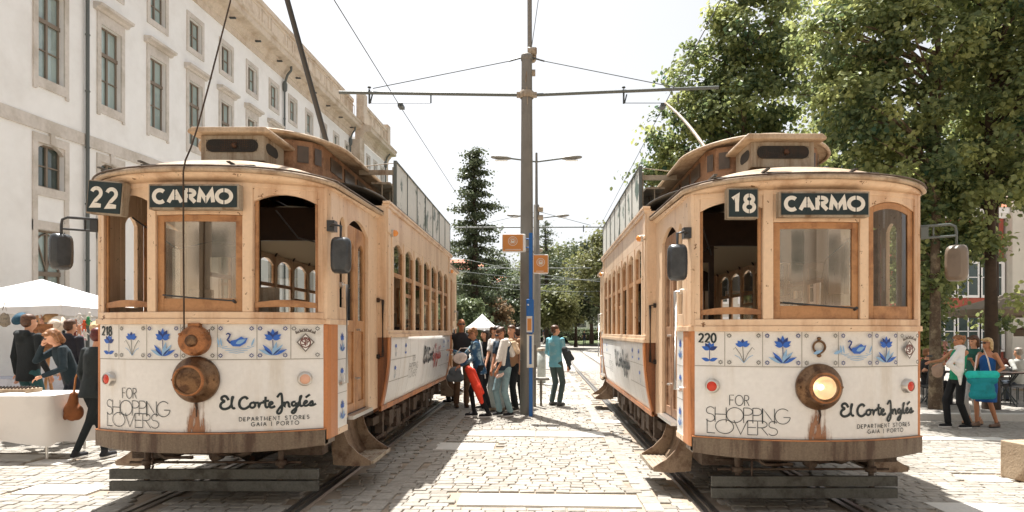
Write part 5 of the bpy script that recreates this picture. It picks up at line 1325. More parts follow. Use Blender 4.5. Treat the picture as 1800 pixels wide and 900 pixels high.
# ------------------------------------------------------------ people
SKIN = mat('skin', srgb(214, 160, 128), .55, var=.06, scale=8); SKIN2 = mat('tanned_skin', srgb(190, 132, 98), .55, var=.06, scale=8)
CM = {}
def cloth(name, col, var=.22, col2=None, scale=7, thr=(.45, .65)):  # darker noise patches in the colour imitate fold shading
    if name not in CM: CM[name] = mat(name, srgb(*col), .85, var=var, scale=scale, bump=.7, bscale=11, col2=srgb(*col2) if col2 else None, thr=thr)
    return CM[name]
HAIR = {'brown': mat('brown_hair', srgb(92, 62, 42), .5, var=.5, scale=30), 'dark': mat('dark_hair', srgb(48, 36, 30), .45, var=.4, scale=30), 'blond': mat('blond_hair', srgb(206, 176, 128), .5, col2=srgb(160, 124, 80), scale=30),
        'red': mat('dyed_red_hair', srgb(92, 32, 28), .45, var=.4, scale=30), 'light': mat('light_brown_hair', srgb(150, 104, 66), .5, col2=srgb(104, 68, 44), scale=30), 'grey': mat('grey_hair', srgb(150, 140, 130), .5, var=.3, scale=30)}
class Blob:
    def __init__(s): s.b = MB()
    def cap(s, p0, p1, r0, r1, n=10, flat=None):
        p0 = Vector(p0); p1 = Vector(p1); d = p1 - p0; l = d.length
        if l < 1e-5: d = Vector((0, 0, 1)); l = 1e-5
        q = d.normalized().to_track_quat('Z', 'Y').to_matrix(); prof = []
        for a in (-85, -55, -25): prof.append((r0 * math.cos(R(a)), r0 * math.sin(R(a))))
        for a in (25, 55, 85): prof.append((r1 * math.cos(R(a)), l + r1 * math.sin(R(a))))
        S = Matrix.Diagonal(flat) if flat else Matrix.Identity(3)
        vs = []
        for r, h in prof:
            for k in range(n): vs.append(q @ (S @ Vector((r * math.cos(2 * PI * k / n), r * math.sin(2 * PI * k / n), h))) + p0)
        m = len(prof); fs = [(i * n + k, i * n + (k + 1) % n, (i + 1) * n + (k + 1) % n, (i + 1) * n + k) for i in range(m - 1) for k in range(n)] + [tuple(reversed(range(n))), tuple(range((m - 1) * n, m * n))]
        s.b.add(vs, fs, True); return s
    def ell(s, c, r, n=12, rot=None):
        vs = []; m = 8; c = Vector(c)
        for i in range(m + 1):
            a = -PI / 2 * .97 + PI * .97 * i / m
            for k in range(n):
                p = Vector((r[0] * math.cos(a) * math.cos(2 * PI * k / n), r[1] * math.cos(a) * math.sin(2 * PI * k / n), r[2] * math.sin(a)))
                if rot is not None: p = rot @ p
                vs.append(p + c)
        s.b.add(vs, [(i * n + k, i * n + (k + 1) % n, (i + 1) * n + (k + 1) % n, (i + 1) * n + k) for i in range(m) for k in range(n)] + [tuple(reversed(range(n))), tuple(range(m * n, (m + 1) * n))], True); return s
    def loft(s, rings, fn, n=16):
        """rings (z, rx, ry, dy)"""
        vs = []
        for z, rx, ry, dy in rings:
            for k in range(n): a = 2 * PI * k / n; vs.append(fn(Vector((rx * math.cos(a), ry * math.sin(a) + dy, z))))
        m = len(rings); s.b.add(vs, [(i * n + k, i * n + (k + 1) % n, (i + 1) * n + (k + 1) % n, (i + 1) * n + k) for i in range(m - 1) for k in range(n)] + [tuple(reversed(range(n))), tuple(range((m - 1) * n, m * n))], True); return s
    def make(s, name, m, parent, vox=.014, extra=None, smooth=4):
        import bmesh
        o = s.b.build(name + '_tmp', m, None)
        md = o.modifiers.new('r', 'REMESH'); md.mode = 'VOXEL'; md.voxel_size = vox; md.use_smooth_shade = True
        if smooth: ms = o.modifiers.new('s', 'SMOOTH'); ms.iterations = smooth; ms.factor = .5
        dg = bpy.context.evaluated_depsgraph_get(); dg.update(); me = bpy.data.meshes.new_from_object(o.evaluated_get(dg)); me.name = name
        old = o.data; bpy.data.objects.remove(o); bpy.data.meshes.remove(old)
        if extra is not None and extra.v:
            bm = bmesh.new(); bm.from_mesh(me); vv_ = [bm.verts.new(p) for p in extra.v]
            for f in extra.f:
                try: fc = bm.faces.new([vv_[i] for i in f]); fc.smooth = True
                except ValueError: pass
            bm.to_mesh(me); bm.free()
        me.materials.clear(); me.materials.append(m); n = bpy.data.objects.new(name, me); COL.objects.link(n); n.parent = parent; return n
def ik(a, t, l1, l2, pole):
    a = Vector(a); t = Vector(t); d = t - a; L = min(d.length, (l1 + l2) * .995); d.normalize(); t = a + d * L
    x = (l1 * l1 - l2 * l2 + L * L) / (2 * L); h = math.sqrt(max(0, l1 * l1 - x * x)); p = Vector(pole); p -= d * p.dot(d); p.normalize()
    return a + d * x + p * h, t
def person(X, Y, label, face=0.0, h=1.75, top=('grey_tee', (90, 92, 96)), sleeve='short', legs=('blue_jeans', (70, 92, 120)), leg='trousers', hair='brown', hairstyle='short',
           hands=None, feet=None, lean=0.0, side=0.0, head=(0, 0), skin=None, shoe=(40, 38, 38), glasses=False, z=None, vox=.014, female=False, sit=False, group=None, elbow=None, topcol2=None, hem=None, bald=False, hat=None):
    """face: degrees, 0 = towards the camera, 90 = towards picture right, 180 = away"""
    skin = skin or SKIN; s = h / 1.75; z = gz(X) if z is None else z
    e = empty('person', (X, Y, z + .006), R(face), label, 'person', group); e.scale = (s, s, s)
    far = vox > .02
    hip = .93 if not sit else .50
    T = Matrix.Translation((0, 0, hip)) @ Matrix.Rotation(R(side), 4, 'Y') @ Matrix.Rotation(R(lean), 4, 'X') @ Matrix.Translation((0, 0, -.93))
    f = lambda p: T @ Vector(p)
    sw = .165 if female else .188
    hw = .092
    F_ = feet or ((-.10, .0, .085), (.10, .02, .085))
    if sit and not feet: F_ = ((-.13, -.42, .085), (.12, -.38, .085))
    H_ = hands or ((-.24, -.05, .82), (.24, -.05, .82))
    body = Blob(); leg_pts = []; arm_pts = []
    for sg, ft in zip((-1, 1), F_):
        hp = Vector((sg * hw, 0, hip - .02)); kn, an = ik(hp, ft, .43, .43, (0, -1, .15 if not sit else 1.2)); leg_pts.append((hp, kn, an))
        body.cap(hp, kn, .078, .050).cap(kn, kn.lerp(an, .35), .050, .052).cap(kn.lerp(an, .35), an, .052, .036)
        fd = Vector((0, -1, 0)); body.cap(an + Vector((0, .03, -.045)), an + fd * .13 + Vector((0, 0, -.055)), .036, .030)
    for i, (sg, hd) in enumerate(zip((-1, 1), H_)):
        sh = f((sg * sw, 0, 1.42)); pole = (elbow[i] if elbow else (sg * .35, .8, -.5)); el, wr = ik(sh, Vector(hd), .285, .255, pole); arm_pts.append((sh, el, wr))
        body.cap(sh, el, .050, .038).cap(el, wr, .038, .026)
    w = .88 if female else 1.0
    body.loft([(.86, .10, .07, .01), (.93, .155, .105, .01), (1.03, .145, .10, 0), (1.12, .13 * w, .09, 0), (1.24, .145 * w, .10, 0), (1.35, .16 * w, .105, .005), (1.42, .14 * w, .085, .01), (1.47, .07, .06, .01)], f)
    body.cap(f((0, .012, 1.43)), f((0, -.005, 1.56)), .058, .054)
    # head
    HC = f((0, -.012, 1.635)); HR = T.to_3x3() @ Matrix.Rotation(R(head[0]), 3, 'Z') @ Matrix.Rotation(R(head[1]), 3, 'X'); g = lambda p: HR @ Vector(p) + HC
    body.ell(HC + HR @ Vector((0, .01, .02)), (.074, .092, .098), rot=HR).ell(g((0, -.03, -.045)), (.056, .062, .065), rot=HR)
    body.cap(g((0, -.088, -.0)), g((0, -.108, -.028)), .010, .014)
    for sg in (-1, 1): body.ell(g((sg * .074, .012, -.005)), (.012, .02, .03), 8, HR)
    # hands: palm and five bent fingers
    fx = MB()
    for (sh, el, wr), sg in zip(arm_pts, (-1, 1)):
        d = (wr - el).normalized(); up = Vector((0, 0, 1)) if abs(d.z) < .8 else Vector((0, -1, 0)); a = d.cross(up).normalized(); c = a.cross(d).normalized()
        pe = wr + d * .075; body.cap(wr, pe, .026, .032, flat=(1, .62, 1) if False else None)
        if not far:
            for k in range(4):
                b0 = pe + a * (.021 * (k - 1.5)) + d * .012; L_ = (.068, .078, .073, .058)[k]; m1 = b0 + d * L_ * .5 - c * L_ * .12; m2 = m1 + d * L_ * .33 - c * L_ * .38
                fx.tube([b0, m1, m2], [.0088, .008, .006], 6)
            b0 = wr + d * .035 + a * .026 * sg * -1; fx.tube([b0, b0 + d * .03 + a * .024 * -sg - c * .01, b0 + d * .055 + a * .022 * -sg - c * .025], [.011, .0095, .007], 6)
    bd_ = body.make('body', skin, e, vox, fx)
    # face
    if not far:
        eb = MB()
        for sg in (-1, 1): eb.lathe([(0, -.01), (.007, -.007), (.010, 0), (.007, .007), (0, .01)], tuple(g((sg * .03, -.085, .012))), 'z', 8)
        if glasses:
            for sg in (-1, 1):
                q = [g((sg * .032 + .027 * math.copysign(abs(math.cos(t)) ** .7, math.cos(t)), -.104, .012 + .018 * math.copysign(abs(math.sin(t)) ** .7, math.sin(t)))) for t in np.linspace(0, 2 * PI, 13)[:-1]]
                eb.extrude(q, HR @ Vector((0, .006, 0))); eb.tube([g((sg * .058, -.10, .016)), g((sg * .077, .0, .012))], .004, 4)
            eb.tube([g((-.01, -.104, .016)), g((.01, -.104, .016))], .004, 4); eb.build('sunglasses', M['rubber'], e)
        else: eb.build('eyes', M['rubber'], e)
        mo = MB(); mo.tube([g((-.022, -.084, -.058)), g((0, -.092, -.060)), g((.022, -.084, -.058))], [.003, .006, .003], 6); mo.build('mouth', cloth('lip', (168, 96, 84)), e)
    # hair
    hb = Blob(); hm = HAIR[hair]
    if not bald:
        hb.ell(g((0, .018, .056)), (.080, .096, .064), rot=HR).ell(g((0, .045, .0)), (.079, .068, .08), rot=HR)
        hr_ = random.Random(int(abs(X) * 1000))
        for i in range(16 if not far else 0):
            a = hr_.uniform(0, 6.28); rr_ = hr_.uniform(.3, 1); p_ = (.07 * rr_ * math.cos(a), .02 + .085 * rr_ * math.sin(a), .10 - .045 * rr_ * rr_); hb.cap(g(p_), g((p_[0] + hr_.uniform(-.025, .025), p_[1] + hr_.uniform(-.01, .03), p_[2] + hr_.uniform(-.015, .015))), .016, .009)
        if hairstyle == 'short': pass
        elif hairstyle == 'bob':
            for sg in (-1, 1): hb.cap(g((sg * .07, .02, .03)), g((sg * .078, .015, -.09)), .035, .03)
            hb.cap(g((0, .07, .0)), g((0, .075, -.10)), .07, .06); hb.cap(g((-.05, -.06, .07)), g((.05, -.06, .075)), .03, .03)
        elif hairstyle == 'long':
            for sg in (-1, 1): hb.cap(g((sg * .07, .02, .03)), g((sg * .085, .0, -.20)), .035, .03)
            hb.cap(g((0, .07, .0)), g((0, .09, -.22)), .07, .06)
        elif hairstyle == 'curly':
            for i in range(14):
                a = i * 2.4; hb.ell(g((.07 * math.cos(a), .03 + .07 * math.sin(a), .06 + .03 * math.sin(i * 1.7))), (.032, .032, .030), 8)
            hb.cap(g((-.06, -.05, .06)), g((.06, -.05, .06)), .03, .03)
        hb.make('hair', hm, e, vox * .9 if not far else .02, smooth=2)
    if hat:
        hb_ = MB(); hb_.v = []; n = 18
        for r, zz in ((.17, .06), (.10, .065), (.092, .14), (.03, .155)):
            pass
        hb_.lathe([(.17, 0), (.10, .012), (.092, .08), (.03, .095), (0, .095)], (0, 0, 0), 'z', 18); hb_.v = [tuple(g((p[0], p[1] + .01, p[2] + .055))) for p in hb_.v]; hb_.build('hat', cloth('hat' + str(hat), hat), e)
    # clothes
    k_ = 1.0
    if top:
        tb = Blob(); hemz = hem if hem is not None else .90
        tb.loft([(hemz, .170, .125, .01), (1.0, .160 if not female else .15, .12, .0), (1.12, .150 * w, .112, 0), (1.24, .165 * w, .122, 0), (1.36, .178 * w, .122, .005), (1.44, .15 * w, .098, .012), (1.485, .078, .070, .012)], f)
        for sh, el, wr in arm_pts:
            if sleeve == 'none': continue
            tb.cap(sh, el if sleeve != 'short' else sh.lerp(el, .62), .066, .058 if sleeve == 'short' else .052)
            if sleeve == 'long': tb.cap(el, wr.lerp(el, .04), .052, .040)
            if sleeve == 'rolled': tb.cap(el, el.lerp(wr, .35), .054, .048)
        if top[0] in ('black_parka', 'black_coat', 'dark_sweater', 'purple_jacket'): tb.cap(f((-.07, .09, 1.47)), f((.07, .09, 1.47)), .06, .06); tb.cap(f((0, .11, 1.44)), f((0, .11, 1.38)), .075, .06)
        elif top[0] in ('pale_blue_shirt', 'blue_pattern_jacket'): tb.cap(f((-.05, .03, 1.50)), f((.05, .03, 1.50)), .032, .032); tb.cap(f((-.05, -.05, 1.48)), f((.05, -.05, 1.48)), .028, .028)
        tr_ = random.Random(int(abs(X) * 977))
        for i in range(7 if not far else 0):
            a = tr_.uniform(0, 6.28); z0_ = tr_.uniform(.96, 1.3); q0 = (.155 * w * math.cos(a), .108 * math.sin(a), z0_); a2 = a + tr_.uniform(-.7, .7); q1 = (.155 * w * math.cos(a2), .108 * math.sin(a2), z0_ + tr_.uniform(-.08, .10)); tb.cap(f(q0), f(q1), .022, .012)
        tb.make('top', cloth(top[0], top[1], col2=topcol2), e, vox, smooth=3)
    lb = Blob(); lm = cloth(legs[0], legs[1])
    if leg in ('trousers', 'leggings', 'shorts', 'cropped'):
        th = {'trousers': (.094, .074, .066), 'leggings': (.086, .060, .048), 'shorts': (.100, .088, .066), 'cropped': (.090, .068, .058)}[leg]
        lb.loft([(.84, .12, .09, .01), (.90, .165, .118, .01), (.97, .158, .112, .0), (1.02, .152, .108, 0)], (lambda p: p + Vector((0, 0, hip - .93))) if (sit or abs(lean) < 25) else f)
        for hp, kn, an in leg_pts:
            if leg == 'shorts': lb.cap(hp, kn.lerp(hp, .1), th[0], th[1])
            else:
                lb.cap(hp, kn, th[0], th[1]); end = .93 if leg != 'cropped' else .72
                lb.cap(kn, kn.lerp(an, end), th[1], th[2])
        lb.make('trousers' if leg != 'shorts' else 'shorts', lm, e, vox, smooth=3)
    elif leg in ('skirt', 'dress'):
        zt_ = 1.46 if leg == 'dress' else 1.03
        kx = (leg_pts[0][1].y + leg_pts[1][1].y) / 2
        lb.loft([(.50, .215, .165, kx * .6), (.62, .205, .16, kx * .5), (.80, .185, .145, .0), (.93, .172, .128, .0), (1.03, .152, .115, 0)], lambda p: Vector(p))
        if leg == 'dress': lb.loft([(.92, .170, .125, .01), (1.03, .150, .115, .0), (1.12, .135, .108, 0), (1.24, .150, .118, -.005), (1.33, .150, .116, .0), (1.42, .10, .088, .012)], f)
        lb.make('dress' if leg == 'dress' else 'skirt', lm, e, vox, smooth=2)
    for hp, kn, an in leg_pts:
        sb = Blob(); sb.cap(an + Vector((0, .035, -.045)), an + Vector((0, -.15, -.052)), .045, .038); sb.cap(an + Vector((0, .02, -.04)), an + Vector((0, .01, .0)), .048, .046); so_ = sb.make('shoe', cloth('shoe%d_%d_%d' % tuple(shoe), shoe), e, .016 if not far else .03, smooth=2)
        if not far: sl = MB(); sl.extrude([(an.x + .047 * math.cos(t) , an.y - .058 + .135 * math.sin(t), an.z - .086) for t in np.linspace(0, 2 * PI, 15)[:-1]], (0, 0, .02)); sl.build('sole', M['white'] if sum(shoe) < 200 or sum(shoe) > 500 else M['rubber'], so_)
    e['_t'] = 0; del e['_t']
    return e, f, g
def at(u, v, dz=0):
    """ground point under picture point (u, v)"""
    Y = 1760 / (v - 583)
    for _ in range(4): X = XY(u, Y); Y = 1100 * (1.6 - gz(X) - dz) / (v - 583)
    return XY(u, Y), Y
Q = 'queue of passengers boarding tram 218'
def pa(u, v, *a, **k):
    X, Y = at(u, v); return person(X, Y, *a, **k)
pa(811, 716, 'tall man in sunglasses and dark tee reaching for the tram door', face=15, h=1.88, top=('charcoal_tee', (44, 44, 48)), legs=('brown_trousers', (112, 84, 62)), shoe=(98, 70, 48), hair='grey', bald=True, glasses=True, hands=((-.52, -.20, 1.35), (.22, -.18, .98)), group=Q, skin=SKIN2)
pa(793, 708, 'person in black leaning into the tram doorway at the front of the queue', face=235, h=1.68, top=('black_top', (28, 28, 32)), sleeve='long', legs=('black_trousers', (26, 26, 30)), shoe=(30, 28, 28), hair='dark', hands=((-.25, -.3, 1.1), (.2, -.35, 1.2)), group=Q)
pa(843, 733, 'short haired woman in blue patterned jacket, sunglasses and black leggings leaning to the tram', face=-80, h=1.70, side=-3, lean=10, top=('blue_pattern_jacket', (36, 78, 112)), topcol2=(170, 196, 204), sleeve='long', legs=('black_leggings', (20, 22, 28)), leg='leggings', hair='light', hairstyle='curly', glasses=True, female=True, hem=.82,
   hands=((-.16, -.50, 1.28), (.14, -.36, 1.02)), feet=((-.09, -.10, .085), (.09, .16, .085)), shoe=(30, 30, 34), group=Q, head=(0, 18), skin=SKIN2)
pa(853, 719, 'dark haired woman in black top with a white bag strap in the queue', face=-50, h=1.66, top=('black_blouse', (30, 30, 36)), sleeve='rolled', legs=('dark_skirt', (34, 36, 44)), leg='trousers', hair='dark', hairstyle='long', female=True, hands=((-.18, -.34, 1.08), (.22, -.30, 1.04)), group=Q)
pa(868, 712, 'brown haired man in a pale shirt looking right from the middle of the queue', face=65, h=1.74, top=('beige_shirt', (196, 184, 166)), legs=('sand_trousers', (168, 150, 126)), hair='brown', group=Q, hands=((-.2, -.25, .95), (.22, -.22, .95)))
pa(875, 723, 'man in white tee and ripped light jeans in the queue', face=-35, h=1.74, top=('white_tee', (222, 216, 210)), legs=('pale_ripped_jeans', (170, 178, 176)), shoe=(150, 132, 110), hair='dark', head=(10, 14), hands=((-.10, -.27, .95), (.16, -.27, .97)), group=Q)
pa(886, 731, 'man in navy tee and light jeans looking down, towel on his shoulder', face=-45, h=1.71, lean=6, top=('navy_tee', (44, 62, 78)), legs=('light_jeans', (136, 164, 170)), shoe=(34, 34, 38), hair='brown', head=(-10, 30), glasses=True, hands=((-.07, -.26, .92), (.10, -.27, .90)), feet=((-.11, -.02, .085), (.12, .06, .085)), group=Q, skin=SKIN2)
pa(899, 722, 'man behind the navy tee man with a beige sweater over his shoulder', face=-30, h=1.76, top=('tan_tee', (168, 128, 96)), legs=('black_slacks', (26, 30, 34)), hair='brown', group=Q)
pa(910, 716, 'person in a long dark coat half hidden by the steel pole', face=200, h=1.72, top=('black_coat', (24, 28, 32)), sleeve='long', legs=('black_jeans', (24, 28, 34)), hair='dark', hem=.55, group=Q)
pb = pa(977, 713, 'man in a pale blue shirt seen from behind, carrying a dark jacket', face=140, h=1.78, lean=-2, top=('pale_blue_shirt', (112, 176, 192)), topcol2=(150, 190, 196), sleeve='rolled', legs=('dark_green_jeans', (72, 88, 86)), shoe=(92, 92, 92), hair='brown', head=(-28, 4), hands=((-.28, -.06, .86), (.26, -.24, 1.02)), hem=.84)
# right of tram 220
pa(1683, 752, 'woman in green tank top and black trousers holding up a camera', face=-82, h=1.66, top=('green_tank', (20, 150, 110)), sleeve='none', legs=('black_wide_trousers', (22, 24, 28)), shoe=(24, 26, 30), hair='light', hairstyle='curly', female=True, lean=-3, hands=((-.10, -.46, 1.24), (.10, -.44, 1.20)), feet=((-.09, -.12, .085), (.09, .14, .085)), group='three women sightseeing', skin=SKIN2)
pa(1712, 746, 'brown haired woman in white cropped trousers between the other two women', face=-70, h=1.66, top=('green_print_top', (36, 92, 80)), topcol2=(20, 40, 44), sleeve='short', legs=('white_capris', (216, 212, 208)), leg='cropped', shoe=(190, 150, 120), hair='brown', hairstyle='bob', female=True, group='three women sightseeing', head=(0, 12))
pa(1736, 751, 'blonde woman in blue dress and sandals carrying a teal tote bag', face=-75, h=1.62, top=None, legs=('blue_dress', (22, 84, 150)), leg='dress', shoe=(120, 98, 84), hair='blond', hairstyle='bob', female=True, glasses=True, hands=((-.05, -.34, 1.30), (.18, -.10, 1.02)), feet=((-.09, -.16, .085), (.09, .12, .085)), group='three women sightseeing', skin=SKIN2)
# market visitors on the left
person(-7.45, 9.1, 'man in a black hooded jacket and jeans with his back turned', face=165, h=1.80, top=('black_parka', (26, 32, 34)), sleeve='long', legs=('blue_denim', (46, 88, 92)), hair='brown', hem=.80, group='market visitors', hands=((-.3, -.05, .92), (.3, -.05, .9)))
person(-6.60, 8.85, 'woman leaning over the stall with her hand on her chin', face=-40, h=1.64, lean=22, top=('dark_teal_top', (26, 44, 52)), sleeve='long', legs=('dark_denim', (36, 42, 56)), hair='light', hairstyle='bob', female=True, hands=((-.09, -.37, 1.44), (.22, -.42, 1.02)), elbow=[(-.6, -.2, -1), (.5, .5, -.6)], group='market visitors', head=(0, 8))
person(-7.75, 10.3, 'man in dark clothes browsing under the market tent', face=170, h=1.74, top=('dark_sweater', (38, 40, 50)), sleeve='long', legs=('grey_slacks', (58, 58, 62)), hair='brown', group='market visitors')
person(-8.1, 9.0, 'person in a purple jacket and straw hat at the left edge', face=150, h=1.70, top=('purple_jacket', (66, 66, 112)), sleeve='long', legs=('dark_jeans', (40, 42, 54)), hair='brown', hat=(190, 160, 120), group='market visitors')
lw = at(163, 806)
person(lw[0], lw[1], 'dark red haired woman in black striding behind tram 218 in striped sneakers', face=172, h=1.62, lean=7, top=('black_cardigan', (34, 42, 44)), sleeve='long', legs=('black_slim_jeans', (18, 28, 32)), leg='leggings', shoe=(40, 40, 44), hair='red', hairstyle='short', female=True, hem=.80, hands=((-.24, -.1, .86), (.2, -.12, .9)), feet=((.16, .10, .085), (-.14, -.05, .085)), group='market visitors')
# the driver inside tram 218
person(-2.36, 8.05, 'driver in a dark green shirt standing inside tram 218', face=20, h=1.66, top=('driver_shirt', (30, 54, 52)), sleeve='short', legs=('driver_trousers', (30, 32, 38)), hair='brown', z=.75)
# strollers far down the street
FARP = [(1027, 76, 0, 'distant woman in black top walking towards the camera on the tracks', (34, 34, 40), (50, 60, 72), 0), (1052, 95, .75, 'distant walker in an orange red top beside the hedge', (206, 84, 60), (196, 180, 160), 40), (1041, 96, .75, 'distant walker in a grey shirt on the park path', (150, 146, 142), (120, 120, 122), -60),
        (955, 64, .35, 'distant walker in pale shorts just right of the poles', (70, 74, 80), (206, 200, 192), 90), (913, 66, .3, 'distant walker in a white top between the poles', (206, 200, 194), (80, 80, 84), -90), (903, 60, .3, 'distant figure in dark clothes left of the steel pole', (64, 60, 60), (90, 90, 96), 120)]
for u, Y, zz, lab, tc_, lc_, fc in FARP:
    person(XY(u, Y), Y, lab, face=fc, h=1.7, top=('far_top%d' % u, tc_), legs=('far_legs%d' % u, lc_), hair='brown', z=zz, vox=.035, group='strollers down the street')
# ------------------------------------------------------------ things carried
def soft(name, label, cat, parts, m, vox=.014, sm=4):
    b = Blob()
    for p in parts:
        if p[0] == 'e': b.ell(p[1], p[2])
        else: b.cap(*p[1:])
    c = Vector(parts[0][1]); b.b.v = [tuple(Vector(q) - c) for q in b.b.v]
    e = empty(name, tuple(c), 0, label, cat); o = b.make('fabric', m, e, vox, smooth=sm); return e, o, c
def strap(e, c, pts, m, r=.009):
    b = MB(); b.tube([tuple(Vector(p) - c) for p in pts], r, 6); b.build('strap', m, e)
def W(u, v, Y): return Vector((XY(u, Y), Y, 1.6 + (583 - v) * Y / F))
# red garment over the leaning woman's arm and her white bag
Y = 11.35
soft('red_scarf', 'red garment hanging down from the arm of the leaning woman', 'scarf', [('e', W(826, 650, Y), (.07, .05, .05)), ('c', W(824, 650, Y), W(838, 682, Y - .04), .075, .085), ('c', W(838, 682, Y - .04), W(846, 706, Y), .085, .05), ('c', W(832, 652, Y + .03), W(848, 690, Y + .04), .05, .04)], cloth('red_fabric', (224, 62, 36), var=.25, scale=5))
e, o, c = soft('white_handbag', 'small round white handbag held by the leaning woman', 'handbag', [('e', W(808, 630, Y), (.125, .06, .10)), ('e', W(812, 628, Y - .01), (.10, .065, .09))], cloth('white_leather', (214, 200, 192)))
strap(e, c, [W(802, 622, Y), W(810, 612, Y), W(822, 612, Y), W(826, 618, Y)], cloth('white_leather', (214, 200, 192)))
e, o, c = soft('grey_shopping_bag', 'grey and brown shopping bag hanging beside the tram door', 'bag', [('e', W(800, 655, 12.2), (.13, .10, .12)), ('c', W(792, 664, 12.2), W(808, 664, 12.2), .09, .09)], cloth('grey_canvas', (98, 104, 108)))
soft('towel', 'pale towel draped over the shoulder of the navy tee man', 'towel', [('e', W(888, 605, 11.85), (.11, .10, .06)), ('c', W(884, 602, 11.75), W(876, 632, 11.62), .065, .055), ('c', W(890, 600, 11.75), W(885, 640, 11.62), .05, .04), ('c', W(890, 600, 11.9), W(900, 622, 12.1), .07, .07)], cloth('towel', (222, 214, 204), var=.1))
soft('beige_sweater', 'beige sweater hanging over the shoulder behind the towel', 'sweater', [('e', W(902, 606, 12.3), (.12, .10, .06)), ('c', W(904, 604, 12.2), W(910, 618, 12.15), .06, .06), ('c', W(898, 600, 12.4), W(906, 614, 12.5), .06, .06)], cloth('beige_knit', (206, 178, 146)))
soft('papers', 'folded paper in the hands of the navy tee man', 'paper', [('e', W(879, 660, 11.55), (.06, .035, .035)), ('c', W(874, 663, 11.55), W(884, 657, 11.55), .03, .03)], cloth('paper_bag', (226, 196, 180)))
soft('dark_jacket', 'dark jacket hanging from the arm of the blue shirt man', 'jacket', [('e', W(996, 620, 13.1), (.10, .09, .08)), ('c', W(993, 615, 13.1), W(1000, 640, 13.1), .08, .06), ('c', W(997, 618, 13.1), W(1006, 630, 13.1), .06, .05), ('c', W(994, 622, 13.1), W(1002, 648, 13.05), .05, .03)], cloth('jacket_grey', (52, 58, 60)))
b = MB(); X0, Y0 = at(853, 719)
b.tube([W(843, 598, 11.9), W(846, 612, 11.8), W(850, 640, 11.85), W(853, 665, 11.95)], .014, 6); 
put(b.build('white_strap_bag', M['white']), 'white shoulder strap worn across the black blouse', 'strap')
# three women's things
e, o, c = soft('teal_tote_bag', 'two tone teal and turquoise tote on the blonde woman shoulder', 'tote bag', [('e', W(1727, 684, 10.75), (.22, .09, .16)), ('c', W(1708, 668, 10.75), W(1746, 668, 10.75), .075, .075), ('c', W(1713, 694, 10.75), W(1741, 694, 10.75), .09, .09)], cloth('teal_canvas', (16, 136, 146)))
strap(e, c, [W(1712, 660, 10.75), W(1717, 625, 10.8), W(1728, 612, 10.9), W(1736, 630, 10.8), W(1743, 660, 10.75)], cloth('white_leather', (214, 200, 192)), .012)
bb = Blob(); bb.cap(W(1706, 659, 10.75) - c, W(1748, 659, 10.75) - c, .082, .082); bb.make('upper_band', cloth('turquoise', (30, 190, 180)), e)
soft('white_cardigan', 'white cardigan tied round the shoulders of the green tank woman', 'cardigan', [('e', W(1688, 612, 11.0), (.08, .12, .06)), ('c', W(1690, 612, 10.95), W(1668, 640, 10.85), .055, .05), ('c', W(1690, 612, 10.95), W(1687, 650, 10.85), .06, .08), ('c', W(1687, 640, 10.85), W(1688, 676, 10.85), .085, .02), ('c', W(1668, 640, 10.85), W(1684, 655, 10.85), .05, .06)], cloth('white_knit', (226, 224, 220), var=.08))
e, o, c = soft('camera', 'small camera held out by the green tank woman', 'camera', [('e', W(1636, 626, 11.0), (.03, .03, .025)), ('c', W(1630, 626, 11.0), W(1638, 626, 11.0), .02, .02)], M['rubber'])
soft('grey_handbag', 'taupe and white handbag hanging from the arm of the green tank woman', 'handbag', [('e', W(1648, 655, 10.95), (.10, .06, .09)), ('c', W(1642, 648, 10.95), W(1655, 640, 10.95), .05, .03), ('e', W(1652, 650, 10.93), (.06, .05, .10))], cloth('taupe_leather', (150, 128, 112)))
# striding woman's bag
e, o, c = soft('brown_leather_bag', 'slouchy brown leather shoulder bag hanging by the striding woman', 'shoulder bag', [('e', W(127, 722, 7.75), (.10, .08, .13)), ('c', W(130, 695, 7.75), W(126, 725, 7.75), .05, .095), ('e', W(135, 725, 7.75), (.08, .07, .10)), ('c', W(122, 728, 7.75), W(104, 742, 7.72), .03, .035)], cloth('brown_leather', (128, 76, 38)))
strap(e, c, [W(130, 690, 7.75), W(133, 665, 7.78), W(140, 648, 7.8), W(150, 638, 7.85), W(156, 640, 8.0)], cloth('tan_leather', (176, 116, 70)), .012)
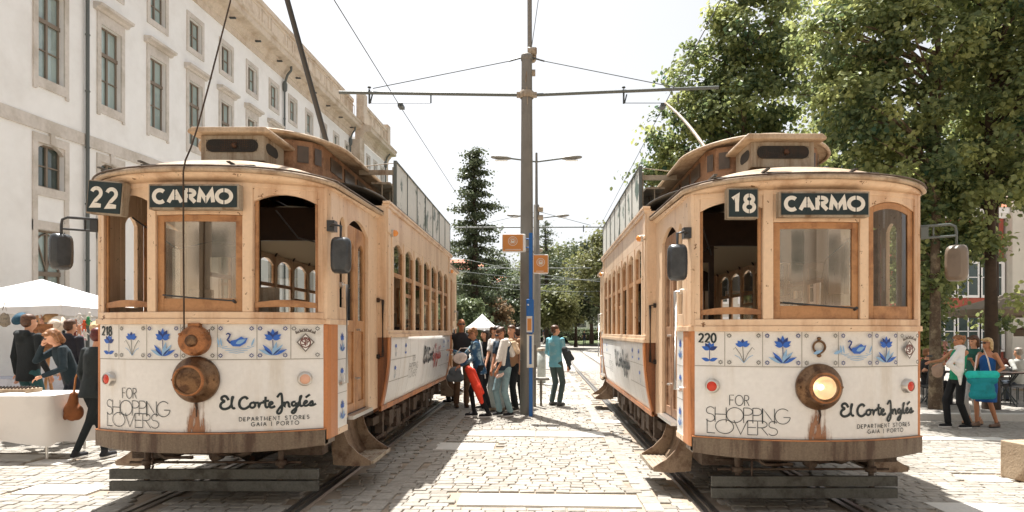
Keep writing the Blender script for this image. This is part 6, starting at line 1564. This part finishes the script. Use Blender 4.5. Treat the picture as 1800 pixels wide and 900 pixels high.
# ------------------------------------------------------------ poles, wires, lamps, stop
def catenary(Y, u, label, big=True, mast=True, zt=7.0):
    X = XY(u, Y); g = gz(X); e = empty('steel_pole', (X, Y, g), 0, label, 'pole', 'tram line poles')
    b = MB(); b.tube([(0, 0, 0), (0, 0, 3.0), (0, 0, zt)], [.135, .13, .105], 20); b.lathe([(.108, zt), (.118, zt + .01), (.118, zt + .10), (.10, zt + .12), (0, zt + .13)], (0, 0, 0), 'z', 20)
    for z_ in (1.05, 3.2): b.lathe([(.136, z_), (.139, z_ + .005), (.139, z_ + .03), (.136, z_ + .035)], (0, 0, 0), 'z', 20)
    b.build('shaft', M['pole'], e)
    b = MB(); b.lathe([(.125, 0), (.14, .01), (.14, .13), (.125, .14)], (0, 0, 6.22 - g), 'z', 20)
    for s in (-1, 1): b.box(min(s * .12, s * .2), max(s * .12, s * .2), -.03, .03, 6.24 - g, 6.34 - g)
    b.build('arm_clamp', M['vent_grey'], e)
    for s, L, dz in ((-1, 3.72, .05), (1, 3.80, .15)):
        a = MB(); a.tube([(s * .16, 0, 6.29 - g), (s * L, 0, 6.29 + dz - g)], .032, 10); ar = a.build('cross_arm', M['pipe'], e)
        i = MB(); xa = s * (3.12 if s < 0 else 1.92); i.tube([(xa, 0, 6.40 - g), (xa, 0, 6.12 - g)], .02, 6); i.tube([(xa + .06, 0, 6.30 - g), (xa + .02, 0, 6.14 - g), (xa, 0, 6.12 - g)], .015, 6); i.lathe([(.02, 0), (.04, .02), (.02, .04)], (xa, 0, 6.42 - g), 'z', 10)
        xb = s * (1.9 if s < 0 else 3.0); i.tube([(xb, 0, 6.3 - g), (xb, 0, 6.13 - g)], .015, 6); i.tube([(xa, 0, 6.13 - g), (xb, 0, 6.13 - g)], .008, 5)
        i.build('insulator', M['wire'], ar)
        w_ = MB(); xs = s * 3.0; w_.tube([(s * .1, 0, 7.03 - g), (s * .35, 0, 6.96 - g)], .016, 6); w_.tube([(s * .35, 0, 6.96 - g), (s * 3.05, 0, 6.42 - g)], .009, 5); w_.build('stay_wire', M['wire'], e)
    if mast:
        b = MB(); b.tube([(.06, .12, zt - 1.2), (.05, .12, zt + 3.2)], .048, 10); mt = b.build('mast', M['pole'], e)
        b = MB(); b.lathe([(0, -.0), (.09, 0), (.09, .16), (0, .16)], (.10, .10, zt + .15), 'y', 12); b.tube([(.02, .05, zt + .22), (.2, .05, zt + .22)], .07, 12); b.tube([(.06, .05, zt - .22), (.17, .05, zt - .22)], .065, 12)
        b.tube([(.16, .05, zt + .12), (.14, .05, zt + .0), (.08, .05, zt + .0)], .01, 5); b.tube([(.02, -.12, zt - .9), (.0, -.13, 6.4 - g)], .012, 5); b.tube([(.0, -.1, zt - .25), (-.02, -.12, 6.5 - g)], .01, 5); b.build('loudspeaker', M['vent_grey'], mt)
        b = MB(); b.tube([(.10, .1, zt + .35), (.5, .1, zt + 3.2)], .007, 5); b.build('aerial_wire', M['wire'], mt)
    return e
catenary(12.4, 926, 'thick steel pole with cross arms standing between the two trams')
def street_lamp(Y, u, label, H, span):
    X = XY(u, Y); e = empty('street_lamp', (X, Y, 0), 0, label, 'street lamp', 'double street lamps')
    b = MB(); b.tube([(0, 0, 0), (0, 0, H * .78), (0, 0, H * .785), (0, 0, H + .3)], [.17, .13, .07, .05], 14); b.build('pole', M['pole'], e)
    b = MB(); 
    for z_ in (H * .72, H * .76): b.tube([(.05, -.05, z_), (.3, -.05, z_)], .12, 10)
    b.build('camera_box', M['vent_grey'], e)
    for s in (-1, 1):
        b = MB(); b.tube([(0, 0, H - .1), (s * span, 0, H + .05)], .04, 8); a = b.build('lamp_arm', M['pipe'], e)
        b = MB(); c0 = s * span
        b.loft = None
        n = 12; rings = []
        for t, r, hh in ((0, .05, .05), (.2, .13, .08), (.6, .17, .09), (.95, .12, .06), (1.05, .03, .03)):
            rings.append([(c0 + s * t * .85, r * math.cos(2 * PI * k / n), H + .05 + t * .06 + hh * math.sin(2 * PI * k / n)) for k in range(n)])
        b.add([p for r_ in rings for p in r_], [(i * n + k, i * n + (k + 1) % n, (i + 1) * n + (k + 1) % n, (i + 1) * n + k) for i in range(4) for k in range(n)], True); lh = b.build('lamp_head', M['pole'], a)
        b = MB(); b.box(min(c0 + s * .15, c0 + s * .7), max(c0 + s * .15, c0 + s * .7), -.1, .1, H - .05, H - .03); b.build('diffuser', M['white'], lh)
    return e
street_lamp(28, 943, 'double street lamp with curved heads just behind the steel pole', 9.3, 1.15)
street_lamp(42, 946, 'smaller looking double lamp farther down the street', 9.3, 1.2)
# cross spans farther off
for Y, lab in ((28, 'nearer'), (46, 'middle'), (62, 'farther')):
    z_ = 6.26; b = MB(); x0, x1 = XY(800 if Y == 28 else 840, Y), XY(1062 if Y == 28 else 1040, Y)
    b.tube([(x0, Y, z_), (x1, Y, z_ + .02)], .03 if Y == 28 else .035, 6)
    for x in (x0 + .5, -2.6, 1.9): b.tube([(x, Y, z_ + .1), (x, Y, z_ - .2)], .025, 5)
    b.tube([(XY(945, Y) - .1, Y, z_ + .7), (x0 + 1, Y, z_ + .1)], .012, 4); b.tube([(XY(945, Y) + .1, Y, z_ + .7), (x1 - .6, Y, z_ + .1)], .012, 4)
    if Y != 28: b.tube([(XY(948, Y), Y, 0), (XY(948, Y), Y, 7)], .1, 8)
    o = b.build('cross_arm_span', M['pipe']); put(o, 'the %s thin horizontal wire arm spanning the street behind the steel pole' % lab, 'wire arm', 'far cross arms')
# trolley wires
for x0, lab in ((-2.77, 'overhead contact wire running above the left track'), (2.41, 'overhead contact wire running above the right track')):
    b = MB(); b.tube([(x0, -4, 6.08), (x0, 12.4, 6.03), (x0 + .1, 28, 6.05), (x0 + .5, 46, 6.05), (x0 - 1, 62, 6.05), (x0 - 8, 80, 6.05)], .0075, 5)
    b.box(x0 - .05, x0 + .05, 12.3, 12.5, 6.03, 6.09)
    put(b.build('contact_wire', M['wire']), lab, 'wire')
for k, (a, c) in enumerate((((-6, 40, 6.5), (9, 38, 4.4)), ((-7, 52, 5.6), (10, 54, 5.4)), ((-9, 60, 7.4), (12, 58, 4.2)), ((-6, 34, 3.9 + 1.2), (8, 44, 5.6)))):
    b = MB(); P = [Vector(a).lerp(Vector(c), t / 10) - Vector((0, 0, .5 * math.sin(PI * t / 10))) for t in range(11)]; b.tube(P, .018, 4)
    put(b.build('span_wire', M['pipe']), 'thin sagging span wire %s' % ('sloping down to the right nearest the tram rear', 'hanging almost level before the cedar', 'starting highest at the left among the far trees', 'lowest of the far wires above the hedge')[k], 'wire', 'far span wires')
# tram stop: blue post with flags, cabinet and timetable
Y = 12.05; X = XY(933, Y); g = gz(X)
e = empty('tram_stop_post', (X, Y, g), 0, 'slim blue tram stop post with two orange flag signs', 'tram stop')
b = MB(); b.box(-.035, .035, -.03, .03, 0, 3.5 - g); b.build('post', M['bluepost'], e, bevel=.006)
zz = lambda v: 1.6 + (583 - v) * Y / F - g
for u0, u1, v0, v1, side_ in ((883, 924, 412, 443, 1), (937, 964, 448, 481, -1)):
    xa, xb = XY(u0, Y) - X, XY(u1, Y) - X
    b = MB(); b.box(xa, xb, -.07, .07, zz(v1), zz(v0)); f = b.build('flag_sign', M['white'], e, bevel=.02)
    b = MB(); b.box(xa + .012, xb - (.05 if side_ > 0 else .012), -.074, -.068, zz(v1) + .014, zz(v0) - .014); b.build('sign_face', M['stoporange'], f)
    D = Draw(lambda x, z, o: (x, -.0755 - o, z), .0005); cx = (xa + xb) / 2 - (.02 if side_ > 0 else 0); cz = (zz(v0) + zz(v1)) / 2 + .03; r = .085 if side_ > 0 else .075
    D.line(arc(cx, cz, r, r, 0, 360, 28), .010, 'sign_white'); D.line(arc(cx, cz, r * .66, r * .66, 0, 360, 28), .006, 'sign_white'); D.fill([(cx - .03, cz - .035), (cx + .03, cz - .035), (cx + .036, cz + .01), (cx + .025, cz + .035), (cx - .025, cz + .035), (cx - .036, cz + .01)], 'sign_white'); D.rect(cx - .02, cx + .02, cz - .0, cz + .02, 'stoporange')
    D.rect(xa + .06, xb - .09, zz(v1) + .035, zz(v1) + .045, 'sign_white'); D.build('sign_lettering', f, M)
    b = MB()
    for v in (v0 + 8, v1 - 8): b.tube([(xb if side_ > 0 else xa, 0, zz(v)), (0, 0, zz(v))], .012, 6)
    b.build('bracket', M['bluepost'], f)
b = MB(); b.box(-.085, .06, -.07, .06, zz(585), zz(526)); cb = b.build('cabinet', M['bluepost'], e, bevel=.02)
b = MB(); b.box(-.08, .03, -.082, -.068, zz(584), zz(556)); b.build('panel', M['sign_white'], cb)
b = MB(); b.box(-.065, .015, -.086, -.080, zz(581), zz(560)); b.build('display', M['stoporange'], cb)
b = MB(); b.lathe([(0, -.078), (.018, -.078), (.018, -.068)], (-.05, 0, zz(536)), 'y', 12); b.build('button', M['white'], cb)
b = MB(); b.box(-.075, .06, -.045, -.03, zz(646), zz(588)); tt_ = b.build('timetable_panel', M['sign_white'], e)
b = MB(); b.box(-.03, .02, -.05, -.046, zz(640), zz(590)); b.build('blue_strip', M['bluepost'], tt_)
# leaning rail
Y = 13.7; g = gz(0)
b = MB(); xa, xb = XY(939, Y), XY(951, Y + .1); zr = 1.6 - 80 * Y / F
e = empty('leaning_rail', (xa, Y, g), 0, 'low brown metal leaning rail with a looped end behind the steel pole', 'rail')
b.tube([(0, 0, 0), (0, 0, zr + .75)], .045, 10); b.build('post', M['pole'], e)
b = MB(); b.tube([(xb - xa, .1, 0), (xb - xa, .1, zr)], .028, 8); b.build('post', M['pole'], e)
b = MB(); L_ = XY(964, Y) - xa
b.tube([(0, -.08, zr), (L_ - .08, -.08, zr), (L_ - .0, -.04, zr), (L_ + .0, .06, zr), (L_ - .08, .12, zr), (0, .12, zr)], .028, 8); b.build('loop', M['pole'], e)
# litter bin
Y = 19.5; X = XY(952, Y); e = empty('litter_bin', (X, Y, 0), 0, 'pale cylindrical litter bin standing behind the poles', 'litter bin')
b = MB(); b.lathe([(.0, 0), (.13, 0), (.13, 1.0), (.0, 1.0)], (0, 0, 0), 'z', 20); b.build('body', cloth('bin_paint', (172, 176, 170)), e)
b = MB(); b.lathe([(.14, 1.0), (.15, 1.02), (.15, 1.06), (.1, 1.1), (0, 1.1)], (0, 0, 0), 'z', 20); b.build('lid', M['vent_grey'], e)
# ------------------------------------------------------------ market
def tent(label, x0, x1, y0, y1, zv, zp, group='white tents'):
    cx, cy = (x0 + x1) / 2, (y0 + y1) / 2; e = empty('market_tent', (cx, cy, 0), 0, label, 'tent', group); a, c = (x1 - x0) / 2, (y1 - y0) / 2
    b = MB(); n = 10; cor = [(-a, -c), (a, -c), (a, c), (-a, c)]
    for i in range(4):
        p, q = cor[i], cor[(i + 1) % 4]
        vs = []
        for j in range(n + 1):
            t = j / n
            for k in range(n + 1):
                s = k / n; ex = p[0] + (q[0] - p[0]) * s; ey = p[1] + (q[1] - p[1]) * s
                zz_ = zv + (zp - zv) * (t ** 1.25) - .04 * math.sin(PI * s) * (1 - t)
                vs.append((ex * (1 - t), ey * (1 - t), zz_))
        b.add(vs, [(j * (n + 1) + k, j * (n + 1) + k + 1, (j + 1) * (n + 1) + k + 1, (j + 1) * (n + 1) + k) for j in range(n) for k in range(n)], True)
    b.build('canopy', M['canvas_white'], e, fixn=False)
    b = MB()
    for i in range(4):
        p, q = cor[i], cor[(i + 1) % 4]; m_ = 24; vs = []
        for k in range(m_ + 1):
            s = k / m_; w_ = .012 * math.sin(s * 40); ex = p[0] + (q[0] - p[0]) * s; ey = p[1] + (q[1] - p[1]) * s
            vs += [(ex * (1.003) + w_ * (i % 2), ey * 1.003 + w_ * (1 - i % 2), zv - .04 * math.sin(PI * s)), (ex * 1.01, ey * 1.01, zv - .17 - .02 * math.sin(s * 25))]
        b.add(vs, [(2 * k, 2 * k + 2, 2 * k + 3, 2 * k + 1) for k in range(m_)], True)
    b.build('valance', M['canvas_white'], e, fixn=False)
    for p in cor: b = MB(); b.box(p[0] * .985 - .02, p[0] * .985 + .02, p[1] * .985 - .02, p[1] * .985 + .02, 0, zv); b.build('tent_leg', M['chrome'], e)
    return e
tent('white canopy of the market stall beside tram 218, hung with hats', -11.6, -8.5, 11.1, 14.1, 2.07, 2.66)
tent('small white tent far away above the heads of the queue', XY(818, 44), XY(872, 44), 44, 46.4, 1.9, 2.9)
def table(label, x0, x1, y0, y1, zt, hang, cat='table'):
    cx, cy = (x0 + x1) / 2, (y0 + y1) / 2; g = gz(cx); e = empty('market_table', (cx, cy, g), 0, label, cat); a, c = (x1 - x0) / 2, (y1 - y0) / 2
    b = MB(); b.box(-a, a, -c, c, zt - .03 - g, zt - .004 - g); b.build('tabletop', M['vent_grey'], e)
    for sx in (-1, 1):
        for sy in (-1, 1): b = MB(); b.tube([(sx * (a - .08), sy * (c - .06), 0), (sx * (a - .08), sy * (c - .06), zt - .03 - g)], .015, 8); b.build('leg', M['chrome'], e)
    return e
tz = .82; tx1 = -5.93; ty0, ty1 = 7.55, 8.3
table('folding market table with thin legs under the white cloth', -9.6, tx1, ty0, ty1, tz, .6)
b = MB(); n = 60
per = [(-9.6 + (tx1 + 9.6) * i / 40, ty0) for i in range(41)] + [(tx1, ty0 + (ty1 - ty0) * i / 10) for i in range(1, 11)]
vs = []
for i, (x, y) in enumerate(per):
    fx_ = .012 * math.sin(i * .9) + .02 * math.sin(i * .31); dn = .62 + .10 * math.sin(i * .13 + 1) - (.06 if i > 40 else 0)
    oy = -1 if i < 40 else 0; ox = 1 if i > 40 else 0
    if i == 40: ox, oy = .7, -.7
    for t in (0, .04, .35, .7, 1.0): vs.append((x + ox * (.006 + .05 * t + fx_ * t * 2), y + oy * (.006 + .06 * t + fx_ * t * 2), tz + .004 - dn * t))
b.add(vs, [(5 * i + k, 5 * i + 5 + k, 5 * i + 6 + k, 5 * i + 1 + k) for i in range(len(per) - 1) for k in range(4)], True)
b.quad((-9.6, ty0 - .006, tz + .004), (tx1 + .006, ty0 - .006, tz + .004), (tx1 + .006, ty1, tz + .004), (-9.6, ty1, tz + .004))
o = b.build('tablecloth', M['cloth_white'], fixn=False); put(o, 'long white cloth hanging in soft folds over the front market table', 'tablecloth')
e = empty('display_tray', (-6.75, 8.0, tz + .006), 0, 'grey tray of small jewellery pieces lying on the white cloth', 'tray')
b = MB(); b.box(-.27, .27, -.14, .14, 0, .05); b.build('tray', M['concrete'], e, bevel=.006)
b = MB()
for i in range(12):
    for j in range(4): b.lathe([(0, 0), (.012, .0), (.012, .02), (0, .025)], (-.24 + i * .044, -.1 + j * .065, .05), 'z', 6)
b.build('jewellery', M['dark_iron'], e)
e = empty('display_tray', (-7.35, 8.05, tz + .006), R(6), 'flat wooden tray left of the jewellery tray', 'tray'); b = MB(); b.box(-.2, .2, -.1, .1, 0, .03); b.box(-.2, .2, -.11, -.10, 0, .05); b.box(-.2, .2, .10, .11, 0, .05); b.build('tray', M['copper'], e)
soft('plastic_bag', 'crumpled white plastic bag on the cloth near the left edge', 'bag', [('e', Vector((-7.45, 7.78, tz + .08)), (.13, .1, .075)), ('e', Vector((-7.38, 7.8, tz + .13)), (.07, .07, .06)), ('e', Vector((-7.55, 7.76, tz + .05)), (.1, .09, .05))], M['canvas_white'])
for k, (x, y, w_, lab) in enumerate(((-7.0, 7.72, .16, 'thin pale lace mat at the front edge of the cloth'), (-6.55, 7.74, .14, 'small white lace mat right of the larger lace mats'), (-7.9, 7.9, .18, 'wide lace mat lying at the left of the cloth'))):
    b = MB(); b.lathe([(0, .012), (w_ * .9, .012), (w_, .006), (w_, .0)], (x, y, tz + .005), 'z', 24); put(b.build('lace_mat', M['canvas_white']), lab, 'mat', 'lace mats')
# stall behind with hanging goods
table('low rear stall table under the tent', -10.6, -7.9, 10.75, 11.4, .78, .5)
b = MB(); b.box(-10.62, -7.88, 10.73, 11.42, .785, .795); b.grid(lambda u, v: (-10.62 + 2.74 * u, 10.73 - .02 - .03 * math.sin(u * 30) * (1 - v), .12 + .67 * v), 40, 3); b.grid(lambda u, v: (-7.88 + .02 + .02 * math.sin(u * 20) * (1 - v), 10.73 + .69 * u, .12 + .67 * v), 12, 3)
put(b.build('tablecloth', cloth('lilac_cloth', (188, 192, 204))), 'pale lilac cloth on the rear stall table under the tent', 'tablecloth')
def hat_at(u, v, Y, r, colr, lab, tilt=70):
    c = W(u, v, Y); e = empty('straw_hat', tuple(c), 0, lab, 'hat', 'hats hanging under the tent'); Mx = Matrix.Rotation(R(tilt), 3, 'X')
    b = MB(); b.lathe([(r, 0), (r * .97, .008), (r * .52, .02), (r * .48, r * .42), (r * .3, r * .5), (0, r * .5)], (0, 0, 0), 'z', 22, M=Mx); b.build('hat_body', cloth('straw%d' % u, colr, var=.15, scale=30), e)
    b = MB(); b.lathe([(r * .53, .02), (r * .53, r * .14), (r * .50, r * .14)], (0, 0, 0), 'z', 22, M=Mx); b.build('hat_band', cloth('hat_band%d' % u, tuple(int(x * .6) for x in colr)), e)
hat_at(99, 571, 11.0, .17, (226, 210, 190), 'broad pale straw hat hanging brim out under the tent')
hat_at(87, 558, 11.2, .14, (190, 152, 110), 'tan straw hat hanging just above the broad pale one', 40)
hat_at(34, 560, 11.0, .13, (36, 76, 96), 'dark blue cloth hat hanging under the tent left of the jacket man', 60)
hat_at(168, 575, 11.0, .11, (220, 188, 146), 'small cream straw hat touching the edge of tram 218', 80)
for k, (u, v, cl_, lab) in enumerate(((8, 562, (150, 140, 124), 'patterned cloth bag hanging at the left end of the tent'), (69, 572, (206, 150, 124), 'peach cloth bag with a pink spot hanging by the hats'))):
    c = W(u, v, 11.1); e = empty('hanging_bag', tuple(c), 0, lab, 'bag', 'bags hanging under the tent'); bb = Blob(); bb.ell((0, 0, 0), (.10, .035, .14)); bb.cap((-.05, 0, -.06), (.05, 0, -.06), .05, .05); bb.make('fabric', cloth('bagcloth%d' % u, cl_, col2=tuple(int(x * .7) for x in cl_), scale=25), e); b = MB(); b.tube([(-.06, 0, .08), (0, 0, .3), (.06, 0, .08)], .008, 5); b.build('strap', cloth('bagcloth%d' % u, cl_), e)
TOY = [(140, 560, (224, 220, 214)), (148, 572, (214, 96, 60)), (155, 566, (60, 140, 90)), (139, 580, (200, 150, 120)), (131, 585, (120, 60, 50)), (150, 588, (230, 226, 220)), (144, 598, (206, 140, 150)), (112, 590, (40, 44, 50)), (157, 558, (226, 222, 214)), (133, 570, (150, 110, 90))]
TL_ = ['white rag doll', 'orange rag doll', 'green rag doll', 'peach knitted doll', 'dark brown knitted doll', 'small white doll', 'pink doll', 'black doll', 'cream doll', 'brown doll']
for k, (u, v, cl_) in enumerate(TOY):
    c = W(u, v, 11.0 + .02 * k); e = empty('hanging_doll', tuple(c), 0, TL_[k] + ' dangling on a string under the tent', 'doll', 'dolls hanging under the tent')
    bb = Blob(); bb.cap((0, 0, -.03), (0, 0, .03), .035, .025); bb.ell((0, 0, .07), (.026, .026, .03)); bb.cap((-.02, 0, -.04), (-.035, 0, -.10), .014, .012); bb.cap((.02, 0, -.04), (.03, 0, -.10), .014, .012); bb.cap((-.03, 0, .03), (-.07, 0, -.01), .012, .01); bb.cap((.03, 0, .03), (.07, 0, .0), .012, .01)
    bb.make('fabric', cloth('toy%d' % k, cl_), e, .01, smooth=2); b = MB(); b.tube([(0, 0, .09), (0, 0, .3)], .004, 4); b.build('string', M['white'], e)
e = empty('display_easel', (XY(85, 9.8), 9.8, .1), 0, 'wooden easel leaning behind the jacket man at the stall', 'easel')
b = MB(); b.tube([(-.18, 0, 1.75), (.25, -.1, 0)], .022, 6); b.tube([(.05, 0, 1.5), (-.2, .1, 0)], .022, 6); b.box(-.25, .12, -.03, .0, 1.2, 1.24); b.build('frame', M['sash'], e)
b = MB(); b.box(-.22, .08, -.03, -.01, 1.24, 1.62); b.build('board', M['copper'], e)
# folding stool behind the cloth
e = empty('folding_stool', (-5.75, 8.6, .05), 0, 'folding stool with a brown bag on it behind the table end', 'stool'); b = MB()
for s in (-1, 1): b.tube([(-.18, s * .15, 0), (.18, s * .15, .45)], .012, 6); b.tube([(.18, s * .15, 0), (-.18, s * .15, .45)], .012, 6)
b.build('legs', M['chrome'], e); b = MB(); b.box(-.2, .2, -.18, .18, .445, .46); b.build('seat', M['rubber'], e)
# ------------------------------------------------------------ cafe terrace on the right
def parasol(label, x, y, r, z0, z1, m='canvas_taupe'):
    g = gz(x) + .12; e = empty('parasol', (x, y, g), 0, label, 'parasol', 'cafe parasols'); b = MB()
    b.tube([(0, 0, 0), (0, 0, z1 - g)], .03, 10); b.build('pole', M['pole'], e); b = MB(); b.lathe([(0, 0), (.28, 0), (.3, .03), (.28, .08), (.05, .1), (.04, .25)], (0, 0, 0), 'z', 20); b.build('base', M['concrete'], e)
    b = MB(); n = 8
    for k in range(n):
        a0, a1 = 2 * PI * k / n + .39, 2 * PI * (k + 1) / n + .39; vs = []
        for j in range(5):
            t = j / 4
            for q in range(5):
                s = q / 4; x_ = (math.cos(a0) * (1 - s) + math.cos(a1) * s) * r * t; y_ = (math.sin(a0) * (1 - s) + math.sin(a1) * s) * r * t; vs.append((x_, y_, z1 - g - (z1 - z0) * t ** 1.1 - .03 * math.sin(PI * s) * t))
        b.add(vs, [(j * 5 + q, j * 5 + q + 1, j * 5 + q + 6, j * 5 + q + 5) for j in range(4) for q in range(4)], True)
        p, q = (r * math.cos(a0), r * math.sin(a0)), (r * math.cos(a1), r * math.sin(a1)); b.quad((p[0], p[1], z0 - g), (q[0], q[1], z0 - g), (q[0], q[1], z0 - g - .18), (p[0], p[1], z0 - g - .18))
    b.build('canopy', M[m], e, fixn=False)
    b = MB()
    for k in range(8): a = 2 * PI * k / 8 + .39; b.tube([(0, 0, z1 - g - .05), (r * .97 * math.cos(a), r * .97 * math.sin(a), z0 - g + .0)], .012, 5)
    b.build('ribs', M['pole'], e); return e
parasol('large taupe parasol seen past the dark linden trunk', 13.4, 17.3, 1.9, 2.2, 2.75)
parasol('smaller taupe parasol low at the right edge', 14.2, 17.2, 1.0, 1.55 + .1, 2.0)
def chair(x, y, rz, lab):
    g = gz(x) + .12; e = empty('cafe_chair', (x, y, g), rz, lab, 'chair', 'cafe chairs on the terrace'); 
    b = MB(); b.box(-.2, .2, -.2, .2, .44, .47); b.build('seat', M['rubber'], e, bevel=.01)
    for sx in (-1, 1):
        for sy in (-1, 1): b = MB(); b.tube([(sx * .18, sy * .18, 0), (sx * .17, sy * .17, .45)], .013, 6); b.build('leg', M['wire'], e)
    b = MB(); b.tube([(-.18, .18, .45), (-.18, .24, .86), (.18, .24, .86), (.18, .18, .45)], .013, 6)
    for z_ in (.6, .7, .8): b.box(-.17, .17, .20, .215, z_ - .03, z_ + .03)
    b.build('backrest', M['rubber'], e)
def bistro(x, y, lab):
    g = gz(x) + .12; e = empty('cafe_table', (x, y, g), 0, lab, 'table', 'cafe tables on the terrace'); b = MB(); b.box(-.35, .35, -.35, .35, .72, .75); b.build('tabletop', M['dark_iron'], e, bevel=.01)
    b = MB(); b.tube([(-.3, 0, 0), (.3, 0, .72)], .015, 6); b.tube([(.3, 0, 0), (-.3, 0, .72)], .015, 6); b.tube([(0, -.3, 0), (0, .3, .72)], .015, 6); b.tube([(0, .3, 0), (0, -.3, .72)], .015, 6); b.build('legs', M['wire'], e)
CH = [(1782, 13.6, 20, 'nearest the right edge of the picture'), (1755, 14.2, 160, 'just right of the dark linden trunk'), (1632, 13.4, -70, 'against the flank of tram 220, left of the pale trunk'), (1622, 14.4, 100, 'half hidden behind tram 220'), (1795, 14.6, 200, 'cut by the right edge behind the first table'), (1700, 14.8, 40, 'behind the three women')]
for u, Y, a, lab in CH: chair(XY(u, Y), Y, R(a), 'black slatted cafe chair ' + lab)
for u, Y, lab in ((1768, 13.9, 'between the chairs at the right edge'), (1640, 14.0, 'left of the pale linden trunk'), (1715, 15.6, 'behind the three women')): bistro(XY(u, Y), Y, 'black folding cafe table ' + lab)
zt_ = .12 - .18
person(XY(1752, 15.2), 15.2, 'cafe guest in a dark red top seated with back turned', face=175, h=1.7, top=('dark_red_top', (120, 70, 56)), legs=('guest_trousers', (80, 74, 70)), hair='dark', sit=True, z=zt_, vox=.02, group='cafe guests', hat=(70, 56, 46))
person(XY(1790, 14.2), 14.2, 'cafe guest in a pale grey shirt at the right edge', face=190, h=1.72, top=('pale_grey_shirt', (168, 170, 164)), sleeve='long', legs=('guest_jeans', (70, 78, 90)), hair='grey', sit=True, z=zt_, vox=.02, group='cafe guests')
person(XY(1630, 14.0), 14.0, 'cafe guest in black seated beside tram 220', face=80, h=1.7, top=('guest_black', (30, 30, 34)), legs=('guest_dark', (36, 36, 40)), hair='light', sit=True, z=zt_, vox=.02, group='cafe guests')
person(XY(1648, 17.0), 17.0, 'standing passer by in a pink shirt between tram 220 and the pale trunk', face=-20, h=1.66, top=('pink_shirt', (214, 160, 146)), legs=('pale_shorts', (190, 170, 150)), leg='shorts', hair='light', vox=.02, group='cafe guests', z=zt_ + .0)
# concrete block bench
e = empty('concrete_bench', (5.43, 7.2, gz(5.5)), 0, 'raw concrete block bench standing at the right edge of the square', 'bench')
b = MB(); b.add([(p[0] - 5.43, p[1] - 7.2, z_) for z_ in (0, .43) for p in ((5.40, 7.36), (5.46, 7.05), (7.6, 7.3), (7.6, 7.62))], [(0, 1, 2, 3), (4, 5, 6, 7), (0, 1, 5, 4), (1, 2, 6, 5), (2, 3, 7, 6), (3, 0, 4, 7)]); b.build('block', M['concrete'], e, bevel=.012)
# a bus and parked car far off
e = empty('white_bus', (XY(985, 118), 118, .9), 0, 'white bus with dark windows parked beyond the park hedge', 'bus')
b = MB(); b.box(-5, 5, -1.2, 1.2, .4, 3.0); b.build('body', M['white'], e, bevel=.15); b = MB(); b.box(-4.8, 4.8, -1.22, -1.205, 1.5, 2.5); b.build('window', M['win_glass_dark'], e)
for x in (-3.3, 3.2): b = MB(); b.lathe([(0, 0), (.5, 0), (.5, .25), (0, .25)], (x, -1.22, .5), 'y', 18); b.build('wheel', M['rubber'], e)
